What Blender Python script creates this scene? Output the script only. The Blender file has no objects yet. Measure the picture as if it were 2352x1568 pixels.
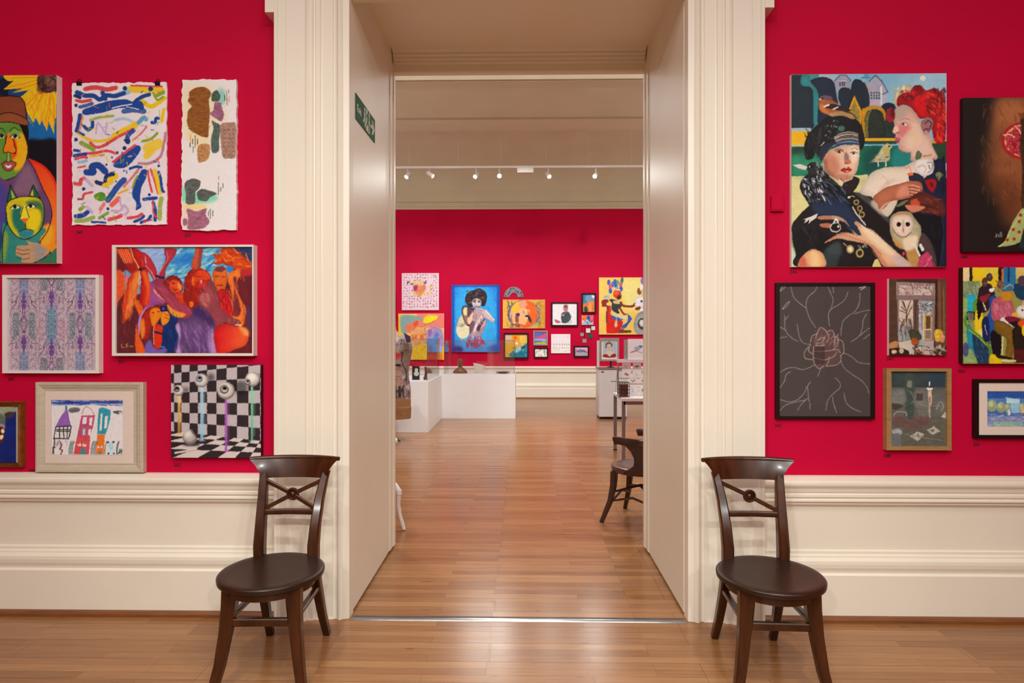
import bpy, math, random
import numpy as np
from mathutils import Vector, Matrix

SC = bpy.context.scene
COL = SC.collection
# ------------------------------------------------------------------ camera model
F, CX, CY, H, YAW = 1400.0, 1176.0, 767.0, 1.55, math.radians(1.02)
_fw = (-math.sin(YAW), math.cos(YAW)); _rt = (math.cos(YAW), math.sin(YAW))
def at(px, py, Y):
    """the point of the plane y = Y that the photograph shows at px, py"""
    a, b = (px - CX) / F, (CY - py) / F
    dx, dy = _fw[0] + _rt[0] * a, _fw[1] + _rt[1] * a
    t = Y / dy
    return Vector((dx * t, Y, H + b * t))
def onfloor(px, py):
    a, b = (px - CX) / F, (CY - py) / F
    t = -H / b
    return Vector(((_fw[0] + _rt[0] * a) * t, (_fw[1] + _rt[1] * a) * t, 0))
WALL = 3.38          # face of the near red wall
WALL2 = 4.41         # far face of the thick wall
FAR = 14.72          # red wall at the end of the second room
OL, OR_ = -.945, .887  # the opening

def lin(h):
    if isinstance(h, str):
        c = [int(h[i:i + 2], 16) / 255 for i in (0, 2, 4)]
    else:
        c = h
    return [x / 12.92 if x <= .04045 else ((x + .055) / 1.055) ** 2.4 for x in c]

# ------------------------------------------------------------------ materials
MATS = {}
def mat(name, col=None, rough=.5, metal=0., noise=0., nscale=8., bump=0., bscale=200., coat=0., spec=.5, emit=None, stretch=None):
    m = bpy.data.materials.new(name); m.use_nodes = True
    nt = m.node_tree; b = nt.nodes['Principled BSDF']
    b.inputs['Roughness'].default_value = rough; b.inputs['Metallic'].default_value = metal
    b.inputs['Specular IOR Level'].default_value = spec
    if coat:
        b.inputs['Coat Weight'].default_value = coat; b.inputs['Coat Roughness'].default_value = .12
    c = lin(col) if col else [.8] * 3
    b.inputs['Base Color'].default_value = (*c, 1)
    tc = nt.nodes.new('ShaderNodeTexCoord')
    src = tc.outputs['Object']
    if stretch:
        mp = nt.nodes.new('ShaderNodeMapping'); mp.inputs['Scale'].default_value = stretch
        nt.links.new(src, mp.inputs['Vector']); src = mp.outputs['Vector']
    if noise:
        n = nt.nodes.new('ShaderNodeTexNoise'); n.inputs['Scale'].default_value = nscale; n.inputs['Detail'].default_value = 4
        nt.links.new(src, n.inputs['Vector'])
        r = nt.nodes.new('ShaderNodeMapRange'); r.inputs['From Min'].default_value = .3; r.inputs['From Max'].default_value = .7
        r.inputs['To Min'].default_value = 1 - noise; r.inputs['To Max'].default_value = 1 + noise
        nt.links.new(n.outputs['Fac'], r.inputs['Value'])
        mx = nt.nodes.new('ShaderNodeVectorMath'); mx.operation = 'SCALE'; mx.inputs[0].default_value = c
        nt.links.new(r.outputs['Result'], mx.inputs['Scale']); nt.links.new(mx.outputs['Vector'], b.inputs['Base Color'])
    if bump:
        n = nt.nodes.new('ShaderNodeTexNoise'); n.inputs['Scale'].default_value = bscale; n.inputs['Detail'].default_value = 3
        nt.links.new(src, n.inputs['Vector'])
        bp = nt.nodes.new('ShaderNodeBump'); bp.inputs['Strength'].default_value = bump; bp.inputs['Distance'].default_value = .002
        nt.links.new(n.outputs['Fac'], bp.inputs['Height']); nt.links.new(bp.outputs['Normal'], b.inputs['Normal'])
    if emit:
        b.inputs['Emission Color'].default_value = (*lin(emit[0]), 1); b.inputs['Emission Strength'].default_value = emit[1]
    MATS[name] = m
    return m

mat('red_paint', 'c60638', .7, noise=.05, nscale=1.3, bump=.05, bscale=90, spec=.1)
mat('cream_gloss', 'ebe1cf', .36, noise=.02, nscale=2, bump=.04, bscale=12)
mat('ceiling_plaster', 'd2c6a6', .7, noise=.04, nscale=1.5)
mat('near_ceiling', 'e6e0d6', .8)
mat('chair_wood', '3d1d0b', .26, noise=.4, nscale=9, stretch=(3, 3, .5), coat=.2, spec=.4)
mat('chair_seat', '29160d', .33, noise=.2, nscale=25, bump=.1, bscale=120, spec=.4)
mat('dark_oak', '331409', .3, noise=.3, nscale=10, stretch=(3, 3, .6), coat=.3)
mat('dark_seat', '4a3028', .3, noise=.2, nscale=14, coat=.4)
mat('edge_white', 'e4dcd6', .6, noise=.03, nscale=20)
mat('edge_black', '17110f', .55)
mat('edge_cream', 'd9c7a6', .6)
mat('frame_white', 'e8e0d8', .4, noise=.02, nscale=12)
mat('frame_black', '120f0e', .35, noise=.1, nscale=30)
mat('frame_cream', 'c4b7a0', .45, noise=.08, nscale=18, stretch=(1, 1, 6), bump=.1, bscale=60)
mat('frame_oak', 'a07c4c', .5, noise=.14, nscale=14, stretch=(1, 1, 7))
mat('frame_gilt', 'a0682c', .34, metal=.65, noise=.25, nscale=30)
mat('frame_grey', '9a948c', .5, noise=.05, nscale=20)
mat('mount_card', 'e4d2c4', .8, noise=.02, nscale=40)
mat('plinth_white', 'f0efed', .5, noise=.015, nscale=4)
mat('label_ink', '1c0a0a', .6)
mat('sign_green', '276040', .6, noise=.05, nscale=10, spec=.12)
mat('sign_white', 'cfd8cc', .6, spec=.2)
mat('chrome', '8e8c8c', .24, metal=1., noise=.06, nscale=30)
mat('skirting_wood', '7a4a28', .4, noise=.2, nscale=12, stretch=(.5, 4, 4))
mat('lamp_white', 'cfc4b8', .4)
mat('lamp_glow', 'fff4e0', .4, emit=('fff0d8', 30.))
mat('black_metal', '15110f', .4)
mat('steel_clip', '2a2624', .25, metal=.8)
mat('grey_metal', '8d8580', .38, metal=.5, noise=.04, nscale=9)
mat('cabinet_grey', 'dcdad8', .32, noise=.03, nscale=5)
mat('table_white', 'ded6ce', .4)
mat('card_board', '8a6a48', .75, noise=.12, nscale=14)
mat('bust_bronze', '7a5430', .4, noise=.25, nscale=20)
mat('bowl_white', 'f0e6d8', .35)
mat('plate_dark', '463a36', .35, noise=.2, nscale=25)
mat('red_brown', '6b3428', .5, noise=.2, nscale=30)
mat('fabric_purple', '3c2c48', .7)
mat('white_paint', 'd8d2c8', .35)
mat('fan_grey', '7e7c84', .6, noise=.3, nscale=14)

def vcmat(name, rough=.5, bump=.15):
    m = bpy.data.materials.new(name); m.use_nodes = True; nt = m.node_tree; b = nt.nodes['Principled BSDF']
    a = nt.nodes.new('ShaderNodeAttribute'); a.attribute_name = 'Col'
    nt.links.new(a.outputs['Color'], b.inputs['Base Color'])
    b.inputs['Roughness'].default_value = rough; b.inputs['Specular IOR Level'].default_value = .3
    tc = nt.nodes.new('ShaderNodeTexCoord'); n = nt.nodes.new('ShaderNodeTexNoise'); n.inputs['Scale'].default_value = 160
    nt.links.new(tc.outputs['Object'], n.inputs['Vector'])
    bp = nt.nodes.new('ShaderNodeBump'); bp.inputs['Strength'].default_value = bump; bp.inputs['Distance'].default_value = .001
    nt.links.new(n.outputs['Fac'], bp.inputs['Height']); nt.links.new(bp.outputs['Normal'], b.inputs['Normal'])
    MATS[name] = m
vcmat('oil_paint', .5, .12)
vcmat('paper_ink', .8, .05)

def glassmat(name, tint, refl):
    m = bpy.data.materials.new(name); m.use_nodes = True; nt = m.node_tree
    for n in list(nt.nodes):
        if n.type == 'BSDF_PRINCIPLED': nt.nodes.remove(n)
    out = [n for n in nt.nodes if n.type == 'OUTPUT_MATERIAL'][0]
    t = nt.nodes.new('ShaderNodeBsdfTransparent'); t.inputs['Color'].default_value = (*tint, 1)
    g = nt.nodes.new('ShaderNodeBsdfGlossy'); g.inputs['Roughness'].default_value = .03
    f = nt.nodes.new('ShaderNodeLayerWeight'); f.inputs['Blend'].default_value = .5
    pw = nt.nodes.new('ShaderNodeMath'); pw.operation = 'POWER'; pw.inputs[1].default_value = 4; nt.links.new(f.outputs['Facing'], pw.inputs[0])
    mr = nt.nodes.new('ShaderNodeMapRange'); mr.inputs['To Min'].default_value = refl; nt.links.new(pw.outputs[0], mr.inputs['Value'])
    mx = nt.nodes.new('ShaderNodeMixShader')
    nt.links.new(mr.outputs['Result'], mx.inputs['Fac']); nt.links.new(t.outputs['BSDF'], mx.inputs[1]); nt.links.new(g.outputs['BSDF'], mx.inputs[2])
    nt.links.new(mx.outputs['Shader'], out.inputs['Surface'])
    MATS[name] = m
glassmat('picture_glass', (.98, .98, .98), .03)
glassmat('acrylic', (.97, .97, .97), .06)
glassmat('acrylic_edge', (.86, .85, .84), .3)

def floor_material():
    m = bpy.data.materials.new('oak_strip_floor'); m.use_nodes = True; nt = m.node_tree; b = nt.nodes['Principled BSDF']
    N = nt.nodes.new; L = nt.links.new
    class O_: pass
    tc0 = N('ShaderNodeTexCoord'); sh = N('ShaderNodeMapping'); sh.inputs['Location'].default_value = (31.37, 20.02, 0); L(tc0.outputs['Object'], sh.inputs['Vector'])
    tc = O_(); tc.outputs = {'Object': sh.outputs['Vector']}
    def brick(w, h, off, mortar, c1, c2):
        k = N('ShaderNodeTexBrick'); k.offset = off; k.offset_frequency = 3; k.squash = 1
        k.inputs['Scale'].default_value = 1; k.inputs['Brick Width'].default_value = w; k.inputs['Row Height'].default_value = h
        k.inputs['Mortar Size'].default_value = mortar; k.inputs['Mortar Smooth'].default_value = .3; k.inputs['Bias'].default_value = 0
        k.inputs['Color1'].default_value = (*c1, 1); k.inputs['Color2'].default_value = (*c2, 1); k.inputs['Mortar'].default_value = (0, 0, 0, 1)
        L(tc.outputs['Object'], k.inputs['Vector']); return k
    s = brick(.78, .058, .37, .0009, (0, 0, 0), (1, 1, 1))      # single strips
    p = brick(2.3, .174, .43, .0013, (.3, .3, .3), (.7, .7, .7))  # the boards they are glued to
    mp = N('ShaderNodeMapping'); mp.inputs['Scale'].default_value = (1.6, 42, 1); L(tc.outputs['Object'], mp.inputs['Vector'])
    g = N('ShaderNodeTexNoise'); g.inputs['Scale'].default_value = 2.2; g.inputs['Detail'].default_value = 6; g.inputs['Roughness'].default_value = .62
    L(mp.outputs['Vector'], g.inputs['Vector'])
    big = N('ShaderNodeTexNoise'); big.inputs['Scale'].default_value = .8; L(tc.outputs['Object'], big.inputs['Vector'])
    mk = N('ShaderNodeMapping'); mk.inputs['Scale'].default_value = (7, 26, 1); L(tc.outputs['Object'], mk.inputs['Vector'])
    kn = N('ShaderNodeTexNoise'); kn.inputs['Scale'].default_value = 1.; kn.inputs['Detail'].default_value = 1; L(mk.outputs['Vector'], kn.inputs['Vector'])
    def math_(op, a, bb):
        n = N('ShaderNodeMath'); n.operation = op
        for i, v in enumerate((a, bb)):
            if isinstance(v, (int, float)): n.inputs[i].default_value = v
            else: L(v, n.inputs[i])
        return n.outputs[0]
    v = math_('MULTIPLY', s.outputs['Color'], .27)
    v = math_('ADD', v, math_('MULTIPLY', p.outputs['Color'], .14))
    v = math_('ADD', v, math_('MULTIPLY', g.outputs['Fac'], .62))
    v = math_('ADD', v, math_('MULTIPLY', big.outputs['Fac'], .22))
    v = math_('SUBTRACT', v, .17)
    cr = N('ShaderNodeValToRGB'); L(v, cr.inputs['Fac'])
    el = cr.color_ramp.elements
    el[0].position = .05; el[0].color = (*lin('65401f'), 1); el[1].position = .95; el[1].color = (*lin('bf946a'), 1)
    e = el.new(.35); e.color = (*lin('8a5b35'), 1); e = el.new(.65); e.color = (*lin('a27248'), 1)
    kr = N('ShaderNodeMapRange'); kr.inputs['From Min'].default_value = .72; kr.inputs['From Max'].default_value = .8
    kr.inputs['To Min'].default_value = 1; kr.inputs['To Max'].default_value = .62; L(kn.outputs['Fac'], kr.inputs['Value'])
    gap = math_('MULTIPLY', s.outputs['Fac'], .45); gap2 = math_('MULTIPLY', p.outputs['Fac'], .6)
    keep = math_('MULTIPLY', math_('SUBTRACT', 1, gap), math_('SUBTRACT', 1, gap2)); keep = math_('MULTIPLY', keep, kr.outputs['Result'])
    sc = N('ShaderNodeVectorMath'); sc.operation = 'SCALE'; L(cr.outputs['Color'], sc.inputs[0]); L(keep, sc.inputs['Scale'])
    L(sc.outputs['Vector'], b.inputs['Base Color'])
    rr = N('ShaderNodeMapRange'); rr.inputs['To Min'].default_value = .16; rr.inputs['To Max'].default_value = .3; L(g.outputs['Fac'], rr.inputs['Value'])
    L(rr.outputs['Result'], b.inputs['Roughness'])
    b.inputs['Specular IOR Level'].default_value = .5
    bp = N('ShaderNodeBump'); bp.inputs['Strength'].default_value = .16; bp.inputs['Distance'].default_value = .002
    L(math_('ADD', keep, math_('MULTIPLY', big.outputs['Fac'], 1.5)), bp.inputs['Height']); L(bp.outputs['Normal'], b.inputs['Normal'])
    MATS['oak_floor'] = m
floor_material()

# ------------------------------------------------------------------ mesh builder
class MB:
    def __init__(s): s.v = []; s.f = []; s.m = []
    def add(s, vs, fs, mi=0):
        o = len(s.v); s.v += [tuple(x) for x in vs]; s.f += [tuple(i + o for i in f) for f in fs]; s.m += [mi] * len(fs); return s
    def box(s, a, b, mi=0, bev=0.):
        (x0, y0, z0), (x1, y1, z1) = [min(p, q) for p, q in zip(a, b)], [max(p, q) for p, q in zip(a, b)]
        if bev:
            return s.prism([(x0 + bev, z0), (x1 - bev, z0), (x1, z0 + bev), (x1, z1 - bev), (x1 - bev, z1), (x0 + bev, z1), (x0, z1 - bev), (x0, z0 + bev)], 'y', y0, y1, mi, bev)
        vs = [(x, y, z) for z in (z0, z1) for x, y in ((x0, y0), (x1, y0), (x1, y1), (x0, y1))]
        return s.add(vs, [(3, 2, 1, 0), (4, 5, 6, 7), (0, 1, 5, 4), (1, 2, 6, 5), (2, 3, 7, 6), (3, 0, 4, 7)], mi)
    def prism(s, pts, axis, a, b, mi=0, bev=0.):
        """closed outline extruded along axis from a to b; bev insets both ends a little"""
        def P(p, t):
            return {'x': (t, p[0], p[1]), 'y': (p[0], t, p[1]), 'z': (p[0], p[1], t)}[axis]
        n = len(pts); rings = []
        if bev:
            cx = sum(p[0] for p in pts) / n; cy = sum(p[1] for p in pts) / n
            sm = []
            for p in pts:
                d = math.hypot(p[0] - cx, p[1] - cy) or 1; k = max(0, 1 - bev / d); sm.append((cx + (p[0] - cx) * k, cy + (p[1] - cy) * k))
            rings = [(sm, a), (pts, a + bev), (pts, b - bev), (sm, b)]
        else:
            rings = [(pts, a), (pts, b)]
        vs = [P(p, t) for q, t in rings for p in q]; fs = []
        for r in range(len(rings) - 1):
            for i in range(n):
                j = (i + 1) % n; fs.append((r * n + i, r * n + j, (r + 1) * n + j, (r + 1) * n + i))
        fs.append(tuple(range(n))[::-1]); fs.append(tuple((len(rings) - 1) * n + i for i in range(n)))
        return s.add(vs, fs, mi)
    def tube(s, path, rad, n=10, mi=0, sq=None):
        """round or (sq given) rounded rectangular bar along a path; rad per point, sq = list of (half width, half depth)"""
        path = [Vector(p) for p in path]; k = len(path)
        if not hasattr(rad, '__len__'): rad = [rad] * k
        vs = []; up0 = None
        for i, p in enumerate(path):
            t = (path[min(i + 1, k - 1)] - path[max(i - 1, 0)]).normalized()
            if up0 is None:
                ref = Vector((0, 1, 0)) if abs(t.y) < .8 else Vector((1, 0, 0))
                u = ref.cross(t).normalized(); up0 = u
            u = (up0 - t * up0.dot(t)).normalized(); up0 = u; w = t.cross(u)
            if sq:
                a, b = sq[i]; c = .28
                ring = [(a, b * (1 - c)), (a * (1 - c), b), (-a * (1 - c), b), (-a, b * (1 - c)), (-a, -b * (1 - c)), (-a * (1 - c), -b), (a * (1 - c), -b), (a, -b * (1 - c))]
                vs += [p + u * x + w * y for x, y in ring]
            else:
                vs += [p + u * math.cos(2 * math.pi * j / n) * rad[i] + w * math.sin(2 * math.pi * j / n) * rad[i] for j in range(n)]
        if sq: n = 8
        fs = [(i * n + j, i * n + (j + 1) % n, (i + 1) * n + (j + 1) % n, (i + 1) * n + j) for i in range(k - 1) for j in range(n)]
        fs += [tuple(range(n))[::-1], tuple((k - 1) * n + j for j in range(n))]
        return s.add(vs, fs, mi)
    def lathe(s, prof, c=(0, 0, 0), n=32, sx=1, sy=1, mi=0, axis='z'):
        vs = []; k = len(prof)
        for r, z in prof:
            for j in range(n):
                a = 2 * math.pi * j / n; x, y = r * math.cos(a) * sx, r * math.sin(a) * sy
                vs.append((c[0] + x, c[1] + y, c[2] + z) if axis == 'z' else (c[0] + x, c[1] + z, c[2] + y) if axis == 'y' else (c[0] + z, c[1] + x, c[2] + y))
        fs = [(i * n + j, i * n + (j + 1) % n, (i + 1) * n + (j + 1) % n, (i + 1) * n + j) for i in range(k - 1) for j in range(n)]
        fs += [tuple(range(n))[::-1], tuple((k - 1) * n + j for j in range(n))]
        return s.add(vs, fs, mi)
    def ring(s, o, i, prof, mi=0):
        """mitred picture frame in the xz plane: o, i = (x0,z0,x1,z1) outer / inner, prof = [(t 0 outer..1 inner, y)] closed loop"""
        vs = []
        for cx, cz in ((0, 1), (2, 1), (2, 3), (0, 3)):
            for t, y in prof:
                vs.append((o[cx] + (i[cx] - o[cx]) * t, y, o[cz] + (i[cz] - o[cz]) * t))
        k = len(prof)
        fs = [(a * k + j, a * k + (j + 1) % k, ((a + 1) % 4) * k + (j + 1) % k, ((a + 1) % 4) * k + j) for a in range(4) for j in range(k)]
        return s.add(vs, fs, mi)
    def build(s, name, mats, parent=None, smooth=False, kind=None, base=True):
        if isinstance(mats, str): mats = [mats]
        me = bpy.data.meshes.new(name)
        off = Vector((0, 0, 0))
        if parent is not None: off = parent_loc(parent)
        elif base and s.v:
            xs, ys, zs = zip(*s.v)
            off = Vector(((min(xs) + max(xs)) / 2, (min(ys) + max(ys)) / 2, min(zs)))
        me.from_pydata([tuple(Vector(v) - off) for v in s.v], [], s.f)
        for m in mats: me.materials.append(MATS[m])
        me.polygons.foreach_set('material_index', s.m)
        if smooth:
            me.polygons.foreach_set('use_smooth', [True] * len(me.polygons))
            me.set_sharp_from_angle(angle=math.radians(38))
        import bmesh
        bm = bmesh.new(); bm.from_mesh(me); bmesh.ops.recalc_face_normals(bm, faces=bm.faces); bm.to_mesh(me); bm.free()
        me.update()
        o = bpy.data.objects.new(name, me); COL.objects.link(o)
        if parent is not None: o.parent = parent
        else: o.location = off
        if kind: o['kind'] = kind
        return o
def parent_loc(o):
    v = Vector(o.location); p = o.parent
    while p is not None: v += Vector(p.location); p = p.parent
    return v
def tag(o, label, cat, group=None):
    o['label'] = label; o['category'] = cat
    if group: o['group'] = group
    return o
def thing(name, label, cat, loc=(0, 0, 0), group=None, rz=0.):
    o = bpy.data.objects.new(name, None); COL.objects.link(o); o.location = loc; o.rotation_euler = (0, 0, rz); o.empty_display_size = .1
    return tag(o, label, cat, group)

# ------------------------------------------------------------------ painting on canvas: colours of the pictures themselves
def vnoise(h, w, cy, cx, seed=0, oct=2):
    rng = np.random.default_rng(seed); out = np.zeros((h, w)); amp = 1.; tot = 0
    for o in range(oct):
        gy, gx = int(h / cy) + 3, int(w / cx) + 3
        g = rng.random((gy, gx)); y = np.arange(h) / cy; x = np.arange(w) / cx
        yi, xi = y.astype(int), x.astype(int); fy, fx = y - yi, x - xi
        fy = (fy * fy * (3 - 2 * fy))[:, None]; fx = (fx * fx * (3 - 2 * fx))[None, :]
        a = g[yi][:, xi] * (1 - fx) + g[yi][:, xi + 1] * fx; b = g[yi + 1][:, xi] * (1 - fx) + g[yi + 1][:, xi + 1] * fx
        out += amp * (a * (1 - fy) + b * fy); tot += amp; amp *= .5; cy = max(1.2, cy / 2); cx = max(1.2, cx / 2)
    return out / tot - .5
def box1(a, r, ax):
    r = max(1, int(r)); k = 2 * r + 1
    p = np.pad(a, [(r + 1, r) if i == ax else (0, 0) for i in range(2)], mode='edge'); c = np.cumsum(p, axis=ax)
    return (c[k:] - c[:-k]) / k if ax == 0 else (c[:, k:] - c[:, :-k]) / k
def blur(a, r):
    for _ in range(2): a = box1(box1(a, r, 0), r, 1)
    return a
def rgb(h): return np.array([int(h[i:i + 2], 16) / 255 for i in (0, 2, 4)])
def curve(p, closed, n=6):
    p = np.asarray(p, float); k = len(p)
    if k < 3: return p
    out = []
    for i in range(k if closed else k - 1):
        if closed: a, b, c, d = p[(i - 1) % k], p[i], p[(i + 1) % k], p[(i + 2) % k]
        else: a, b, c, d = p[max(i - 1, 0)], p[i], p[i + 1], p[min(i + 2, k - 1)]
        for t in np.arange(n) / n:
            out.append(.5 * (2 * b + (c - a) * t + (2 * a - 5 * b + 4 * c - d) * t * t + (3 * b - a - 3 * c + d) * t ** 3))
    if not closed: out.append(p[-1])
    return np.array(out)
class Art:
    S = 2.0; rim = 0
    def __init__(s, box, bg, crop, seed=1):
        s.box = box; s.w = int((box[2] - box[0]) * s.S); s.h = int((box[3] - box[1]) * s.S)
        s.a = np.empty((s.h, s.w, 3)); s.a[:] = rgb(bg); s.ox, s.oy, s.k = crop; s.seed = seed; s.rng = random.Random(seed)
    def xy(s, flat):
        p = np.asarray(flat, float).reshape(-1, 2)
        return np.stack([(s.ox + p[:, 0] / s.k - s.box[0]) * s.S, (s.oy + p[:, 1] / s.k - s.box[1]) * s.S], 1)
    def q(s): return s.S / s.k
    def fillmask(s, P):
        x0, y0 = np.floor(P.min(0)).astype(int) - 1; x1, y1 = np.ceil(P.max(0)).astype(int) + 2
        x0, y0, x1, y1 = max(x0, 0), max(y0, 0), min(x1, s.w), min(y1, s.h)
        if x1 <= x0 or y1 <= y0: return None
        m = np.zeros((y1 - y0, x1 - x0 + 1), bool); n = len(P)
        for i in range(n):
            ax, ay = P[i]; bx, by = P[(i + 1) % n]
            if ay == by: continue
            if ay > by: ax, ay, bx, by = bx, by, ax, ay
            r0, r1 = max(int(math.ceil(ay - .5)), y0), min(int(math.ceil(by - .5)), y1)
            if r1 <= r0: continue
            r = np.arange(r0, r1); x = ax + (r + .5 - ay) / (by - ay) * (bx - ax)
            c = np.clip(np.ceil(x - .5).astype(int) - x0, 0, x1 - x0)
            np.logical_xor.at(m, (r - y0, c), True)
        return x0, y0, np.logical_xor.accumulate(m, axis=1)[:, :-1].astype(float)
    def blend(s, x0, y0, m, col, a, soft, c2=None, g=None, t=0, ts=6):
        if soft:
            r = max(1, int(soft * s.q())); pad = 2 * r + 1
            M = np.zeros((m.shape[0] + 2 * pad, m.shape[1] + 2 * pad)); M[pad:-pad, pad:-pad] = m; M = blur(M, r)
            X0, Y0 = x0 - pad, y0 - pad; cx, cy = max(0, -X0), max(0, -Y0)
            M = M[cy:min(M.shape[0], s.h - Y0), cx:min(M.shape[1], s.w - X0)]; x0, y0, m = X0 + cx, Y0 + cy, M
        hh, ww = m.shape
        if hh == 0 or ww == 0: return
        c = np.broadcast_to(rgb(col), (hh, ww, 3)).copy()
        if c2:
            P = s.xy(g); d = P[1] - P[0]; yy, xx = np.mgrid[y0:y0 + hh, x0:x0 + ww]
            f = np.clip(((xx - P[0, 0]) * d[0] + (yy - P[0, 1]) * d[1]) / (d @ d), 0, 1)[..., None]; c = c * (1 - f) + rgb(c2) * f
        if t:
            s.seed += 1; c = c * (1 + t * 1.1 * vnoise(hh, ww, ts * 1.7 * s.q() + 1, ts * 2.6 * s.q() + 1, s.seed)[..., None])
        M = (m * a)[..., None]; v = s.a[y0:y0 + hh, x0:x0 + ww]; v[:] = v * (1 - M) + np.clip(c, 0, 1) * M
    def p(s, col, *flat, sm=1, soft=0, a=1., c2=None, g=None, t=.06, ts=14):
        P = s.xy(flat); P = curve(P, True) if sm else P
        r = s.fillmask(P)
        if r: s.blend(*r, col, a, soft, c2, g, t, ts)
        if r and s.rim and sm and not soft:
            x0, y0, m = r; w = int(min(.11 * min(m.shape), 9 * s.S))
            if w > 1:
                e = m * np.clip(1.15 - blur(np.pad(m, w * 2), w)[w * 2:-w * 2, w * 2:-w * 2], 0, 1)
                s.blend(x0, y0, e, ''.join('%02x' % int(255 * v) for v in rgb(col) * .5), s.rim * 1.2, 0)
        return s
    def s_(s, col, w, *flat, sm=1, soft=0, a=1., t=0.):
        P = s.xy(flat); P = curve(P, False) if sm else P; w = w * s.q() / 2
        x0, y0 = np.floor(P.min(0) - w - 1).astype(int); x1, y1 = np.ceil(P.max(0) + w + 2).astype(int)
        x0, y0, x1, y1 = max(x0, 0), max(y0, 0), min(x1, s.w), min(y1, s.h)
        if x1 <= x0 or y1 <= y0: return s
        m = np.zeros((y1 - y0, x1 - x0))
        for A, B in zip(P[:-1], P[1:]):
            ax0, ay0 = np.floor(np.minimum(A, B) - w - 1).astype(int); ax1, ay1 = np.ceil(np.maximum(A, B) + w + 2).astype(int)
            ax0, ay0, ax1, ay1 = max(ax0, x0), max(ay0, y0), min(ax1, x1), min(ay1, y1)
            if ax1 <= ax0 or ay1 <= ay0: continue
            yy, xx = np.mgrid[ay0:ay1, ax0:ax1]; d = B - A; L = d @ d
            f = np.clip(((xx + .5 - A[0]) * d[0] + (yy + .5 - A[1]) * d[1]) / L, 0, 1) if L > 0 else 0
            dist = np.hypot(xx + .5 - A[0] - f * d[0], yy + .5 - A[1] - f * d[1])
            sub = m[ay0 - y0:ay1 - y0, ax0 - x0:ax1 - x0]; np.maximum(sub, np.clip(w - dist + .5, 0, 1), out=sub)
        s.blend(x0, y0, m, col, a, soft, t=t); return s
    def e(s, col, cx, cy, rx, ry, rot=0, **kw):
        n = 28; A = np.arange(n) / n * 2 * math.pi; c, sn = math.cos(math.radians(rot)), math.sin(math.radians(rot))
        x, y = rx * np.cos(A), ry * np.sin(A)
        return s.p(col, *np.stack([cx + x * c - y * sn, cy + x * sn + y * c], 1).ravel(), sm=0, **kw)
    def r(s, col, x0, y0, x1, y1, **kw): return s.p(col, x0, y0, x1, y0, x1, y1, x0, y1, sm=0, **kw)
    def o(s, col, w, *flat, **kw):      # closed outline
        return s.s_(col, w, *(list(flat) + list(flat[:2])), **kw)
    def dabs(s, cols, n, box, ln, w, ang=None, a=.6, spread=25):
        for _ in range(n):
            x, y = s.rng.uniform(box[0], box[2]), s.rng.uniform(box[1], box[3]); A = math.radians((ang if ang is not None else s.rng.uniform(0, 180)) + s.rng.uniform(-spread, spread))
            l = ln * s.rng.uniform(.5, 1.2) / 2; s.s_(s.rng.choice(cols), w * s.rng.uniform(.6, 1.3), x - math.cos(A) * l, y - math.sin(A) * l, x + math.cos(A) * l, y + math.sin(A) * l, sm=0, a=a)
        return s
    def brush(s, warp=2.5, cell=9, amp=.07):
        """uneven hand-laid edges and pigment"""
        h, w = s.h, s.w
        dx = vnoise(h, w, cell, cell, s.seed + 50) * 2 * warp; dy = vnoise(h, w, cell, cell, s.seed + 51) * 2 * warp
        yy, xx = np.mgrid[0:h, 0:w]; yi = np.clip(yy + dy, 0, h - 1).astype(int); xi = np.clip(xx + dx, 0, w - 1).astype(int)
        s.a = np.clip(s.a[yi, xi] * (1 + amp * 1.2 * vnoise(h, w, 4, 7, s.seed + 52)[..., None]), 0, 1)
        b = s.a.copy(); b[1:-1, 1:-1] = (s.a[1:-1, 1:-1] * 2 + s.a[:-2, 1:-1] + s.a[2:, 1:-1] + s.a[1:-1, :-2] + s.a[1:-1, 2:]) / 6; s.a = b; return s
    def sample(s, u, v):
        """bilinear colour (display values) at picture fractions u, v (0..1, v down)"""
        a = s.a
        x = np.clip(u * s.w - .5, 0, s.w - 1.001); y = np.clip(v * s.h - .5, 0, s.h - 1.001)
        xi, yi = x.astype(int), y.astype(int); fx, fy = (x - xi)[..., None], (y - yi)[..., None]
        xj, yj = np.minimum(xi + 1, s.w - 1), np.minimum(yi + 1, s.h - 1)
        return (a[yi, xi] * (1 - fx) + a[yi, xj] * fx) * (1 - fy) + (a[yj, xi] * (1 - fx) + a[yj, xj] * fx) * fy
GAIN = .78
def pigment(c):
    l = np.where(c <= .04045, c / 12.92, ((c + .055) / 1.055) ** 2.4)
    return np.clip(l / GAIN, 0, .9)

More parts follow.
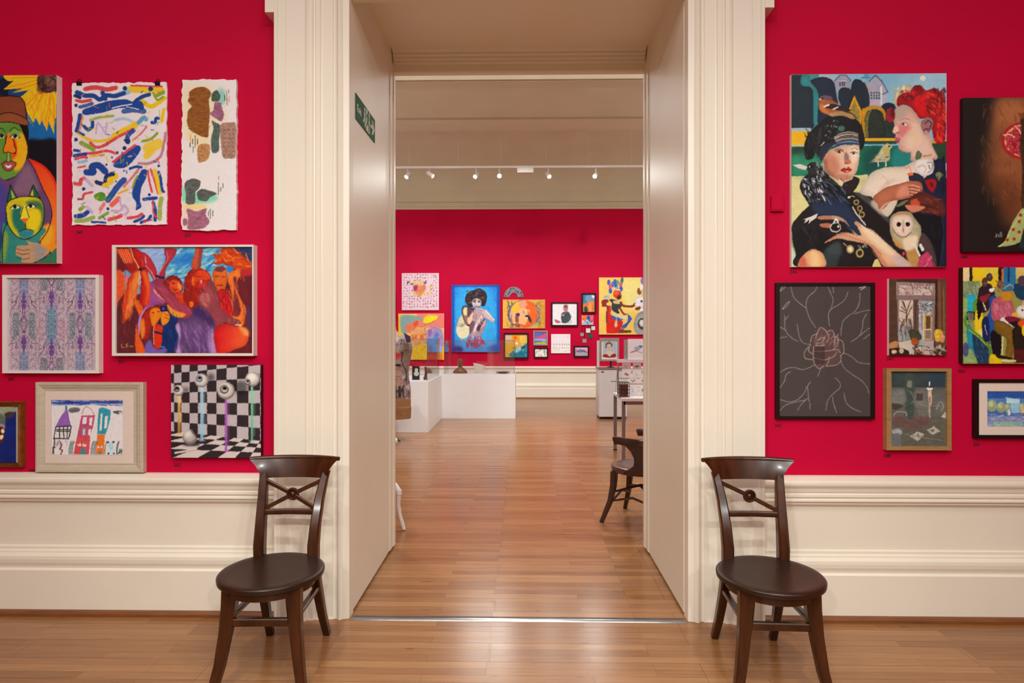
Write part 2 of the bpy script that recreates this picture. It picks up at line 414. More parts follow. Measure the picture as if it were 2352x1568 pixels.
def rect_at(box, Y):
    """upright rectangle on the plane y = Y matching a box of the photograph"""
    x0, y0, x1, y1 = box; ym, xm = (y0 + y1) / 2, (x0 + x1) / 2
    return [at(x0, ym, Y).x, at(xm, y1, Y).z, at(x1, ym, Y).x, at(xm, y0, Y).z]
def picture(name, art, R, yf, yb, mats, parent=None, step=1.3, wob=0., curl=0., seed=5):
    """painted sheet or canvas: front R at y=yf carries the paint, sides go back to y=yb"""
    art_w, art_h = art.box[2] - art.box[0], art.box[3] - art.box[1]
    nx, ny = max(4, int(art_w / step)), max(4, int(art_h / step))
    u, v = np.meshgrid(np.arange(nx + 1) / nx, np.arange(ny + 1) / ny)
    col = pigment(art.sample(u, v))
    X = R[0] + u * (R[2] - R[0]); Z = R[3] - v * (R[3] - R[1]); Y = np.full_like(X, yf)
    if wob:
        e = 6.
        wx = vnoise(ny + 1, nx + 1, 9, 9, seed, 3) * 2 * wob; wz = vnoise(ny + 1, nx + 1, 9, 9, seed + 1, 3) * 2 * wob
        near_x = np.exp(-np.minimum(u, 1 - u) * nx / e); near_z = np.exp(-np.minimum(v, 1 - v) * ny / e)
        X = X + wx * near_x; Z = Z + wz * near_z
    if curl: Y = Y - curl * np.abs(vnoise(ny + 1, nx + 1, 60, 60, seed + 3, 2)) * 2
    nv = (nx + 1) * (ny + 1)
    idx = np.arange(nv).reshape(ny + 1, nx + 1)
    quads = np.stack([idx[1:, :-1], idx[1:, 1:], idx[:-1, 1:], idx[:-1, :-1]], -1).reshape(-1, 4)
    rim = np.concatenate([idx[0, :], idx[1:, -1], idx[-1, -2::-1], idx[-2:0:-1, 0]])
    P = np.stack([X, Y, Z], -1).reshape(-1, 3); B = P[rim].copy(); F_ = P[rim].copy(); B[:, 1] = yb
    V = np.concatenate([P, F_, B]); k = len(rim); a = nv + np.arange(k); b = nv + k + np.arange(k)
    side = np.stack([a, np.roll(a, -1), np.roll(b, -1), b], -1)
    faces = np.concatenate([quads, side]); back = list(b)
    off = np.array(parent_loc(parent)) if parent is not None else np.array([(R[0] + R[2]) / 2, yb, R[1]])
    me = bpy.data.meshes.new(name); V = V - off; nf = len(faces)
    me.vertices.add(len(V)); me.vertices.foreach_set('co', V.ravel().astype(np.float32))
    me.loops.add(nf * 4 + k); me.loops.foreach_set('vertex_index', np.concatenate([faces.ravel(), np.array(back)]).astype(np.int32))
    me.polygons.add(nf + 1); me.polygons.foreach_set('loop_start', np.append(np.arange(nf) * 4, nf * 4).astype(np.int32))
    try: me.polygons.foreach_set('loop_total', np.append(np.full(nf, 4), k).astype(np.int32))
    except Exception: pass
    mi = np.zeros(nf + 1, np.int32); mi[len(quads):] = 1; me.polygons.foreach_set('material_index', mi)
    sm = np.zeros(nf + 1, bool); sm[:len(quads)] = True; me.polygons.foreach_set('use_smooth', sm)
    for m in mats: me.materials.append(MATS[m])
    ca = me.color_attributes.new('Col', 'FLOAT_COLOR', 'POINT')
    C = np.ones((len(V), 4)); C[:nv, :3] = col.reshape(-1, 3); C[nv:, :3] = .6; ca.data.foreach_set('color', C.ravel().astype(np.float32))
    me.update(calc_edges=True); me.validate()
    o = bpy.data.objects.new(name, me); COL.objects.link(o)
    if parent is not None: o.parent = parent
    else: o.location = off
    return o
# ================================================================== the pictures on the near wall
ART = {}
def sunflower():
    A = Art((-100, 173, 130, 604), '0c3f70', (0, 150, 3.2667), 3)
    A.r('0a1428', -330, 60, 60, 480).r('5a2a5a', -330, 700, 0, 1490)
    A.p('0d5f9c', 190, 340, 330, 320, 430, 380, 430, 560, 200, 560, soft=12)
    A.p('0b0b14', 205, 565, 300, 560, 430, 580, 435, 930, 330, 800, 215, 720, soft=10)
    for pts in ((20, 185, 110, 110, 290, 70, 300, 150, 110, 175), (5, 70, 300, 66, 300, 120, 60, 120), (60, 120, 300, 80, 310, 170, 130, 200, 90, 205, 170, 175),
                (150, 240, 290, 130, 330, 190, 200, 330), (190, 330, 300, 160, 340, 200, 250, 432), (240, 350, 300, 180, 370, 210, 300, 452), (290, 360, 340, 190, 400, 210, 352, 492),
                (350, 380, 370, 200, 425, 200, 404, 515, 385, 470), (200, 250, 300, 130, 425, 210, 420, 400, 300, 380)):
        A.p('f2b214', *pts, sm=0, t=.1)
    for x0, y0, x1, y1 in ((60, 165, 280, 110), (120, 185, 290, 130), (200, 300, 300, 170), (245, 400, 320, 190), (300, 430, 350, 210), (355, 470, 375, 215), (400, 480, 395, 220), (220, 330, 290, 200), (90, 95, 280, 90), (330, 440, 372, 240), (270, 300, 330, 200)):
        A.s_('d9720f', 7, x0, y0, (x0 + x1) / 2 + 8, (y0 + y1) / 2, x1, y1, a=.75)
    A.dabs(['ffd23a', 'e8960e', 'd8650c'], 60, (190, 180, 420, 440), 60, 6, 75, .5, 15)
    A.p('0d3f66', 0, 70, 30, 75, 5, 110, sm=0).p('0a1830', 0, 118, 100, 118, 20, 180, 80, 180, 0, 235, sm=0)
    A.e('4b2e2a', 360, 118, 84, 92, t=.2).e('2a1814', 315, 160, 40, 50, a=.6, soft=8).e('77504a', 385, 95, 48, 62, soft=8, t=.2)
    A.dabs(['24130f', '6a4238'], 70, (280, 70, 420, 215), 16, 8, None, .7, 90)
    # man
    A.p('0d0a0a', 140, 425, 205, 455, 215, 520, 205, 590, 180, 540, 150, 470)
    A.p('5b8a34', -60, 440, 0, 432, 80, 428, 150, 448, 180, 520, 207, 600, 203, 680, 165, 780, 100, 842, 0, 860, -80, 820, -110, 640, t=.12, ts=50)
    A.p('f1a516', 95, 530, 165, 510, 204, 600, 202, 690, 160, 770, 110, 790, 95, 700, soft=8, t=.1)
    A.p('d9440f', 85, 520, 118, 560, 120, 640, 112, 690, 90, 690, soft=8).p('b02008', 108, 590, 126, 610, 122, 670, 108, 665, soft=5, a=.8)
    A.p('ea7a14', 48, 515, 88, 515, 100, 590, 118, 640, 104, 660, 34, 655, 26, 625, 40, 570, t=.1)
    A.s_('1a0c06', 6, 50, 515, 40, 580, 26, 628, 34, 655, 62, 650, 104, 660, 118, 640, 108, 590, 86, 520)
    A.p('6f9c3c', 78, 500, 120, 470, 150, 520, 150, 545, 82, 540).e('ece4c0', 112, 534, 32, 15).e('17120c', 112, 533, 14, 14).s_('100a08', 6, 76, 540, 110, 516, 148, 545)
    A.e('ece4c0', 8, 532, 30, 15).e('17120c', 12, 531, 13, 13).s_('100a08', 6, -20, 540, 10, 515, 42, 545)
    A.s_('1c2a10', 6, 75, 490, 105, 468, 145, 490).s_('1c2a10', 6, -10, 470, 20, 475, 40, 500)
    A.p('8aa048', 55, 660, 75, 660, 78, 715, 50, 715).s_('101008', 4, 54, 660, 50, 715).s_('101008', 4, 74, 660, 78, 715)
    A.p('9c4a44', 10, 738, 45, 718, 62, 725, 85, 716, 122, 736, 100, 772, 65, 792, 30, 775).p('f0e6dc', 42, 745, 62, 752, 85, 745, 80, 765, 60, 770, 45, 762).o('240c0a', 5, 10, 738, 45, 718, 62, 725, 85, 716, 122, 736, 100, 772, 65, 792, 30, 775)
    A.s_('0a0806', 7, 150, 448, 182, 520, 208, 600, 204, 680, 166, 780, 100, 842, 0, 862, -80, 820)
    A.p('7d3f26', -60, 240, 60, 228, 130, 235, 172, 258, 192, 320, 197, 400, 100, 360, 0, 380, -60, 390, t=.08).s_('180a06', 7, -60, 238, 60, 228, 130, 235, 172, 258, 192, 320, 198, 400)
    A.p('8a4a2c', -60, 385, 30, 358, 100, 358, 180, 392, 214, 425, 200, 452, 140, 440, 60, 424, -60, 436).s_('180a06', 6, -60, 386, 30, 358, 100, 358, 180, 392, 214, 425, 200, 452, 140, 440, 60, 424, -60, 436)
    # shirt and arm
    A.p('62406a', -60, 870, 60, 862, 150, 800, 205, 700, 260, 740, 320, 900, 380, 1060, 390, 1150, 345, 1260, 200, 1000, 0, 1100, -60, 1480, t=.12, ts=40)
    A.p('7a5a72', 150, 810, 205, 740, 250, 800, 290, 950, 100, 960, soft=14).p('4a3f86', -60, 900, 40, 900, 55, 1000, 30, 1200, -60, 1300, soft=8)
    A.p('e83a18', 212, 705, 300, 735, 375, 800, 425, 905, 438, 1100, 430, 1360, 385, 1405, 300, 1340, 352, 1250, 388, 1140, 372, 1030, 310, 900, 262, 780, c2='f28a20', g=(260, 740, 320, 1330), t=.12)
    A.p('ff9c24', 300, 1230, 380, 1190, 395, 1290, 350, 1350, 300, 1330, soft=10).s_('c01810', 16, 215, 712, 300, 745, 372, 812, 420, 915, 430, 1100, 425, 1340, a=.6, soft=3)
    A.s_('150a10', 6, 208, 700, 262, 785, 312, 905, 374, 1035, 388, 1140, 352, 1250, 300, 1338, 385, 1404)
    # cat
    A.p('2c7f74', 20, 1190, 60, 1200, 200, 1310, 300, 1220, 345, 1240, 290, 1320, 250, 1480, 15, 1480, 18, 1320, t=.12, ts=30).p('98a42c', 30, 1240, 60, 1300, 30, 1480, 15, 1480, soft=10, a=.8).s_('0e1410', 6, 50, 1190, 28, 1240, 18, 1340, 20, 1480)
    A.p('1d5a48', 78, 895, 130, 1000, 50, 1030, 62, 960, sm=0).p('9ab040', 80, 925, 118, 995, 90, 1003, sm=0).p('1d5a48', 248, 895, 305, 1010, 220, 975, sm=0).p('c2b828', 246, 930, 250, 985, 225, 975, sm=0)
    A.o('0c100c', 6, 78, 895, 130, 1000, 50, 1030, sm=0).o('0c100c', 6, 248, 895, 305, 1010, 220, 975, sm=0)
    A.p('c3b81c', 42, 1060, 80, 1010, 170, 985, 270, 990, 320, 1030, 330, 1130, 310, 1220, 250, 1280, 190, 1304, 120, 1275, 60, 1190, t=.1)
    A.p('1c6c5e', 95, 1080, 160, 1060, 170, 1130, 190, 1180, 190, 1240, 140, 1250, 95, 1180, soft=10).p('1d5a48', 190, 1030, 300, 1020, 330, 1100, 325, 1190, 290, 1240, 305, 1110, soft=10, a=.8)
    A.p('e6c417', 200, 1110, 290, 1080, 300, 1180, 250, 1235, 205, 1200, soft=10).p('2b7f88', 140, 1240, 250, 1240, 230, 1290, 190, 1300, 150, 1285, soft=6)
    A.p('e0cf30', 170, 1055, 200, 1070, 218, 1140, 190, 1160, 150, 1145).s_('14100a', 5, 172, 1060, 150, 1145).s_('14100a', 5, 195, 1065, 218, 1140)
    A.p('e0632a', 155, 1150, 218, 1145, 190, 1185, sm=0).s_('14100a', 6, 190, 1185, 192, 1230).s_('14100a', 5, 140, 1245, 192, 1228, 250, 1240)
    for x, y in ((112, 1062), (230, 1056)):
        A.p('f0ead0', x - 34, y + 8, x, y - 14, x + 36, y + 2, x, y + 14).e('14100c', x, y, 13, 13).s_('0c0a08', 6, x - 36, y + 10, x, y - 16, x + 38, y)
    A.o('0a0e0a', 6, 42, 1060, 80, 1010, 170, 985, 270, 990, 320, 1030, 330, 1130, 310, 1220, 250, 1280, 190, 1304, 120, 1275, 60, 1190)
    A.p('b58f6c', 195, 1310, 230, 1325, 300, 1340, 375, 1405, 320, 1450, 260, 1478, 165, 1475, 160, 1440, 120, 1420, 130, 1355, 200, 1350, 215, 1345, t=.1).p('8d8a88', 260, 1340, 330, 1370, 340, 1420, 270, 1470, soft=10, a=.8)
    for y in (1375, 1405, 1440): A.s_('4a3020', 4, 125, y, 170, y + 12, 220, y + 5)
    A.s_('140c0a', 6, 375, 1405, 320, 1450, 262, 1478).p('2c6f4e', 380, 1410, 438, 1360, 440, 1480, 270, 1480, 330, 1450, soft=4)
    return A.brush(1.6, 8)
ART['sunflower'] = sunflower

def abstract():
    A = Art((166, 190, 383, 516), 'd9d3d2', (0, 150, 3.2667), 5); W_ = 1.28
    A.p('cfc4d0', 560, 400, 900, 380, 1230, 600, 1200, 1100, 700, 1150, 560, 900, soft=60, a=.6)
    B, R, Y, G, L, K = '173f8c', 'c8434a', 'dcb61c', '7f9a32', 'b9a0c4', '1a2c60'
    def z(c, w, *p, **k): A.s_(c, w * W_, *p, **k)
    z(R, 26, 640, 175, 720, 165, 800, 180, 870, 168); z(Y, 40, 980, 180, 1100, 185, 1210, 190, a=.9); z(R, 10, 985, 152, 1215, 162); z('8fb0c8', 30, 900, 215, 960, 200)
    z(B, 26, 580, 200, 640, 225, 700, 225, 750, 255, 800, 225, 860, 230, 930, 210); z(B, 26, 770, 205, 790, 250); z(K, 18, 565, 225, 600, 240)
    for x, y, r in ((938, 172, 17), (1130, 178, 18), (570, 297, 13), (572, 555, 14), (935, 620, 15), (880, 655, 11), (810, 1075, 11), (1190, 755, 10), (628, 925, 13), (1120, 970, 11), (840, 690, 8), (800, 745, 8), (870, 870, 7), (840, 875, 8), (930, 790, 7), (760, 680, 5)): A.e('16306e', x, y, r, r)
    z(G, 22, 1170, 230, 1225, 205); z(Y, 26, 1060, 265, 1130, 310, 1190, 280, 1230, 250); z(G, 14, 1150, 210, 1180, 260, 1220, 240)
    A.p(B, 620, 335, 700, 300, 820, 265, 940, 255, 1000, 275, 1060, 270, 1080, 330, 1010, 330, 900, 320, 780, 350, 640, 370, t=.14); z(B, 30, 930, 345, 1000, 335, 1080, 345, a=.8); z(B, 22, 1010, 275, 1060, 240, 1120, 220); z('f0ecea', 6, 840, 320, 930, 300, 990, 292); z('cdd8ea', 5, 950, 310, 1040, 330)
    z(R, 18, 575, 262, 620, 270, 680, 258); z(B, 20, 600, 310, 650, 298, 690, 285, a=.8); z('9cb8d0', 16, 860, 410, 930, 400, 990, 420)
    z(B, 22, 600, 370, 590, 430, 575, 490); z('e07a50', 12, 620, 380, 600, 470, 580, 500); z(Y, 18, 585, 505, 680, 560, 800, 560, 900, 500, 1030, 430); z(Y, 34, 860, 525, 960, 475, 1020, 440)
    z(R, 18, 680, 580, 720, 612, 780, 600, 880, 540, 1000, 480); z(B, 20, 630, 455, 660, 480, 690, 465, 695, 425); z(L, 10, 720, 510, 735, 430, 790, 500, 800, 430); z(B, 14, 575, 490, 630, 520)
    z(G, 16, 680, 410, 740, 390, 850, 378, a=.8); z(G, 26, 610, 580, 670, 610, 700, 630); z(B, 26, 1000, 490, 960, 530, 960, 575, a=.9); A.p(K, 930, 555, 980, 560, 955, 592)
    z('5d94b8', 26, 1040, 430, 1075, 395, 1095, 405); z(R, 12, 1000, 560, 1060, 510, 1100, 460, a=.7); z(B, 18, 1140, 430, 1165, 430, 1170, 400, 1190, 400); z(Y, 20, 1230, 330, 1215, 420)
    z(G, 16, 1070, 570, 1130, 555, 1180, 510); z(Y, 60, 1110, 620, 1170, 600, 1190, 590, a=.8); z(Y, 40, 1100, 680, 1140, 640, a=.85); z('b07888', 16, 1040, 735, 1120, 735, 1200, 690, 1230, 600, 1240, 510)
    A.p(B, 850, 745, 930, 660, 1020, 600, 1058, 622, 1020, 690, 950, 760, 890, 770, t=.12); z(R, 14, 850, 725, 930, 660, 1015, 600); z(R, 16, 650, 660, 720, 655, 800, 640, 870, 660); z('e8b060', 16, 680, 680, 780, 668)
    z(B, 16, 560, 635, 590, 640); z(B, 22, 560, 675, 640, 665); z(R, 18, 570, 700, 620, 685, 650, 690); z('7ab0cc', 16, 590, 725, 650, 715); z(R, 10, 585, 765, 640, 755)
    z(B, 38, 650, 800, 700, 800, 690, 760, 740, 750, 790, 795); z(Y, 44, 820, 840, 860, 830); z(K, 22, 790, 870, 800, 830, 850, 815); z(K, 24, 725, 875, 770, 890); z(Y, 24, 780, 900, 830, 880, 840, 860)
    z(R, 22, 560, 885, 600, 890, 605, 860, 630, 845); z(L, 20, 650, 860, 690, 900); z(B, 34, 810, 1010, 860, 940, 890, 900, 930, 860, a=.9); z(B, 16, 975, 775, 1020, 760, 1060, 765)
    A.p('4f8a2c', 705, 980, 750, 950, 790, 965, 790, 1010, 740, 1015, t=.2); z(R, 14, 585, 1000, 620, 1000, 630, 965, 690, 950); z('e06050', 30, 840, 1045, 890, 1000); z('d87070', 22, 755, 1080, 780, 1040); z(R, 14, 930, 910, 1000, 830, 1040, 780, a=.7); z('d8a030', 12, 890, 960, 960, 930)
    A.p(B, 1060, 790, 1100, 785, 1095, 850, 1060, 920, 1050, 1010, 1060, 1060, 1020, 1085, 1020, 1030, 990, 970, 1010, 890, t=.1); z(G, 12, 995, 920, 1010, 870, 1030, 830); z(R, 12, 1110, 790, 1120, 870, 1140, 950); z(R, 12, 1130, 780, 1160, 870, 1185, 960); z(Y, 26, 1160, 790, 1180, 860, 1200, 955); z(B, 16, 1190, 800, 1205, 850, 1215, 930, 1228, 950)
    z(B, 20, 1080, 1005, 1170, 995); z(B, 20, 1150, 1030, 1165, 1090, 1165, 1160); z(R, 10, 1150, 1015, 1150, 1100, 1185, 1150); z(G, 26, 1210, 1000, 1200, 1060, 1200, 1150, a=.8); z(L, 16, 840, 1090, 900, 1090, 930, 1050, 960, 1090, 940, 1120); z(L, 12, 900, 1000, 905, 1050)
    z(G, 22, 600, 1080, 625, 1060); z(L, 18, 650, 1060, 690, 1100); z(B, 26, 570, 1130, 620, 1125, 655, 1100); z(G, 24, 570, 1165, 640, 1160, 700, 1140, a=.8); z(B, 12, 690, 1172, 790, 1180); z(G, 18, 745, 1145, 780, 1125, 810, 1105); z(R, 22, 820, 1155, 880, 1140, 910, 1125); z(R, 18, 960, 1145, 1030, 1135, 1065, 1115)
    z(B, 16, 1010, 1172, 1060, 1150, 1080, 1130); z(B, 16, 1060, 1178, 1110, 1160, 1130, 1130); z(R, 10, 1080, 1175, 1140, 1160)
    A.dabs([B, R, Y, G, L], 90, (580, 200, 1210, 1160), 34, 8, None, .75, 90)
    A.dabs([L, 'e0c8d0', 'a8c0d8'], 70, (570, 380, 1220, 1150), 60, 8, None, .35, 90)
    return A.brush(1.5, 7, .03)
ART['abstract'] = abstract

def textile():
    A = Art((418, 183, 543, 528), 'd8d4d2', (380, 150, 3.7333), 7)
    A.p('e4c888', 145, 180, 300, 180, 420, 220, 400, 600, 200, 620, 145, 500, soft=40, a=.55).p('6fb8a8', 455, 200, 515, 230, 500, 330, 450, 320, soft=16, a=.8).p('ecc8b0', 360, 380, 500, 370, 520, 480, 400, 490, soft=16, a=.8)
    A.p('e0c890', 180, 600, 360, 620, 380, 690, 260, 700, soft=20, a=.6).p('6fc8a0', 145, 1040, 250, 1080, 440, 1120, 400, 1170, 170, 1180, soft=12, a=.9).p('ecc070', 150, 1190, 330, 1190, 340, 1230, 190, 1240, soft=12, a=.8).p('ecc0a8', 145, 1230, 200, 1230, 210, 1390, 150, 1380, soft=14, a=.7)
    def blob(c, dk, *p, line=None):
        A.p(c, *p, t=.22, ts=9)
        xs, ys = p[0::2], p[1::2]
        for _ in range(int((max(xs) - min(xs)) * (max(ys) - min(ys)) / 260)):
            x, y = A.rng.uniform(min(xs), max(xs)), A.rng.uniform(min(ys), max(ys))
            ins = False; n = len(xs); j = n - 1
            for i in range(n):
                if (ys[i] > y) != (ys[j] > y) and x < (xs[j] - xs[i]) * (y - ys[i]) / (ys[j] - ys[i]) + xs[i]: ins = not ins
                j = i
            if ins:
                if line: A.s_(dk, 3, x - 12, y, x + 12, y + 1, sm=0, a=.45)
                else: A.e(dk, x, y, 4, 4, a=.5)
    blob('8a5420', '4e2a0a', 205, 225, 260, 190, 330, 185, 380, 215, 388, 260, 370, 300, 380, 400, 370, 520, 365, 610, 320, 612, 270, 590, 205, 545, 185, 470, 195, 390, 225, 350, 195, 310, 205, 260, line=1)
    for k in range(14): A.s_('5c3612', 3, 215, 300 + k * 21, 290, 303 + k * 21, 368, 300 + k * 21, a=.4)
    blob('46584c', '1c2a24', 400, 240, 440, 215, 470, 260, 460, 300, 425, 312, 395, 300); blob('94607a', '5a304a', 420, 320, 470, 320, 490, 380, 500, 430, 480, 480, 440, 460, 380, 415, 415, 380, line=1)
    blob('50625a', '223028', 395, 475, 430, 490, 470, 520, 460, 640, 455, 735, 400, 745, 390, 640, 410, 540); blob('a07c6c', '6a4a3c', 475, 505, 560, 490, 602, 510, 605, 700, 600, 790, 540, 798, 490, 780, 470, 600)
    for i in range(3):
        for j in range(7): A.s_('624438', 6, 495 + i * 38, 550 + j * 37, 515 + i * 38, 553 + j * 37, sm=0, a=.7)
    blob('b08050', '6e4420', 280, 690, 330, 670, 380, 690, 375, 780, 340, 820, 285, 830, 272, 760); blob('585c58', '1f2624', 165, 1010, 230, 970, 298, 990, 290, 1050, 255, 1090, 250, 1180, 180, 1185, 175, 1110); blob('545a56', '1f2624', 270, 1090, 310, 1060, 370, 1070, 440, 1100, 380, 1130, 350, 1165, 285, 1150)
    blob('9c6478', '5e3248', 185, 1225, 260, 1250, 350, 1225, 345, 1280, 378, 1340, 330, 1390, 270, 1405, 190, 1400, 195, 1310, line=1); blob('9c6478', '5e3248', 155, 1310, 185, 1320, 185, 1360, 155, 1370)
    for x, y0, y1, c in ((214, 590, 645, 'c8862c'), (212, 660, 700, '2a2a2a'), (233, 630, 670, '2a2a2a'), (237, 695, 745, '14201c'), (254, 600, 705, '3a3a3c'), (274, 630, 675, '2a2a2a'), (507, 255, 305, '1c3a30'), (526, 220, 300, 'b05a40'), (529, 290, 340, '8a5060'), (546, 262, 315, 'c8743c'), (542, 210, 240, '8a5060'), (456, 950, 980, 'c8426a'), (453, 1005, 1110, '4a4a4c'), (474, 1045, 1080, '3a2a3a'), (493, 1010, 1050, '4a4a4c'), (384, 1230, 1315, '2a2a2a'), (368, 1250, 1290, '4a3a3a'), (405, 1245, 1290, '3a3a3a')): A.s_(c, 6, x, y0, x, y1, sm=0)
    return A.brush(1.3, 6, .03)
ART['textile'] = textile

def dancers():
    A = Art((265, 567, 579, 811), '4f9cc4', (230, 540, 5.2275), 9); A.rim = .5
    A.r('5d2229', 185, 700, 1830, 1410).r('7a2830', 1000, 560, 1830, 1000)
    A.dabs(['a8d0dc', '2a78b8', '6fb4c8', '1c66b0', '8cc8c0'], 170, (480, 150, 1600, 560), 120, 22, -25, .7, 30)
    A.p('9aa8d8', 480, 145, 740, 145, 770, 250, 690, 460, 590, 300, soft=20, a=.8).p('1a6cc0', 850, 300, 1100, 210, 1130, 330, 920, 360, soft=18, a=.8).p('12305c', 1590, 145, 1830, 145, 1830, 330, 1700, 280, soft=14)
    A.p('6a1c24', 185, 145, 330, 145, 380, 420, 190, 470, t=.2).p('5d2229', 185, 880, 300, 900, 440, 840, 500, 1000, 440, 1410, 185, 1410, t=.1)
    A.p('0d2a63', 730, 900, 960, 900, 960, 1410, 740, 1410, t=.2).p('661720', 1540, 470, 1830, 440, 1830, 1410, 1500, 1410, t=.12).p('38386a', 1760, 880, 1810, 880, 1800, 1130, 1770, 1130, soft=10, a=.7)
    A.p('9c4a90', 590, 560, 660, 560, 780, 700, 820, 800, 640, 850, 480, 1000, 460, 780, 590, 700, t=.15)
    A.p('d85020', 190, 450, 280, 440, 300, 560, 280, 700, 220, 800, 190, 900, t=.2).e('4f9cd0', 318, 450, 42, 34).e('b06aa0', 325, 520, 34, 46, soft=6).e('58c0d4', 615, 510, 24, 46)
    # raised hands on the left
    A.p('cf3d16', 190, 150, 340, 150, 400, 240, 455, 340, 475, 460, 450, 640, 400, 860, 320, 1020, 260, 1050, 265, 820, 320, 560, 365, 460, 300, 340, 240, 260, t=.2, ts=40)
    A.p('ef8038', 390, 480, 465, 440, 470, 560, 420, 780, 350, 960, 300, 1010, 330, 800, soft=16, a=.85).p('8c1412', 300, 340, 420, 330, 440, 420, 350, 450, soft=12, a=.8)
    for k in range(5): A.s_('f2a070', 9, 215 + 28 * k, 165, 260 + 26 * k, 260, 290 + 22 * k, 330, a=.7)
    A.p('bd1b14', 375, 148, 500, 200, 545, 300, 575, 470, 600, 640, 590, 800, 520, 870, 470, 860, 490, 620, 480, 440, 440, 330, t=.2, ts=40).p('e8581c', 500, 430, 575, 470, 600, 640, 580, 800, 540, 840, 550, 640, soft=14).s_('f0c0a0', 8, 370, 160, 400, 270, 450, 350, 472, 450, 455, 600)
    A.s_('14102c', 34, 478, 408, 535, 390, sm=0)
    A.p('b82c3c', 490, 205, 560, 225, 640, 330, 690, 470, 660, 560, 600, 470, 540, 380, t=.15); A.s_('f0d0c8', 10, 540, 262, 550, 330, a=.8); A.s_('e8a0b0', 8, 545, 360, 620, 450, 660, 540)
    A.p('e8641c', 400, 760, 470, 790, 520, 880, 480, 960, 440, 900, t=.2)
    # arm with bracelet, crossing arm
    A.p('b03044', 770, 165, 850, 150, 920, 170, 890, 260, 800, 380, 775, 500, 690, 490, 740, 390, 785, 290, t=.18); A.s_('e07a6a', 12, 800, 200, 810, 290, 740, 400, 700, 480, a=.7); A.s_('1c1838', 28, 680, 490, 765, 515, sm=0)
    A.p('a23a54', 650, 545, 760, 520, 830, 640, 900, 730, 1020, 820, 1140, 880, 1060, 1000, 940, 970, 800, 820, 690, 690, t=.15, ts=40).p('e89070', 640, 640, 690, 690, 800, 820, 780, 800, 660, 690, soft=4)
    A.p('ef8a2a', 800, 830, 900, 900, 1030, 950, 940, 990, 850, 940, soft=6)
    # faces
    A.p('8f1c16', 760, 570, 810, 500, 880, 475, 950, 510, 985, 580, 990, 660, 960, 690, 900, 710, 830, 660, t=.15).p('e54a18', 835, 560, 900, 530, 960, 570, 985, 640, 950, 690, 890, 700, 840, 640, t=.15); A.e('7a140c', 880, 575, 18, 9).e('7a140c', 935, 572, 16, 9); A.s_('8a100c', 10, 880, 655, 925, 650); A.p('f0903c', 930, 560, 975, 600, 970, 660, 940, 640, soft=6)
    A.p('d83818', 900, 700, 1000, 690, 1020, 760, 1000, 830, 920, 770, t=.15)
    A.p('a51d12', 1105, 405, 1200, 398, 1280, 430, 1330, 500, 1345, 640, 1260, 640, 1190, 700, 1170, 840, 1120, 890, 1010, 810, 1000, 680, 1050, 620, 1010, 540, 1050, 460, t=.22, ts=30)
    A.p('e06a1c', 1105, 500, 1140, 520, 1130, 600, 1100, 590, soft=6).p('cf3a14', 1150, 450, 1240, 430, 1310, 500, 1290, 530, 1180, 540, 1140, 620, soft=6, t=.2).p('c0202c', 1180, 600, 1260, 560, 1250, 680, 1190, 680, soft=5); A.p('ef7a20', 1075, 800, 1120, 800, 1110, 860, 1080, 850, soft=4)
    A.p('c4502c', 1150, 148, 1232, 148, 1215, 300, 1200, 400, 1100, 395, 1108, 290, 1130, 250, t=.18).p('7a3044', 1190, 160, 1232, 150, 1200, 390, 1170, 390, soft=10, a=.7)
    A.p('d45e20', 1345, 460, 1390, 390, 1450, 375, 1510, 400, 1530, 520, 1500, 640, 1440, 700, 1380, 620, t=.2).p('6a3434', 1380, 430, 1400, 385, 1470, 370, 1505, 410, 1450, 440, soft=5); A.s_('7a2410', 10, 1380, 500, 1420, 490); A.s_('7a2410', 10, 1450, 500, 1490, 500); A.s_('8a1c10', 14, 1405, 600, 1470, 600)
    A.p('d4470f', 1340, 330, 1400, 310, 1350, 220, 1440, 230, 1460, 155, 1560, 150, 1640, 190, 1720, 250, 1815, 330, 1815, 400, 1700, 420, 1600, 400, 1560, 380, 1480, 345, 1400, 355, t=.25, ts=30); A.dabs(['f08030', '9a2208'], 40, (1400, 170, 1790, 390), 90, 16, 30, .6, 40)
    A.e('1e78c4', 1560, 410, 42, 40, soft=4)
    A.p('ef7426', 1530, 500, 1590, 430, 1680, 400, 1690, 480, 1640, 560, 1640, 650, 1690, 770, 1750, 870, 1740, 1000, 1700, 1100, 1600, 1100, 1560, 900, 1580, 720, t=.15).p('6c2028', 1600, 500, 1640, 520, 1620, 640, 1660, 760, 1690, 900, 1670, 960, 1610, 960, 1590, 800, 1610, 640, soft=6)
    A.p('ad2026', 1690, 430, 1815, 400, 1815, 480, 1700, 490, soft=6)
    A.p('c4121a', 1400, 700, 1480, 640, 1560, 740, 1590, 900, 1600, 970, 1480, 980, 1430, 880, t=.2).dabs(['7a0c10', 'e84a20'], 24, (1410, 640, 1560, 880), 60, 10, 80, .6)
    # grey-red arm, hand
    A.p('94404a', 1180, 720, 1250, 620, 1330, 540, 1400, 660, 1440, 820, 1500, 930, 1680, 1030, 1640, 1100, 1480, 1040, 1460, 1140, 1380, 1140, 1340, 1000, 1210, 880, t=.14, ts=40).p('b86a68', 1190, 720, 1300, 700, 1310, 820, 1250, 850, soft=10, a=.8)
    for k in range(4): A.s_('70303a', 6, 1200 + 30 * k, 720, 1230 + 28 * k, 780, 1290, 830, a=.6)
    A.s_('f0c8b8', 8, 1470, 1060, 1460, 1110, sm=0); A.s_('f4d8c0', 12, 1630, 1075, 1690, 1080, sm=0)
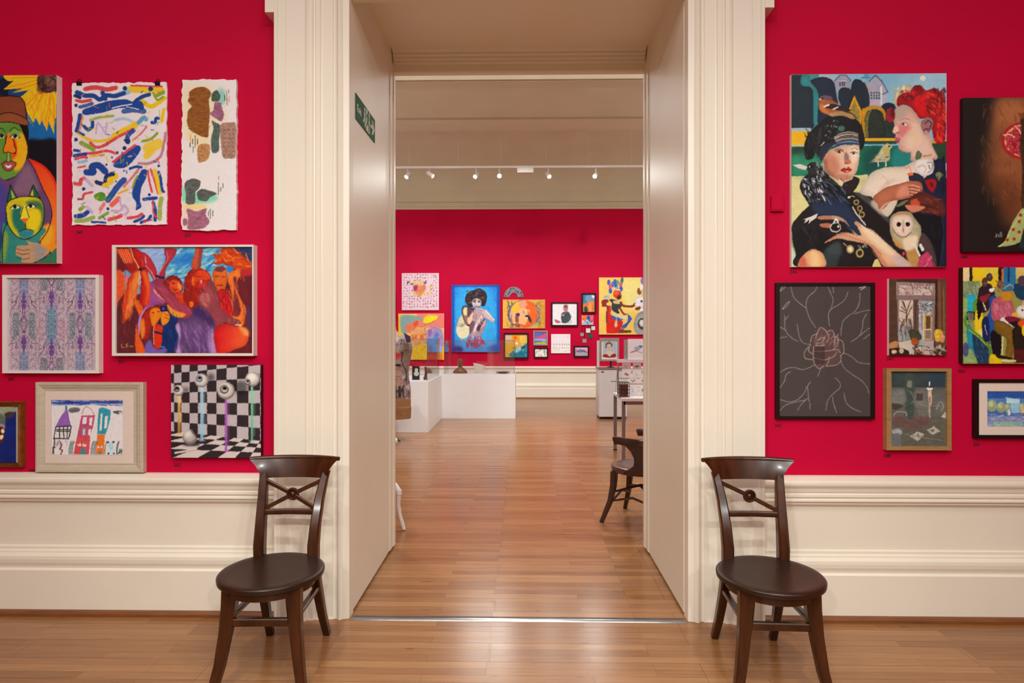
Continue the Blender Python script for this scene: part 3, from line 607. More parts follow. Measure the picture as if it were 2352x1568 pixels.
    # purple shirt
    A.p('5e3f70', 945, 990, 1060, 1000, 1180, 840, 1340, 980, 1370, 1100, 1385, 1240, 1415, 1410, 915, 1410, 945, 1200, 905, 1110, t=.12, ts=50).p('372254', 1100, 930, 1180, 850, 1330, 980, 1360, 1090, 1200, 1000, soft=22, a=.9)
    A.p('b48cc0', 905, 1110, 940, 1050, 970, 1180, 950, 1300, 970, 1410, 915, 1410, 945, 1230, soft=12).p('b890c4', 1350, 1120, 1400, 1410, 1320, 1410, 1300, 1230, soft=16, a=.8).dabs(['7c5a94', '8f6aa4', '4a2f60'], 70, (960, 1080, 1360, 1400), 120, 20, 70, .35, 20)
    A.p('7a1410', 1020, 640, 1090, 560, 1100, 720, 1050, 800, soft=12, a=.7).p('e0501c', 1230, 410, 1300, 460, 1320, 520, 1270, 480, soft=8, a=.8).p('8c1814', 1150, 640, 1200, 660, 1170, 800, 1130, 860, 1110, 740, soft=12, a=.8)
    A.s_('4a1410', 8, 1175, 500, 1215, 492).s_('4a1410', 7, 1250, 500, 1290, 505).s_('f0a070', 8, 1205, 570, 1215, 600).s_('5a1018', 9, 1185, 640, 1235, 655); A.p('f0d0c0', 1195, 545, 1225, 540, 1220, 570, 1200, 580, soft=5, a=.7)
    A.dabs(['d84a20', '7a1010', 'c02a14'], 60, (1010, 430, 1330, 860), 90, 9, 75, .45, 25).dabs(['f0904c', 'b02a14'], 40, (270, 430, 460, 1000), 120, 12, 100, .35, 12).dabs(['e8542c', '8a0f10'], 30, (480, 250, 590, 850), 110, 11, 80, .4, 12)
    A.dabs(['c05a70', '7a2438', 'b84a5c'], 40, (680, 560, 1100, 950), 110, 12, 42, .4, 10).dabs(['b06a6c', '74303c'], 30, (1210, 580, 1600, 1080), 110, 12, 55, .35, 15).dabs(['7a2a30', '4a141c'], 60, (200, 900, 430, 1390), 90, 14, 80, .3, 20).dabs(['7c2228', '50121a'], 50, (1700, 480, 1815, 1380), 90, 14, 85, .3, 15)
    A.dabs(['183a80', '061c48'], 40, (750, 960, 930, 1390), 100, 14, 75, .4, 20).dabs(['f08a3c', 'c4481a'], 30, (1540, 440, 1740, 1080), 90, 10, 80, .4, 15)
    # seated woman in orange
    A.p('d2141a', 1370, 1150, 1470, 1060, 1560, 1080, 1690, 1100, 1780, 1190, 1750, 1310, 1600, 1380, 1500, 1410, 1400, 1410, c2='e8642a', g=(1400, 1200, 1740, 1250), t=.12, ts=40).p('f09048', 1660, 1100, 1760, 1120, 1785, 1200, 1740, 1200, soft=14)
    # photographer
    A.p('b07ac4', 480, 960, 540, 880, 640, 845, 560, 900, 500, 1030, 470, 1200, 455, 1060, soft=4).p('a8221a', 490, 1010, 560, 880, 670, 850, 740, 900, 700, 960, 640, 960, 600, 1160, 560, 1260, 500, 1220, t=.25).p('e87a1c', 480, 1060, 520, 1000, 540, 1160, 500, 1240, soft=8)
    A.p('ee7d18', 600, 900, 690, 870, 740, 910, 740, 960, 690, 1040, 640, 1100, 610, 1040, t=.18); A.e('8a2a0c', 632, 930, 16, 9).e('8a2a0c', 700, 915, 16, 9)
    A.p('f0861c', 740, 930, 800, 910, 835, 960, 820, 1040, 750, 1080, 730, 1000, t=.2); A.s_('a04010', 8, 770, 940, 820, 960); A.s_('a04010', 8, 765, 985, 830, 1000); A.r('17124a', 722, 846, 800, 915, t=0).r('5a4a9a', 745, 865, 775, 895)
    A.p('d43018', 650, 1090, 745, 1085, 745, 1200, 735, 1330, 690, 1360, 650, 1320, t=.15).s_('f8c090', 8, 650, 1100, 640, 1200, 650, 1310); A.s_('10184a', 22, 655, 1160, 745, 1185, sm=0); A.s_('2a70b8', 18, 720, 1338, 770, 1340, sm=0)
    A.p('7058a8', 545, 1310, 600, 1250, 640, 1330, 700, 1370, 790, 1350, 780, 1410, 545, 1410, t=.15); A.p('e85a1c', 430, 1060, 470, 1200, 540, 1410, 430, 1410, t=.2)
    A.s_('c8a050', 6, 255, 1310, 262, 1345, 290, 1345); A.s_('c8a050', 6, 335, 1300, 310, 1310, 330, 1330, 305, 1345); A.s_('c8a050', 5, 345, 1335, 360, 1325, 370, 1340, 385, 1325, 400, 1338)
    return A.brush(2.2, 10, .07)
ART['dancers'] = dancers

def kaleidoscope():
    A = Art((15, 638, 222, 851), 'b3a2aa', (0, 610, 5.6), 11)
    A.dabs(['c4aeb8', 'a294a4', 'b8aaa0', 'bd9fb0'], 260, (90, 160, 1240, 1345), 70, 26, 90, .55, 20)
    W = (90, 1240)
    def col(cx, w, y0, y1, c): A.p(c, cx - w, y0, cx + w, y0, cx + w, y1, cx - w, y1, sm=0, a=.85, t=.22, ts=16)
    for cx in (305, 1030): col(cx, 62, 160, 400, '7486a8'); col(cx, 62, 1105, 1345, '7486a8')
    col(662, 80, 500, 1030, '7c88a8'); col(662, 46, 560, 960, '5f8fa0'); col(400, 60, 0, 0, '8a8a98')
    for cx in (206, 410, 930, 1135): col(cx, 40, 605, 935, '6c8284')
    for cx in (565, 765): col(cx, 48, 160, 320, '74848a'); col(cx, 48, 1180, 1345, '70787e')
    for cx in (520, 805): col(cx, 40, 700, 940, 'b493a0')
    D, P2, G = '4c2c5c', '6c427a', '445054'
    def mir(fn):
        for cx in (305, 662, 1030):
            for sx in (1, -1): fn(cx, sx)
    def stem(cx, sx, y, d):
        q = A.s_
        q(D, 7, cx + sx * 14, y, cx + sx * 12, y + d * 120, cx + sx * 26, y + d * 220, cx + sx * 60, y + d * 270); q(D, 6, cx + sx * 60, y + d * 40, cx + sx * 80, y + d * 140, cx + sx * 130, y + d * 200)
        q(D, 9, cx + sx * 80, y - d * 60, cx + sx * 100, y + d * 30, cx + sx * 150, y + d * 90); q(P2, 6, cx + sx * 20, y - d * 60, cx + sx * 60, y - d * 20, cx + sx * 55, y + d * 60, cx + sx * 20, y + d * 90)
        q(D, 6, cx + sx * 110, y + d * 10, cx + sx * 170, y + d * 15, cx + sx * 190, y - d * 20); q(D, 5, cx + sx * 150, y + d * 90, cx + sx * 175, y + d * 150, cx + sx * 165, y + d * 210)
        A.p('56307e', cx, y - d * 130, cx + sx * 16, y - d * 60, cx + sx * 38, y, cx + sx * 30, y + d * 70, cx, y + d * 100, a=.8, soft=4)
        q('8a5a9a', 5, cx + sx * 4, y + d * 60, cx + sx * 22, y + d * 170, cx + sx * 10, y + d * 290)
    for cx, y, d in ((305, 450, 1), (1030, 450, 1), (662, 430, -1), (305, 1010, -1), (1030, 1010, -1), (662, 1050, 1)):
        for sx in (1, -1): stem(cx, sx, y, d)
    for cx, y0, y1 in ((305, 640, 860), (1030, 640, 860), (662, 130, 260), (662, 1230, 1360)):
        for sx in (1, -1): A.s_(D, 8, cx, y0, cx + sx * 36, (y0 + y1) / 2, cx, y1); A.s_(D, 5, cx + sx * 12, y0 - 100, cx + sx * 10, y0)
    for sx in (1, -1):
        for k in range(5):
            A.s_('4f8a98', 5, 662 + sx * 10, 600 + k * 72, 662 + sx * 50, 640 + k * 72, 662 + sx * 12, 670 + k * 72, a=.8)
    R = random.Random(4)
    for _ in range(130):       # mirrored leafy scribble
        x, y = R.uniform(10, 178), R.uniform(0, 290); a = R.uniform(0, 3.14); l = R.uniform(14, 40); c = R.choice([D, G, '6c4a74', '80607c']); w = R.uniform(3, 6)
        x2, y2 = x + math.cos(a) * l, y + math.sin(a) * l; xm, ym = (x + x2) / 2 + R.uniform(-14, 14), (y + y2) / 2 + R.uniform(-14, 14)
        for cx in (305, 662, 1030):
            for sx in (1, -1):
                for cy, sy in ((170, 1), (750, -1), (750, 1), (1340, -1)):
                    A.s_(c, w, cx + sx * x, cy + sy * y, cx + sx * xm, cy + sy * ym, cx + sx * x2, cy + sy * y2, a=.6)
                    if w > 4.6: A.e('d0c0c4', cx + sx * (x + 8), cy + sy * (y + 8), 6, 10, a=.6)
    return A.brush(.8, 6, .03)
ART['kaleidoscope'] = kaleidoscope

def crayon():
    A = Art((118, 919, 282, 1044), 'd6d3d3', (0, 820, 5.6), 13)
    A.dabs(['b8c0c8', 'c4c4c8', 'a8b4b8'], 150, (665, 640, 1580, 1240), 70, 4, 88, .6, 8)
    A.r('2c4296', 665, 560, 1590, 600, t=.2); A.s_('6f90c0', 34, 668, 575, 740, 580); A.dabs(['2440a0', '1c2c78', '8aa4d0', '3c5ab0'], 60, (670, 560, 1580, 615), 160, 8, 2, .8, 4); A.s_('2c4a9c', 6, 1380, 600, 1480, 618, 1570, 632); A.s_('8aa8cc', 18, 670, 610, 800, 612, a=.6)
    def scr(c, x0, y0, x1, y1, n):
        for _ in range(n): A.s_(c, 7, A.rng.uniform(x0, x1), A.rng.uniform(y0, y1), A.rng.uniform(x0, x1), A.rng.uniform(y0, y1), sm=0, a=.8)
    A.p('6e6e70', 880, 690, 900, 655, 960, 645, 1020, 655, 1025, 690, 960, 712, 900, 710, t=.2); scr('58585c', 885, 655, 1022, 708, 16); scr('5a5a60', 1455, 680, 1585, 735, 14); scr('3a3a40', 1460, 690, 1530, 730, 8)
    # house with purple roof
    A.r('2c7c84', 838, 622, 862, 690); A.p('8d5cae', 845, 690, 868, 690, 905, 880, 720, 890, 770, 790, sm=0, t=.14); A.s_('4a2f6a', 5, 845, 680, 770, 790, 718, 888); A.s_('4a2f6a', 5, 868, 680, 880, 780, 908, 880)
    K = '2c2624'
    for l in ((715, 895, 915, 885), (722, 930, 905, 930), (715, 1045, 880, 1048), (715, 895, 690, 1050), (915, 885, 900, 960), (905, 960, 880, 1048), (765, 900, 765, 1045), (815, 900, 820, 1045), (865, 895, 862, 1045), (725, 950, 895, 955), (700, 1040, 695, 1160), (680, 1160, 690, 1240)): A.s_(K, 13, *l, sm=0)
    A.s_('7c4448', 18, 775, 1090, 790, 1140, 770, 1180, 800, 1200, 780, 1245); A.dabs(['4a4a48', '6a6a68'], 16, (700, 1060, 870, 1130), 50, 5, 90, .7, 10)
    # pink and red house
    A.s_('b06070', 8, 1055, 730, 1080, 660, 1115, 635, 1170, 670, 1210, 740); A.p('b44a72', 1045, 750, 1222, 742, 1195, 900, 1150, 1010, 992, 1010, 1020, 880, sm=0, t=.16)
    for q in ((1068, 770, 1118, 768, 1108, 858, 1056, 858), (1150, 778, 1190, 776, 1180, 880, 1145, 872), (1062, 925, 1085, 905, 1102, 930, 1095, 1000, 1060, 1000), (1140, 925, 1172, 925, 1158, 1000, 1130, 1000)): A.p('dcd8d6', *q, sm=0)
    A.s_('3a8a78', 10, 1060, 990, 1062, 930, 1078, 912, 1092, 930, 1088, 990); A.p('c84850', 990, 1010, 1160, 1010, 1142, 1250, 945, 1250, sm=0, t=.16); A.p('ece0d0', 985, 1110, 1010, 1130, 1030, 1095, 1050, 1140, 1000, 1140, sm=0).p('ece0d0', 1058, 1140, 1072, 1095, 1085, 1130, 1112, 1110, 1105, 1150, sm=0); A.p('3a848e', 1035, 1172, 1100, 1172, 1095, 1250, 1028, 1250, sm=0)
    # teal and orange house
    A.p('2c8ea0', 1270, 660, 1330, 645, 1424, 680, 1415, 800, 1380, 920, 1358, 990, 1248, 985, 1256, 820, sm=0, t=.14); A.p('dcd8d6', 1296, 720, 1318, 720, 1305, 940, 1278, 940, sm=0).p('dcd8d6', 1350, 760, 1388, 750, 1370, 910, 1338, 915, sm=0); A.s_('2c8ea0', 5, 1300, 610, 1300, 660)
    A.p('e8702a', 1250, 990, 1348, 990, 1335, 1250, 1232, 1250, sm=0, t=.12); A.p('f0e4d0', 1245, 1165, 1262, 1135, 1285, 1165, sm=0).p('f0e4d0', 1290, 1160, 1310, 1130, 1320, 1165, sm=0); A.p('3a848e', 1268, 1205, 1300, 1205, 1296, 1250, 1264, 1250, sm=0)
    A.p('bfd4dc', 1372, 1090, 1470, 1085, 1475, 1245, 1365, 1245, sm=0); A.s_('7aa8b8', 8, 1405, 1095, 1415, 1170, 1440, 1165); A.s_('7aa8b8', 8, 1440, 1090, 1440, 1165)
    for x, y in ((1388, 1090), (1460, 1088), (1395, 1235), (1462, 1235)): A.e('2a1c2c', x, y, 13, 13)
    for x in (680, 695, 890, 905, 920, 935, 1175, 1192, 1210, 1226, 1352, 1500, 1512): A.s_('3a5a50' if 880 < x < 940 else '3c3c3c', 8, x + 22, 1080 if x > 800 else 1160, x, 1160, x - 4, 1245)
    A.s_('3c3c3c', 8, 1520, 1240, 1545, 1170, 1530, 1240, 1565, 1180, 1560, 1245); scr('3a6a58', 1530, 1190, 1570, 1240, 6)
    return A.brush(1.2, 5, .04)
ART['crayon'] = crayon

def checker():
    A = Art((393, 838, 598, 1051), '2a2226', (370, 820, 5.807), 15)
    LT, DK = 'b0a6a8', '2a2124'
    X = [125, 172, 270, 378, 488, 610, 735, 868, 1008, 1158, 1316, 1360]
    rows = [(-40, -140), (218, 102), (347, 272), (475, 441), (605, 612), (735, 780), (860, 943), (985, 1112)]
    def ry(r, x): a, b = rows[r]; return a + (x - 130) / 1186 * (b - a)
    for c in range(11):
        for r in range(7):
            if (c + r) % 2 == 0: A.p(LT, X[c], ry(r, X[c]), X[c + 1], ry(r, X[c + 1]), X[c + 1], ry(r + 1, X[c + 1]), X[c], ry(r + 1, X[c]), sm=0, t=.05, ts=60)
    # floor tiles: plane homography from the skirting line down to the front
    src = np.array([[4, 0], [10, 0], [10, 4], [6, 4]], float); dst = np.array([[488, 1022], [1316, 1112], [1165, 1350], [140, 1348]], float)
    M = []; bb = []
    for (x, y), (u, v) in zip(src, dst): M += [[x, y, 1, 0, 0, 0, -u * x, -u * y], [0, 0, 0, x, y, 1, -v * x, -v * y]]; bb += [u, v]
    h = np.append(np.linalg.solve(np.array(M), np.array(bb)), 1).reshape(3, 3)
    def fl(i, j): p = h @ np.array([i, j, 1.]); return p[0] / p[2], p[1] / p[2]
    A.p(DK, 125, 985, 700, 1045, 1360, 1118, 1360, 1360, 125, 1360, sm=0)
    for i in range(-8, 14):
        for j in range(0, 7):
            if (i + j) % 2 == 1:
                q = [fl(i, j), fl(i + 1, j), fl(i + 1, j + 1), fl(i, j + 1)]
                if all(-2000 < a < 3000 and -100 < b < 3000 for a, b in q): A.p('c4b8b4', *np.array(q).ravel(), sm=0, t=.03)
    # the shadows belong to the photographed picture
    for x, y, r in ((1060, 410, 90), (330, 440, 36), (660, 270, 50), (1325, 240, 30)): A.e('0e0a0c', x, y, r, r * 1.1, soft=26, a=.55)
    for c, c2, x0, x1, y0, y1 in (('e8c070', 'a87830', 222, 256, 520, 1025), ('a8cce0', '7fb8d0', 520, 562, 400, 1110), ('b060b8', '8a50a0', 846, 880, 560, 1250), ('7fc8a0', '58a080', 1190, 1222, 390, 1115)):
        A.r(c, x0, y0, x1, y1, a=.85, c2=c2, g=(x0, y0, x0, y1)); A.r(c, x1, y0 + 40, x1 + 26, y1 - 60, a=.3, soft=8); A.e(c, (x0 + x1) / 2, y1, 50, 14, a=.5, soft=6)
    for cx, cy, r, ex, ey, er, ic in ((232, 442, 74, 208, 425, 40, '3a3436'), (535, 310, 92, 508, 285, 46, '6f8fb8'), (860, 445, 116, 838, 425, 62, '8a8480'), (1215, 292, 96, 1148, 325, 40, '9a9490')):
        A.e('6e6866', cx, cy, r, r); A.e('b8b0a8', cx - r * .05, cy - r * .08, r * .9, r * .86, soft=r * .1); A.e('e4e0d6', cx - r * .15, cy - r * .25, r * .6, r * .55, soft=r * .2)
        A.e('5e5856', ex, ey, er, er * .95, soft=3).e(ic, ex, ey - er * .05, er * .8, er * .75, soft=2).e('cfc8c0', ex + er * .1, ey + er * .3, er * .45, er * .3, soft=4, a=.7).e('0c0a0a', ex + er * .1, ey - er * .2, er * .42, er * .4).s_('1c1818', 5, ex - er * .9, ey + er * .5, ex, ey + er * .95, ex + er * .9, ey + er * .5)
    A.e('10c', 0, 0, 1, 1) if False else None
    A.e('0c090a', 400, 1160, 120, 26, soft=14, a=.8).e('6a6462', 385, 1068, 100, 100).e('a8a29c', 375, 1050, 84, 80, soft=14).e('d0cac4', 360, 1030, 50, 46, soft=20); A.p('1c181a', 400, 985, 450, 980, 482, 1060, 470, 1080, 440, 1040, soft=3).s_('a09a96', 8, 410, 980, 450, 1040, 470, 1090)
    A.s_('c8b8b0', 26, 190, 1275, 330, 1250, 470, 1222); A.s_('8a7a76', 6, 190, 1290, 330, 1264, 470, 1236)
    return A.brush(.7, 6, .03)
ART['checker'] = checker

def gilt():
    A = Art((-70, 934, 37, 1063), '14307e', (0, 820, 5.6), 17)
    A.p('11246c', -400, 700, 200, 700, 210, 1370, -400, 1370, t=.25, ts=30); A.p('8f9478', -400, 620, 190, 640, 190, 700, 100, 740, 60, 800, 60, 900, 0, 900, -400, 900, t=.3, ts=30); A.p('5c6a5c', -100, 700, 60, 760, 40, 900, -100, 900, soft=10, t=.3); A.p('3a3438', 60, 720, 180, 700, 170, 760, 90, 780, t=.3)
    A.p('a88ab0', -60, 880, 30, 860, 60, 920, -60, 940, soft=10); A.p('5a2418', -60, 900, 40, 900, 60, 960, 40, 1080, 10, 1100, -60, 1080, t=.3).p('e8d8b0', 10, 940, 40, 920, 55, 960, 30, 980).p('f0e0c0', -10, 1010, 40, 1000, 30, 1050, 0, 1050)
    return A.brush(2, 8)
ART['gilt'] = gilt
def portrait():
    A = Art((1818, 169.5, 2174, 612.5), '7fb2cc', (1800, 150, 3.2), 21); A.rim = .45
    A.r('17171c', 560, 830, 1200, 1480).r('3c3c34', 1060, 560, 1200, 720)
    A.p('6aa4c0', 600, 60, 1200, 60, 1200, 330, 600, 330, c2='94bcd0', g=(600, 60, 900, 300), t=.05, sm=0)
    A.r('9ab4c4', 190, 60, 380, 110); A.r('3b8686', 50, 60, 260, 470, t=.1); A.r('1d2b37', 55, 65, 133, 160, t=.15)
    A.p('1e2c36', 55, 150, 140, 142, 205, 165, 216, 220, 216, 456, 55, 456, t=.15); A.p('2f8a90', 130, 70, 190, 70, 190, 120, 240, 170, 256, 230, 258, 430, 220, 430, 216, 180, 190, 155, 130, 140, t=.1)
    A.p('1e2b3e', 195, 112, 240, 90, 300, 82, 355, 105, 380, 150, 395, 220, 400, 330, 390, 420, 256, 430, 258, 240, 240, 170, t=.18)
    A.p('8f93a8', 370, 112, 415, 70, 462, 70, 495, 115, 490, 190, 385, 185, sm=0, t=.1); A.s_('4a5c6c', 7, 372, 112, 417, 70, 460, 70, 498, 115, sm=0)
    for x in (410, 428, 442): A.r('3a3e48', x, 118, x + 9, 150, t=0)
    A.s_('d0d0d4', 4, 398, 114, 460, 112, sm=0); A.r('a89a94', 585, 130, 630, 190); A.s_('3f86a8', 12, 575, 90, 632, 90, sm=0); A.r('5a90b0', 590, 62, 624, 84)
    A.p('9a9db2', 630, 118, 676, 74, 722, 118, 765, 190, 758, 210, 722, 225, 722, 290, 628, 295, sm=0, t=.08); A.s_('34445a', 7, 628, 118, 676, 72, 724, 118, sm=0); A.s_('34445a', 6, 722, 118, 768, 196, 726, 214, sm=0)
    for r in range(3):
        for c in range(4): A.r('3b4048', 640 + c * 19, 196 + r * 19, 651 + c * 19, 208 + r * 19, t=0)
    A.r('b4a0b4', 632, 258, 722, 292); A.p('b0a4b8', 728, 225, 768, 210, 740, 290, 726, 290, sm=0); A.r('d8d8dc', 712, 150, 724, 290)
    A.p('1f2a38', 405, 182, 480, 168, 520, 250, 500, 330, 420, 320, t=.15).p('1c2836', 480, 330, 490, 200, 505, 120, 545, 98, 585, 128, 604, 220, 612, 335, t=.15).p('1f2c3a', 586, 125, 626, 200, 630, 300, 600, 330, t=.1); A.s_('8490a8', 10, 386, 190, 400, 250, 418, 300, a=.8); A.e('1c2030', 770, 322, 58, 48)
    A.r('26302e', 440, 330, 830, 540, t=.2)
    A.p('c98e1f', 520, 218, 475, 330, 500, 380, 570, 440, 575, 340, sm=0, t=.1); A.p('8c7c34', 520, 250, 492, 335, 520, 385, 560, 420, 558, 340, sm=0, t=.35, ts=8)
    A.p('d79a20', 570, 345, 605, 308, 660, 295, 720, 308, 748, 350, 748, 400, 735, 400, 725, 345, 660, 318, 612, 345, 596, 400, 602, 535, 590, 535, t=.15); A.p('6a6a30', 600, 380, 640, 325, 660, 320, 640, 380, 625, 520, 602, 520, t=.35, ts=8).p('28302a', 628, 380, 665, 320, 722, 350, 742, 420, 742, 528, 630, 528, t=.3, ts=9)
    A.r('dda022', 590, 535, 830, 556, t=.15); A.p('e0a428', 1090, 560, 1150, 540, 1190, 535, 1190, 560, 1110, 580, t=.15)
    A.r('0f624c', 55, 590, 940, 815, t=.25, ts=30); A.r('1d4638', 590, 556, 830, 580, t=.2); A.p('1c3a2e', 60, 595, 200, 590, 230, 660, 160, 700, 60, 640, soft=14, t=.2).p('2f8a60', 60, 660, 220, 650, 270, 720, 160, 800, 60, 800, soft=18, a=.7, t=.2).p('1c7a74', 820, 610, 950, 640, 940, 740, 800, 745, soft=14).p('0c4440', 600, 640, 700, 600, 720, 740, 600, 790, soft=18, a=.8)
    A.r('24402c', 1090, 575, 1190, 700, t=.2); A.r('93b0bc', 55, 456, 200, 480); A.p('e3a812', 55, 480, 200, 480, 170, 560, 150, 585, 55, 585, sm=0, t=.1).r('b4b47a', 55, 575, 150, 594)
    A.p('bdbb83', 50, 812, 200, 808, 560, 806, 620, 800, 600, 950, 300, 1100, 100, 1480, 50, 1480, sm=0, t=.12, ts=30); A.p('cfc68a', 60, 860, 160, 880, 180, 1040, 60, 1160, soft=20, a=.8).r('b4c4a8', 50, 1340, 110, 1480, t=.1)
    # hat of the seated woman
    A.p('191a1d', 150, 640, 155, 560, 190, 490, 250, 430, 300, 390, 345, 365, 420, 352, 490, 368, 550, 410, 582, 470, 596, 550, 585, 600, 560, 625, 545, 560, 430, 560, 330, 600, 290, 690, 235, 640, 215, 680, 170, 690, t=.2, ts=16)
    A.p('33343a', 245, 640, 240, 560, 262, 470, 280, 460, 268, 560, soft=4, a=.8).dabs(['c0c0c0', '3a4a48', '5a5a60', '0a0a0c'], 70, (300, 400, 440, 540), 10, 6, None, .7, 90).e('3c6a5c', 425, 462, 24, 20, t=.3).dabs(['0c0c0e', '2c2c30'], 40, (160, 480, 260, 660), 50, 10, 70, .6)
    A.p('2a2c40', 262, 640, 285, 590, 350, 560, 420, 552, 400, 575, 340, 600, 295, 690, 270, 690, t=.12)
    for k, (c, w) in enumerate((('8c8478', 10), ('b8b0a4', 9), ('6a625c', 10), ('a8a29a', 9), ('4a4a5c', 12), ('506c8c', 12))): A.s_(c, w, 372 + k * 5, 528 + k * 9, 430, 496 + k * 15, 500, 490 + k * 15, 545, 505 + k * 14)
    A.s_('26385a', 15, 372, 598, 440, 574, 548, 578); A.s_('b8bcc0', 6, 276, 588, 300, 560)
    # bird on the hat
    A.p('a8602c', 258, 290, 262, 250, 290, 228, 340, 240, 385, 270, 420, 300, 470, 320, 440, 345, 380, 365, 310, 352, 272, 330, t=.15); A.p('c07038', 262, 290, 285, 280, 320, 330, 350, 355, 300, 350, 268, 325, soft=5); A.p('6a5060', 262, 235, 295, 218, 345, 225, 360, 250, 300, 250); A.e('c8c0b0', 268, 246, 10, 7).e('141010', 285, 240, 7, 6)
    A.p('2a2428', 300, 305, 350, 280, 430, 300, 500, 330, 445, 336, 350, 318).s_('e0dcd8', 12, 298, 300, 330, 288); A.s_('e4e0dc', 9, 365, 318, 400, 305); A.p('b08a5c', 330, 350, 420, 335, 480, 350, 530, 385, 500, 392, 440, 370, 350, 372, t=.2); A.s_('3a3028', 9, 440, 335, 500, 352, 535, 385)
    # her face
    A.p('d9ab8c', 290, 690, 330, 628, 400, 594, 470, 585, 548, 586, 558, 650, 553, 710, 540, 770, 520, 805, 480, 836, 420, 850, 360, 815, 310, 780, 285, 735, t=.04, c2='e6c4a8', g=(320, 700, 540, 640))
    A.p('b8745c', 300, 690, 345, 645, 400, 690, 410, 770, 380, 815, 320, 775, soft=18, a=.9).p('8e5a4c', 288, 700, 318, 690, 330, 760, 400, 825, 370, 825, 310, 785, soft=9, a=.85).p('b0725c', 400, 800, 480, 800, 500, 830, 430, 850, 380, 825, soft=8, a=.8).p('7d5a60', 448, 640, 474, 650, 482, 700, 470, 715, 448, 700, soft=6, a=.85).p('f0d4ba', 490, 600, 540, 600, 550, 660, 520, 720, 500, 690, soft=12, a=.8)
    A.s_('6a4438', 6, 375, 622, 405, 610, 440, 622); A.p('e8dcd0', 385, 634, 408, 622, 436, 634, 408, 645).e('3a241c', 408, 633, 12, 10); A.s_('40281f', 5, 382, 634, 408, 619, 440, 634); A.p('e0d4c8', 492, 646, 515, 634, 540, 646, 515, 656).e('38241c', 515, 645, 11, 9); A.s_('40281f', 5, 490, 644, 515, 632, 543, 645); A.s_('8a5a48', 5, 495, 615, 520, 605, 545, 616)
    A.p('b86a54', 445, 708, 470, 690, 495, 700, 495, 718, 465, 726, soft=3); A.s_('40201c', 5, 450, 718, 470, 714); A.p('b23c34', 418, 768, 445, 750, 462, 756, 475, 744, 500, 766, 480, 784, 455, 788, 435, 782, t=.1); A.s_('5a1a18', 5, 420, 768, 460, 765, 500, 766); A.e('e0a094', 468, 778, 12, 4)
    A.s_('9a604a', 5, 470, 800, 462, 830, a=.7); A.p('e4c09c', 400, 836, 440, 850, 482, 842, 445, 908, 430, 890, sm=0)
    # coat
    A.p('1b1618', 60, 1175, 100, 1115, 175, 1040, 300, 960, 430, 890, 520, 930, 600, 950, 690, 1030, 790, 1150, 830, 1290, 700, 1240, 660, 1300, 690, 1400, 640, 1480, 110, 1480, 90, 1380, 66, 1290, t=.2, ts=30); A.p('0e0f10', 66, 1240, 200, 1200, 320, 1250, 300, 1360, 200, 1340, 120, 1420, 90, 1380, soft=8)
    A.p('271c22', 430, 905, 445, 860, 500, 840, 515, 815, 560, 840, 530, 905, 480, 940, t=.1); A.p('3c403e', 520, 935, 600, 950, 660, 1000, 780, 1130, 760, 1150, 660, 1050, 580, 985, soft=5, t=.1); A.p('2a3436', 300, 1360, 400, 1300, 420, 1370, 380, 1480, 310, 1480, soft=8, t=.15).p('3a4444', 320, 1350, 400, 1290, 430, 1380, 360, 1385, soft=10, a=.7)
    # right woman: blouse, dress
    A.p('182038', 1085, 700, 1150, 690, 1190, 740, 1190, 1480, 1100, 1480, 1000, 1180, 930, 1090, 960, 1000, 1020, 860, t=.15); A.p('101216', 820, 1050, 900, 1010, 1000, 1090, 1120, 1100, 1170, 1120, 1140, 1480, 1090, 1480, 1000, 1260, 900, 1120, 810, 1090, t=.15)
    A.p('e2d2be', 560, 930, 600, 850, 660, 780, 760, 748, 880, 742, 940, 715, 1010, 690, 1100, 690, 1060, 800, 1000, 860, 860, 960, 820, 1040, 762, 1112, 700, 1040, 650, 970, 600, 955, t=.06, ts=40); A.p('cbb6a4', 700, 920, 760, 850, 830, 840, 740, 900, 720, 960, soft=8).p('c8bca8', 640, 1020, 700, 960, 740, 1000, 830, 990, 762, 1110, soft=8, a=.8).s_('b8a490', 5, 740, 750, 860, 752, 920, 745); A.s_('c0ac98', 6, 720, 800, 770, 860, 760, 900, a=.7)
    # her head
    A.p('d4a696', 830, 308, 880, 296, 940, 320, 985, 370, 1010, 440, 1020, 500, 1078, 508, 1095, 600, 1128, 690, 1000, 700, 935, 700, 935, 650, 900, 640, 865, 632, 842, 600, 850, 575, 818, 548, 822, 508, 800, 488, 814, 445, 806, 390, t=.05, c2='e2c0ac', g=(830, 400, 1080, 620))
    A.p('a89c8c', 815, 330, 880, 298, 925, 320, 900, 370, 830, 400, soft=10, a=.85).p('cf6c6e', 845, 440, 920, 440, 950, 470, 900, 500, 860, 540, 840, 500, soft=12, a=.85).p('dcc0a0', 940, 440, 1000, 440, 1020, 560, 960, 610, 900, 600, soft=16, a=.8).p('d8b4a8', 960, 600, 1080, 600, 1110, 680, 980, 690, soft=12, a=.7)
    A.p('ddb8a0', 806, 470, 830, 440, 845, 480, 815, 500, soft=4); A.s_('7a4440', 6, 825, 498, 850, 496); A.p('b0505a', 816, 540, 838, 530, 862, 546, 842, 552, soft=1).p('963a44', 820, 553, 848, 553, 845, 572, 828, 566, soft=1); A.p('e8e0d8', 868, 434, 890, 424, 910, 436, 885, 444).e('3a2a28', 880, 433, 9, 8); A.s_('5a3c38', 4, 862, 434, 888, 421, 912, 436); A.s_('a87068', 6, 858, 405, 890, 392, 925, 398)
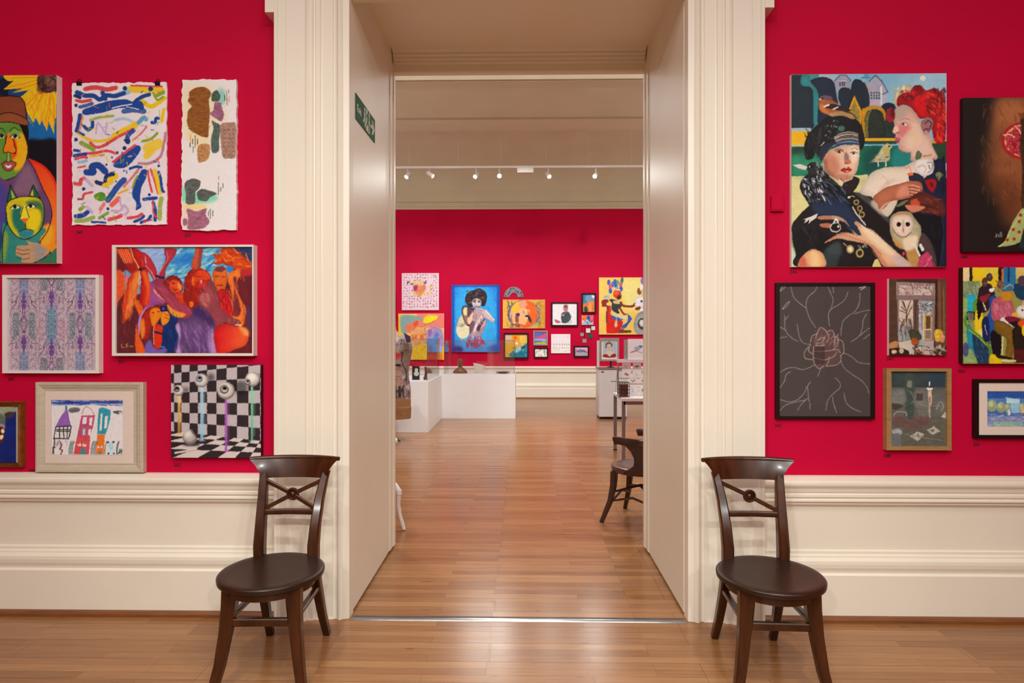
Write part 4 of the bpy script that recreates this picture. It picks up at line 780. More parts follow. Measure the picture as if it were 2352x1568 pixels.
    A.s_('8a5a50', 5, 855, 620, 900, 642, 935, 640); A.p('9c6c6c', 1010, 420, 1050, 390, 1092, 400, 1100, 440, 1075, 490, 1040, 505, 1015, 470, t=.12).s_('4c2a30', 9, 1040, 430, 1060, 410, 1085, 430, 1070, 470); A.s_('5a3438', 10, 1030, 480, 1050, 465, 1062, 478); A.p('c89078', 1030, 488, 1060, 488, 1050, 505)
    A.p('c8c49c', 810, 280, 815, 210, 860, 160, 920, 140, 950, 170, 900, 200, 850, 230, 840, 290, t=.2, ts=10).dabs(['e8e0c8', 'a8a878'], 20, (815, 150, 930, 270), 18, 12, None, .8, 90)
    A.p('a8141c', 835, 300, 838, 240, 880, 205, 930, 195, 960, 150, 1010, 150, 1045, 185, 1110, 170, 1150, 200, 1185, 250, 1190, 330, 1188, 540, 1150, 580, 1110, 560, 1090, 480, 1098, 410, 1060, 385, 1005, 395, 970, 350, 930, 310, 880, 290, t=.25, ts=14)
    A.p('5a1218', 870, 230, 930, 205, 960, 250, 900, 270, soft=6, a=.8).p('6a1014', 960, 160, 1020, 160, 1010, 230, 950, 220, soft=6, a=.7).p('c8101a', 960, 260, 1060, 220, 1090, 300, 1040, 380, 980, 340, soft=12).dabs(['c02420', 'e04a28', '70101a', 'a01420', '4c0c10', '8a1018'], 90, (1040, 180, 1185, 360), 32, 14, 60, .65, 40).dabs(['e04028', 'd82020', '70101a'], 40, (1115, 360, 1185, 560), 32, 12, 70, .6, 30).dabs(['d82030', '8a1018'], 40, (860, 190, 1080, 275), 26, 12, None, .6, 90)
    A.e('8c1a2c', 786, 366, 34, 54, t=.2).e('5a141e', 800, 350, 16, 36, soft=4)
    # bird, roses
    A.p('c8c0a0', 618, 722, 660, 690, 700, 640, 730, 590, 765, 574, 798, 600, 782, 620, 782, 680, 762, 706, 700, 712, 660, 712, t=.15).p('b0a85c', 730, 610, 775, 600, 775, 650, 740, 650, soft=5).dabs(['5a5a40', '8a8450'], 20, (650, 650, 770, 700), 22, 6, -20, .7); A.e('2a2420', 775, 596, 7, 6).s_('d8d0c0', 8, 695, 712, 695, 740); A.s_('d8d0c0', 8, 752, 708, 752, 738); A.s_('403a30', 6, 615, 726, 665, 700)
    A.p('5a6a4c', 968, 690, 975, 640, 995, 628, 1015, 660, 1000, 690, t=.15).s_('b08a50', 14, 1030, 668, 1085, 660); A.p('e6ded8', 960, 730, 985, 695, 1050, 682, 1095, 700, 1108, 750, 1085, 800, 1030, 815, 990, 795, 965, 770, t=.08); A.s_('8a8a90', 8, 1055, 715, 1090, 720, 1088, 765, 1060, 790); A.s_('5a5c68', 7, 1065, 735, 1075, 760); A.s_('b8a898', 7, 985, 750, 1020, 735, 1045, 760, 1030, 790); A.s_('d09080', 9, 900, 760, 925, 745, 935, 790)
    A.p('23283c', 920, 810, 960, 790, 1010, 810, 1040, 850, 1000, 860, 930, 850, t=.1).s_('d06a3c', 20, 918, 800, 945, 800); A.p('a8141e', 1040, 850, 1085, 835, 1120, 850, 1115, 900, 1090, 935, 1060, 900, t=.2).p('5c1010', 1070, 860, 1100, 870, 1090, 900, soft=3); A.p('7a8050', 1115, 800, 1150, 785, 1172, 810, 1150, 830, 1140, 855)
    # clasped hands
    A.p('b56a4c', 655, 975, 700, 930, 760, 895, 860, 868, 930, 850, 1000, 858, 1020, 890, 1010, 960, 920, 975, 850, 990, 790, 1000, 740, 1050, 705, 1065, 690, 1020, t=.08).p('cd8a70', 860, 890, 930, 880, 930, 950, 830, 970, soft=10, a=.8).p('d8a890', 700, 1060, 750, 1010, 790, 1000, 740, 1040, 715, 1075)
    for k in range(4): A.s_('5c2c22', 6, 915 + 6 * k, 895 + k * 22, 960, 900 + k * 24, 1035, 930 + k * 20); A.s_('d89880', 9, 940, 880 + k * 24, 1000, 896 + k * 22)
    A.p('5a261e', 905, 1030, 930, 975, 1010, 930, 1100, 960, 1180, 1010, 1180, 1110, 1080, 1090, 990, 1070, 940, 1085, t=.25, ts=20).p('b84a2c', 930, 1000, 985, 980, 1000, 1030, 960, 1050, soft=4).p('c0785c', 890, 1030, 960, 1028, 1040, 1040, 1000, 1070, 940, 1080, soft=4).dabs(['8a3c30', '3a1614'], 20, (1010, 980, 1170, 1090), 60, 8, 15, .6); A.p('6a7048', 830, 1030, 870, 1000, 920, 985, 890, 1020, 840, 1040)
    # owl
    A.p('4a3a38', 1000, 1230, 1050, 1250, 1100, 1340, 1125, 1480, 1080, 1480, 1040, 1380, 990, 1300, t=.12); A.p('b0a684', 780, 1180, 785, 1120, 820, 1085, 870, 1074, 930, 1080, 960, 1120, 1005, 1180, 1010, 1240, 990, 1310, 975, 1480, 930, 1480, 900, 1370, 830, 1320, 790, 1250, t=.15, ts=12).p('c08a48', 800, 1270, 850, 1300, 880, 1350, 830, 1330, soft=6).p('b08448', 900, 1370, 985, 1370, 1000, 1480, 940, 1480, soft=5).p('e0c8ac', 880, 1280, 980, 1250, 970, 1330, 900, 1360, soft=8)
    A.p('e3ccb8', 793, 1150, 815, 1108, 870, 1098, 925, 1104, 950, 1150, 940, 1220, 900, 1258, 850, 1255, 810, 1215, t=.05); A.s_('7a5a3c', 6, 800, 1200, 840, 1250, 890, 1262, 940, 1225); A.s_('b08050', 14, 820, 1098, 870, 1086, 925, 1096); A.e('150f0e', 846, 1168, 17, 17).e('150f0e', 912, 1168, 16, 17).e('8a6a60', 879, 1180, 9, 50, a=.45, soft=5).p('a87a6a', 872, 1200, 888, 1200, 881, 1232, sm=0)
    A.p('c8406a', 1000, 1420, 1020, 1390, 1060, 1370, 1090, 1430, 1110, 1480, 990, 1480, t=.25, ts=10).dabs(['f0a0b0', 'a02848'], 14, (1005, 1400, 1090, 1470), 20, 8, None, .7, 90); A.s_('d8d4d0', 22, 1005, 1320, 1022, 1355); A.s_('e4d0b8', 12, 960, 1310, 1000, 1400); A.e('d03050', 882, 1384, 10, 14)
    # raven
    A.p('15171c', 118, 880, 140, 825, 180, 790, 170, 740, 200, 712, 245, 716, 280, 750, 330, 810, 390, 860, 450, 930, 500, 1010, 560, 1100, 640, 1190, 660, 1210, 600, 1190, 540, 1160, 570, 1250, 545, 1235, 520, 1200, 520, 1245, 470, 1190, 400, 1130, 300, 1095, 210, 1080, 190, 1030, 160, 980, 130, 930, t=.15)
    A.p('22304e', 200, 1020, 300, 990, 420, 960, 520, 1090, 600, 1185, 500, 1190, 400, 1120, 260, 1100, soft=14, a=.85, t=.15).p('26262c', 180, 740, 240, 715, 260, 780, 200, 800, soft=5)
    A.dabs(['b8bcc0', '8a949c', '5a6a78', '30343c', '14161a'], 90, (135, 800, 320, 1000), 26, 8, 60, .6, 40).dabs(['e8e8e8'], 16, (150, 810, 290, 960), 22, 7, 60, .8, 40).dabs(['3c4a60', '5a6a80', '0c0c10'], 40, (280, 850, 460, 1010), 60, 7, 50, .7, 12); A.p('c8c0bc', 64, 728, 120, 722, 175, 742, 160, 768, 110, 752, sm=0, t=.08); A.e('e0e0e0', 192, 742, 6, 6).e('0a0a0a', 206, 740, 12, 10); A.s_('c0c0bc', 10, 285, 955, 305, 990); A.dabs(['b8b8b4', '787a78'], 20, (240, 720, 300, 810), 30, 6, 70, .7)
    A.p('c8c4c0', 195, 1110, 250, 1085, 240, 1120, 200, 1145, 180, 1165, 190, 1130, 150, 1160, 165, 1120, sm=0); A.s_('c8c4c0', 7, 150, 1130, 200, 1115)
    # forearm and hand
    A.p('dcae88', 300, 1300, 345, 1268, 400, 1236, 460, 1225, 500, 1235, 480, 1190, 440, 1150, 360, 1130, 262, 1130, 258, 1108, 330, 1102, 400, 1108, 455, 1140, 500, 1200, 560, 1250, 520, 1160, 545, 1148, 600, 1190, 660, 1215, 740, 1290, 830, 1370, 945, 1480, 750, 1480, 690, 1400, 640, 1330, 560, 1300, 470, 1285, 400, 1270, 340, 1290, t=.07, ts=30)
    A.p('e8c8a4', 560, 1190, 640, 1215, 740, 1300, 840, 1400, 760, 1380, 640, 1280, soft=12).p('c07858', 640, 1320, 700, 1380, 770, 1480, 740, 1480, 680, 1400, soft=8, a=.9).p('b8a8b0', 830, 1390, 945, 1480, 860, 1480, 800, 1420, soft=10, a=.8).p('b06a50', 262, 1165, 340, 1160, 355, 1190, 290, 1190, t=.1).p('a05a48', 258, 1108, 340, 1102, 350, 1130, 270, 1130, soft=3, a=.5)
    A.s_('c0705c', 10, 305, 1300, 360, 1270, 420, 1245, 500, 1262, 600, 1300, a=.8); A.e('b8b4b0', 380, 1190, 42, 36).e('17120f', 382, 1188, 34, 29).e('d0ccc8', 402, 1182, 8, 9); A.s_('d8d4d0', 12, 368, 1155, 385, 1128, 400, 1150)
    A.p('1d2c46', 480, 1140, 540, 1180, 575, 1252, 545, 1240, 500, 1180, sm=0).p('1d2c46', 440, 1140, 500, 1200, 522, 1248, 470, 1200, sm=0)
    for x, y, rr in ((535, 1005, 20), (560, 1050, 20), (575, 1095, 22), (490, 1350, 28), (560, 1378, 30)): A.e('a08a58', x, y, rr, rr * 1.1).e('2a241c' if rr != 28 else 'd8cca8', x, y, rr * .62, rr * .66)
    A.s_('c8c0b0', 10, 508, 1040, 530, 1080, 560, 1120, 600, 1170); A.s_('b0a070', 6, 470, 970, 500, 960, 520, 965); A.e('d8d0b8', 480, 968, 9, 8); A.s_('a89868', 6, 440, 1305, 470, 1330, 490, 1330); A.dabs(['a8a890'], 12, (550, 1310, 620, 1345), 14, 6, None, .8, 90)
    A.p('d8a274', 110, 1445, 150, 1385, 205, 1350, 260, 1360, 298, 1400, 300, 1480, 120, 1480, t=.08).p('c05a48', 110, 1440, 150, 1400, 170, 1480, 120, 1480, soft=8).p('e8bc84', 200, 1370, 250, 1380, 270, 1480, 210, 1480, soft=12, a=.8); A.p('c8c078', 650, 1480, 670, 1430, 690, 1420, 720, 1480, sm=0)
    A.s_('7a4434', 5, 345, 1272, 400, 1240, 470, 1232, a=.8).s_('8a5040', 5, 540, 1300, 640, 1318, 720, 1390, a=.7).s_('f0d8b8', 7, 570, 1175, 640, 1225, 760, 1320, a=.7).s_('8a5a48', 5, 500, 1205, 540, 1250, a=.8)
    A.dabs(['2c2628', '0a0a0c', '3a3436'], 26, (120, 1200, 250, 1330), 70, 12, 60, .3, 25).dabs(['2a3048', '0c1020'], 30, (1090, 720, 1185, 1460), 90, 12, 85, .35, 12)
    A.e('ece6c8', 1023, 97, 20, 20)
    return A.brush(1.6, 8, .05)
ART['portrait'] = portrait

def pomegranate():
    A = Art((2212, 224, 2420, 578), '1b1614', (2180, 200, 3.7326), 23)
    A.p('8a5030', 440, 90, 900, 60, 900, 800, 560, 1200, 480, 1000, 400, 900, 340, 740, 350, 560, 380, 400, 420, 200, soft=70, t=.12, ts=40)
    A.p('a8663c', 420, 90, 660, 90, 640, 330, 500, 300, 420, 380, 350, 560, 370, 430, soft=40, a=.8).p('5a3018', 340, 760, 520, 780, 640, 900, 640, 1100, 480, 1150, 420, 960, soft=50, a=.7).dabs(['8a5a3c', '6a3c24', '3a2218'], 120, (280, 120, 640, 1000), 60, 14, 80, .25, 30)
    A.p('141011', 640, 250, 900, 220, 900, 1400, 640, 1100, sm=0)
    A.e('a32022', 640, 460, 196, 162, t=.1); A.e('d8a078', 645, 458, 172, 140, t=.08); A.e('8c1a20', 640, 460, 150, 122, t=.2)
    R = A.rng
    for _ in range(90):
        x, y = R.uniform(475, 620), R.uniform(345, 580)
        if ((x - 640) / 160) ** 2 + ((y - 460) / 128) ** 2 < 1: A.e('a82a38', x, y, 13, 15).e('e08a8c', x - 3, y - 4, 4, 5, a=.8)
    A.s_('d8b088', 12, 470, 410, 520, 405, 560, 430); A.s_('e0b090', 10, 560, 330, 600, 370, 612, 400)
    A.p('3a2a1a', 612, 280, 660, 270, 660, 1050, 620, 1010, 625, 700, 605, 520, 618, 380, t=.35, ts=14)
    for k in range(6): A.s_('7a4024', 8, 625, 270, 590 + k * 14, 225)
    A.p('9aa868', 415, 1365, 470, 1330, 510, 1240, 560, 1130, 642, 1040, 660, 1260, 600, 1330, 500, 1360, t=.12, ts=16).s_('c0cc8c', 6, 425, 1363, 490, 1310, 530, 1220, 640, 1065)
    for x, y in ((500, 1308), (558, 1300), (550, 1220), (600, 1240), (600, 1152), (612, 1096)): A.e('b06a3c', x, y, 18, 17).e('8a2418', x, y, 11, 10)
    A.p('1c2c30', 600, 1370, 640, 1200, 660, 1400, sm=0); A.s_('a8a09c', 4, 400, 1250, 410, 1285); A.s_('a8a09c', 4, 395, 1285, 420, 1260, 430, 1285, 440, 1240, 445, 1285); A.s_('a8a09c', 4, 450, 1240, 455, 1280)
    return A.brush(1.5, 8, .05)
ART['pomegranate'] = pomegranate

def rose():
    A = Art((1791, 656, 2001, 956), '47403e', (1760, 630, 4.237), 25)
    W = 'a49c98'
    def z(w, *p, a=.75): A.s_(W, w, *p, a=a)
    for q in ((238, 115, 262, 210, 320, 275, 385, 325), (495, 115, 470, 165, 410, 215, 388, 280, 395, 350, 430, 440, 480, 515), (598, 115, 630, 190, 650, 240, 640, 300, 610, 370), (650, 120, 655, 180), (795, 170, 760, 250, 700, 295, 640, 330, 605, 385, 615, 500), (910, 180, 905, 270, 870, 350, 790, 410, 740, 470, 725, 590), (1015, 345, 930, 360, 850, 385), (975, 380, 940, 450, 935, 520, 900, 600, 825, 655), (1005, 520, 900, 600), (300, 480, 320, 600, 360, 665, 430, 680), (180, 400, 185, 540, 250, 620, 310, 650), (215, 400, 185, 440), (135, 510, 190, 545), (135, 615, 200, 605),
              (135, 950, 200, 915, 270, 905, 350, 925, 420, 905, 465, 880), (125, 1110, 175, 1040, 190, 980, 235, 945), (530, 910, 500, 990), (430, 1045, 390, 1100, 370, 1150, 300, 1220, 220, 1240, 125, 1215), (400, 1095, 410, 1180, 415, 1235), (405, 1200, 340, 1265, 305, 1320), (125, 1330, 190, 1270, 300, 1240, 390, 1220), (425, 1250, 425, 1310), (670, 1005, 715, 1050, 715, 1100, 650, 1160, 600, 1220, 580, 1320), (645, 1190, 655, 1260, 685, 1340), (755, 1150, 775, 1240, 830, 1295, 920, 1335), (725, 840, 760, 910, 840, 975, 930, 1035, 985, 1110, 995, 1150), (760, 765, 830, 800, 900, 855, 1010, 870), (945, 625, 1010, 580)): z(7, *q)
    for c in ((190, 300), (160, 130)):
        for k in range(3): A.o('b4aca8', 4, c[0] - 36, c[1] + 40, c[0] + 8 - k * 6, c[1] - 20 + k * 6, c[0] + 34, c[1] - 38, c[0] + 10, c[1] + 6, a=.7)
    A.s_('c0b8b0', 8, 905, 130, 970, 115, 920, 150); A.p('6a4a48', 450, 620, 530, 520, 640, 560, 700, 640, 730, 760, 700, 860, 580, 900, 500, 900, 455, 840, 460, 700, a=.6, soft=8)
    for q in ((480, 620, 500, 560, 530, 515, 590, 560, 610, 620), (430, 660, 445, 600, 490, 580), (585, 560, 640, 545, 665, 610, 660, 700), (660, 600, 700, 620, 690, 690, 650, 730), (690, 630, 740, 650, 755, 720, 750, 765), (460, 700, 455, 800, 470, 870, 510, 915, 560, 890), (470, 750, 580, 745, 690, 730, 720, 760), (465, 810, 560, 830, 650, 800, 690, 750), (580, 890, 610, 840, 610, 800), (590, 890, 680, 880, 725, 840, 725, 790, 755, 765), (430, 680, 410, 740, 450, 775), (410, 700, 370, 760, 380, 815, 450, 830), (480, 690, 570, 690), (490, 670, 540, 660, 570, 610, 500, 640)): A.s_('b49c98', 8, *q, a=.8)
    A.dabs(['b8968e'], 26, (480, 590, 690, 690), 60, 5, -55, .7, 12); A.r('2c2220', 470, 700, 570, 870, a=.5)
    return A.brush(1.2, 6, .05)
ART['rose'] = rose

def window_picture():
    A = Art((2042, 640, 2174, 816), '4a3028', (2010, 620, 3.5636), 27); A.rim = .3
    A.r('3c2620', 110, 70, 585, 700, t=.2, ts=20); A.r('4c3428', 110, 70, 180, 580, t=.2); A.r('5a3c2c', 490, 70, 585, 620, t=.25); A.s_('7a5638', 10, 525, 100, 530, 500); A.s_('2a1a14', 14, 500, 80, 500, 520); A.s_('8a6038', 8, 560, 150, 565, 560)
    A.p('8c7470', 172, 95, 490, 108, 492, 235, 172, 225, sm=0); A.p('b8a6a0', 195, 122, 470, 128, 470, 212, 195, 205, sm=0, t=.15); A.dabs(['5a4038', '3c2c28', '8a4a4c', 'd0c0b0'], 60, (195, 125, 468, 205), 45, 5, 60, .8, 60)
    A.r('7c6664', 172, 205, 492, 240, t=.1); A.p('7f6a66', 180, 230, 490, 245, 480, 680, 185, 590, sm=0, t=.08)
    A.p('c0b0a0', 195, 245, 310, 245, 310, 560, 195, 575, sm=0, t=.1); A.p('8c9498', 195, 460, 310, 450, 310, 570, 195, 575, sm=0, soft=8)
    for q in ((230, 260, 255, 340, 260, 480), (290, 250, 262, 330, 250, 420), (200, 330, 250, 350), (215, 300, 245, 330), (300, 300, 260, 380), (230, 440, 200, 500), (290, 400, 300, 500), (240, 400, 210, 460), (220, 250, 240, 300)): A.s_('4a342c', 7, *q)
    A.dabs(['5a3c30', '704434', '3e4038'], 50, (200, 400, 305, 560), 40, 5, 80, .7, 30); A.r('5c443c', 310, 240, 356, 600, t=.15); A.s_('3a2620', 6, 330, 245, 330, 560)
    A.p('98a0a4', 356, 250, 470, 258, 462, 570, 380, 570, 356, 480, sm=0, t=.2, ts=14); A.dabs(['e0e0e4', '4a5458', '6a6a70', '2c3430'], 60, (358, 260, 465, 380), 26, 7, None, .7, 90); A.p('b89048', 402, 360, 460, 362, 458, 570, 400, 570, sm=0).r('584024', 415, 375, 452, 480).r('7a6a5c', 412, 490, 455, 560); A.s_('c8bcb0', 9, 398, 350, 395, 600); A.s_('c8bcb0', 8, 400, 486, 460, 486); A.s_('8a7c74', 14, 378, 270, 385, 480)
    A.p('b8b0a4', 190, 590, 310, 570, 320, 690, 200, 680, sm=0, t=.08).r('a89898', 390, 575, 480, 690, t=.1).r('8aa098', 360, 570, 395, 660)
    A.p('3a3c2c', 280, 490, 350, 500, 380, 560, 300, 580, t=.3).p('a04c20', 300, 560, 340, 555, 355, 600, 320, 618, 298, 600, t=.2).s_('4a3a30', 16, 335, 610, 340, 680); A.p('d0a830', 490, 490, 540, 490, 555, 530, 520, 585, 490, 570, t=.3, ts=8).p('c88c60', 530, 520, 570, 540, 560, 590, 530, 580, t=.2)
    A.p('b07c48', 112, 600, 180, 580, 180, 640, 120, 640, t=.2).p('2a1c18', 112, 650, 200, 635, 270, 660, 260, 695, 112, 695, t=.2); A.e('c8b090', 155, 668, 22, 16).e('b8a080', 215, 660, 20, 22).e('a8663c', 375, 665, 28, 20).e('8c8478', 520, 640, 30, 26).e('2a2624', 520, 665, 36, 20); A.dabs(['e8e0d0', '1c1614', 'b89068', '6a7050'], 50, (290, 620, 580, 695), 26, 8, 20, .7, 60)
    return A.brush(1.5, 7, .06)
ART['window_picture'] = window_picture

def still_life():
    A = Art((2048, 853, 2175, 1025), '565550', (2010, 620, 3.5636), 29)
    A.r('34403f', 130, 825, 600, 960, t=.25, ts=24); A.r('5c5c56', 130, 960, 600, 1200, t=.2, ts=24); A.r('57564c', 130, 1200, 600, 1450, t=.15); A.p('604844', 150, 1200, 420, 1190, 430, 1260, 300, 1300, 150, 1270, soft=16, t=.15)
    A.p('2c3c48', 440, 830, 590, 830, 590, 940, 460, 950, soft=16).p('3c4a44', 250, 850, 310, 850, 320, 1180, 250, 1180, soft=6, t=.15).r('74766c', 262, 905, 300, 960); A.s_('8a8c80', 4, 290, 1000, 320, 1060, 290, 1090)
    A.p('70726c', 140, 1000, 230, 980, 250, 1080, 145, 1100, soft=8, t=.15).p('6a6a64', 330, 990, 430, 1000, 430, 1120, 330, 1120, soft=10, t=.15).r('453f3e', 335, 1010, 390, 1065, t=.1).p('3e3a38', 140, 1090, 230, 1110, 150, 1150, soft=5)
    A.s_('a09c90', 6, 150, 1190, 180, 1160, 250, 1165, 255, 1200); A.s_('8e8c82', 5, 360, 1090, 420, 1110, 560, 1110); A.s_('94928a', 6, 500, 1140, 530, 1075, 560, 1110, 540, 1150); A.s_('8a887e', 5, 360, 1190, 370, 1140, 420, 1130); A.p('66665e', 350, 1120, 450, 1120, 440, 1190, 370, 1190, soft=6)
    A.p('c8b49c', 432, 985, 460, 985, 462, 1090, 440, 1100, t=.1).s_('e8e0d4', 16, 428, 970, 464, 970); A.s_('f4ece0', 9, 445, 915, 444, 945); A.s_('a8988c', 14, 443, 1110, 446, 1200); A.p('9c6c64', 440, 1040, 455, 1040, 452, 1090, 442, 1090)
    A.p('a8a496', 285, 1360, 340, 1320, 405, 1340, 350, 1398, sm=0, t=.1).p('a8a294', 420, 1310, 480, 1275, 535, 1320, 470, 1345, sm=0, t=.1); A.dabs(['5a5850'], 12, (310, 1335, 385, 1375), 16, 5, None, .8, 90); A.e('6a6860', 470, 1312, 16, 12); A.p('b8b4ac', 540, 1200, 582, 1150, 585, 1210, sm=0); A.p('9ca0a4', 135, 1310, 200, 1300, 215, 1340, 150, 1340, soft=4); A.s_('88888a', 6, 205, 1340, 210, 1440); A.p('5e6468', 135, 1350, 205, 1345, 205, 1440, 135, 1440, t=.1); A.s_('78766c', 6, 240, 1340, 400, 1370, 540, 1390)
    A.dabs(['6c6c64', '4a4c48', '807e74'], 120, (135, 960, 590, 1440), 50, 7, 10, .3, 40)
    return A.brush(2, 8, .06)
ART['still_life'] = still_life

def musicians():
    A = Art((2212, 614, 2400, 835), '8c8a44', (2180, 600, 3.5636), 31); A.rim = .4
    A.r('d8c088', 110, 45, 165, 165, t=.1); A.r('e0bc1c', 190, 45, 405, 210, t=.15, ts=30); A.r('b8b460', 300, 45, 400, 130, a=.5, soft=12); A.r('1c1614', 165, 45, 190, 165).r('1c1614', 402, 45, 442, 170).r('d85a20', 430, 60, 442, 190); A.r('1c6c9c', 445, 45, 545, 190, t=.2); A.r('10305c', 480, 45, 495, 190).r('c8b060', 545, 45, 720, 140, t=.1)
    A.r('6a8a50', 112, 160, 250, 500, t=.25, ts=16).r('7c8460', 130, 165, 260, 270, a=.6).dabs(['8aa878', '5a5a58', 'a8b0a0'], 40, (115, 170, 260, 280), 40, 9, 70, .6); A.r('1fa0b8', 145, 270, 215, 420, t=.15).p('5a8c28', 200, 330, 245, 300, 250, 380, 200, 410, t=.2)
    A.r('86a05c', 112, 300, 150, 840, t=.2); A.p('2088a0', 140, 540, 190, 560, 230, 840, 180, 840, t=.2).p('1c3c5c', 190, 590, 300, 660, 340, 720, 330, 840, 235, 840, t=.3, ts=12).dabs(['4a6a80', '102438'], 40, (200, 620, 330, 830), 40, 8, 60, .5); A.p('88a868', 112, 740, 180, 720, 230, 840, 112, 840, t=.2).e('3c3c7c', 135, 720, 26, 60, t=.3, a=.8)
    A.p('e8c81c', 210, 420, 270, 400, 275, 600, 240, 620, 210, 560, t=.12).p('e0c890', 235, 560, 270, 560, 268, 620, sm=0); A.r('1c1a1c', 145, 410, 210, 480, t=.2)
    for k in range(3): A.s_('c8c8b0', 5, 160 + 16 * k, 420, 163 + 16 * k, 478)
    A.s_('4c8030', 22, 150, 430, 130, 480, 150, 540, 230, 600, 300, 670, 335, 720, 335, 830); A.s_('90a83c', 8, 160, 560, 240, 620, 310, 690)
    A.p('2a1c24', 240, 240, 265, 200, 300, 180, 340, 190, 370, 240, 370, 290, 340, 330, 320, 400, 270, 420, 230, 380, t=.2); A.e('4a3434', 290, 170, 24, 40, t=.25).e('3c302c', 330, 130, 26, 34, t=.2).e('6a4438', 295, 180, 10, 14).e('6a5044', 332, 125, 9, 12); A.p('8a2430', 250, 290, 300, 270, 340, 260, 300, 330, 260, 330, t=.2); A.e('e8e4dc', 345, 235, 18, 16).e('e8e0d8', 362, 228, 8, 12).s_('d8c8a0', 10, 280, 340, 300, 400); A.p('121016', 225, 340, 270, 330, 270, 400, 240, 480, 230, 420)
    A.p('1c4c9c', 330, 300, 380, 280, 400, 380, 380, 480, 370, 640, 320, 640, 290, 560, 300, 480, 330, 400, t=.25, ts=12).p('16204c', 270, 480, 320, 460, 330, 640, 280, 640, t=.2).s_('8aa0b8', 8, 290, 520, 310, 600); A.p('120e14', 340, 580, 420, 590, 420, 760, 360, 760, t=.2).s_('c8c090', 12, 440, 620, 430, 790)
    A.e('6a4c34', 420, 190, 30, 34, t=.25).dabs(['8a7050', '3a2c24'], 16, (385, 160, 445, 260), 26, 8, 60, .6)
    A.p('b8586c', 348, 330, 380, 300, 430, 290, 500, 310, 530, 380, 520, 470, 440, 480, 380, 490, 345, 450, t=.15, ts=16).dabs(['d08a98', '8a3c50'], 24, (355, 320, 520, 460), 50, 8, 70, .5)
    A.p('c88a20', 425, 250, 480, 240, 520, 270, 500, 320, 440, 320, t=.15).p('3c6c90', 430, 240, 470, 180, 500, 170, 545, 220, 560, 250, 500, 240, t=.2).s_('8ab0c8', 8, 450, 220, 500, 190, 540, 230); A.p('e0a83c', 510, 430, 560, 410, 590, 440, 540, 470, t=.15).p('e8e4e0', 420, 470, 480, 450, 530, 500, 500, 540, 440, 530, t=.1).p('7a1838', 450, 460, 530, 450, 590, 480, 520, 520, t=.2).p('1a1420', 490, 500, 600, 490, 560, 540, t=.1)
    A.p('7c5a1c', 370, 490, 440, 490, 520, 550, 530, 700, 510, 790, 460, 770, 470, 640, 400, 590, 370, 560, t=.18, ts=14).p('241a14', 520, 560, 600, 540, 640, 700, 560, 760, 530, 720, t=.3); A.p('d8b818', 340, 760, 400, 780, 430, 840, 330, 840, t=.15).p('1c1614', 390, 760, 520, 790, 500, 800, 400, 790); A.r('4c1818', 530, 720, 720, 830, t=.3).s_('d8c890', 16, 430, 810, 540, 815)
    A.p('153a58', 530, 190, 620, 190, 700, 230, 700, 330, 560, 300, t=.2).e('4a3844', 600, 160, 40, 44, t=.25).p('d0a090', 590, 350, 640, 300, 700, 340, 640, 380).p('e4dcd0', 550, 390, 600, 360, 700, 380, 640, 460, 570, 450, t=.1); A.e('17130f', 600, 400, 8, 10).p('d8501c', 560, 500, 620, 470, 640, 520, 590, 540).p('e8d018', 600, 530, 700, 500, 700, 610, 610, 610, t=.15)
    return A.brush(2, 8, .08)
ART['musicians'] = musicians

def garden():
    A = Art((2267.5, 899, 2400, 979), '3c64a0', (2180, 600, 3.5636), 33)
    A.r('264c94', 310, 1060, 800, 1130, t=.15); A.r('4c78b4', 310, 1120, 800, 1210, t=.15, ts=16); A.p('88b8d4', 455, 1110, 580, 1130, 575, 1240, 510, 1240, 500, 1160, sm=0, t=.1).r('a8d0e0', 470, 1125, 570, 1160).dabs(['d0e4ec'], 14, (460, 1115, 575, 1160), 18, 3, 90, .7, 5)
    for x, y, rx, ry_ in ((350, 1180, 40, 50), (425, 1195, 38, 44), (480, 1200, 24, 40), (600, 1200, 30, 44), (680, 1200, 40, 50)): A.e('8c9c78', x, y, rx, ry_, t=.25, ts=8).e('b0b890', x - 8, y - 14, rx * .5, ry_ * .5, soft=4, t=.2); A.s_('6a6a58', 6, x, y + ry_ - 6, x, y + ry_ + 26)
    A.r('7880b4', 310, 1265, 800, 1360, t=.15, ts=10); A.r('7ca88c', 360, 1310, 600, 1350, t=.15).dabs(['b0a0c8', '6a6ca8', '98c0a8', '5878a8', 'c8c0d8'], 70, (315, 1250, 640, 1345), 40, 6, 5, .6, 20); A.e('c8c8d8', 490, 1235, 12, 26).e('d8a888', 605, 1220, 14, 22)
    return A.brush(1.6, 7, .06)
ART['garden'] = garden
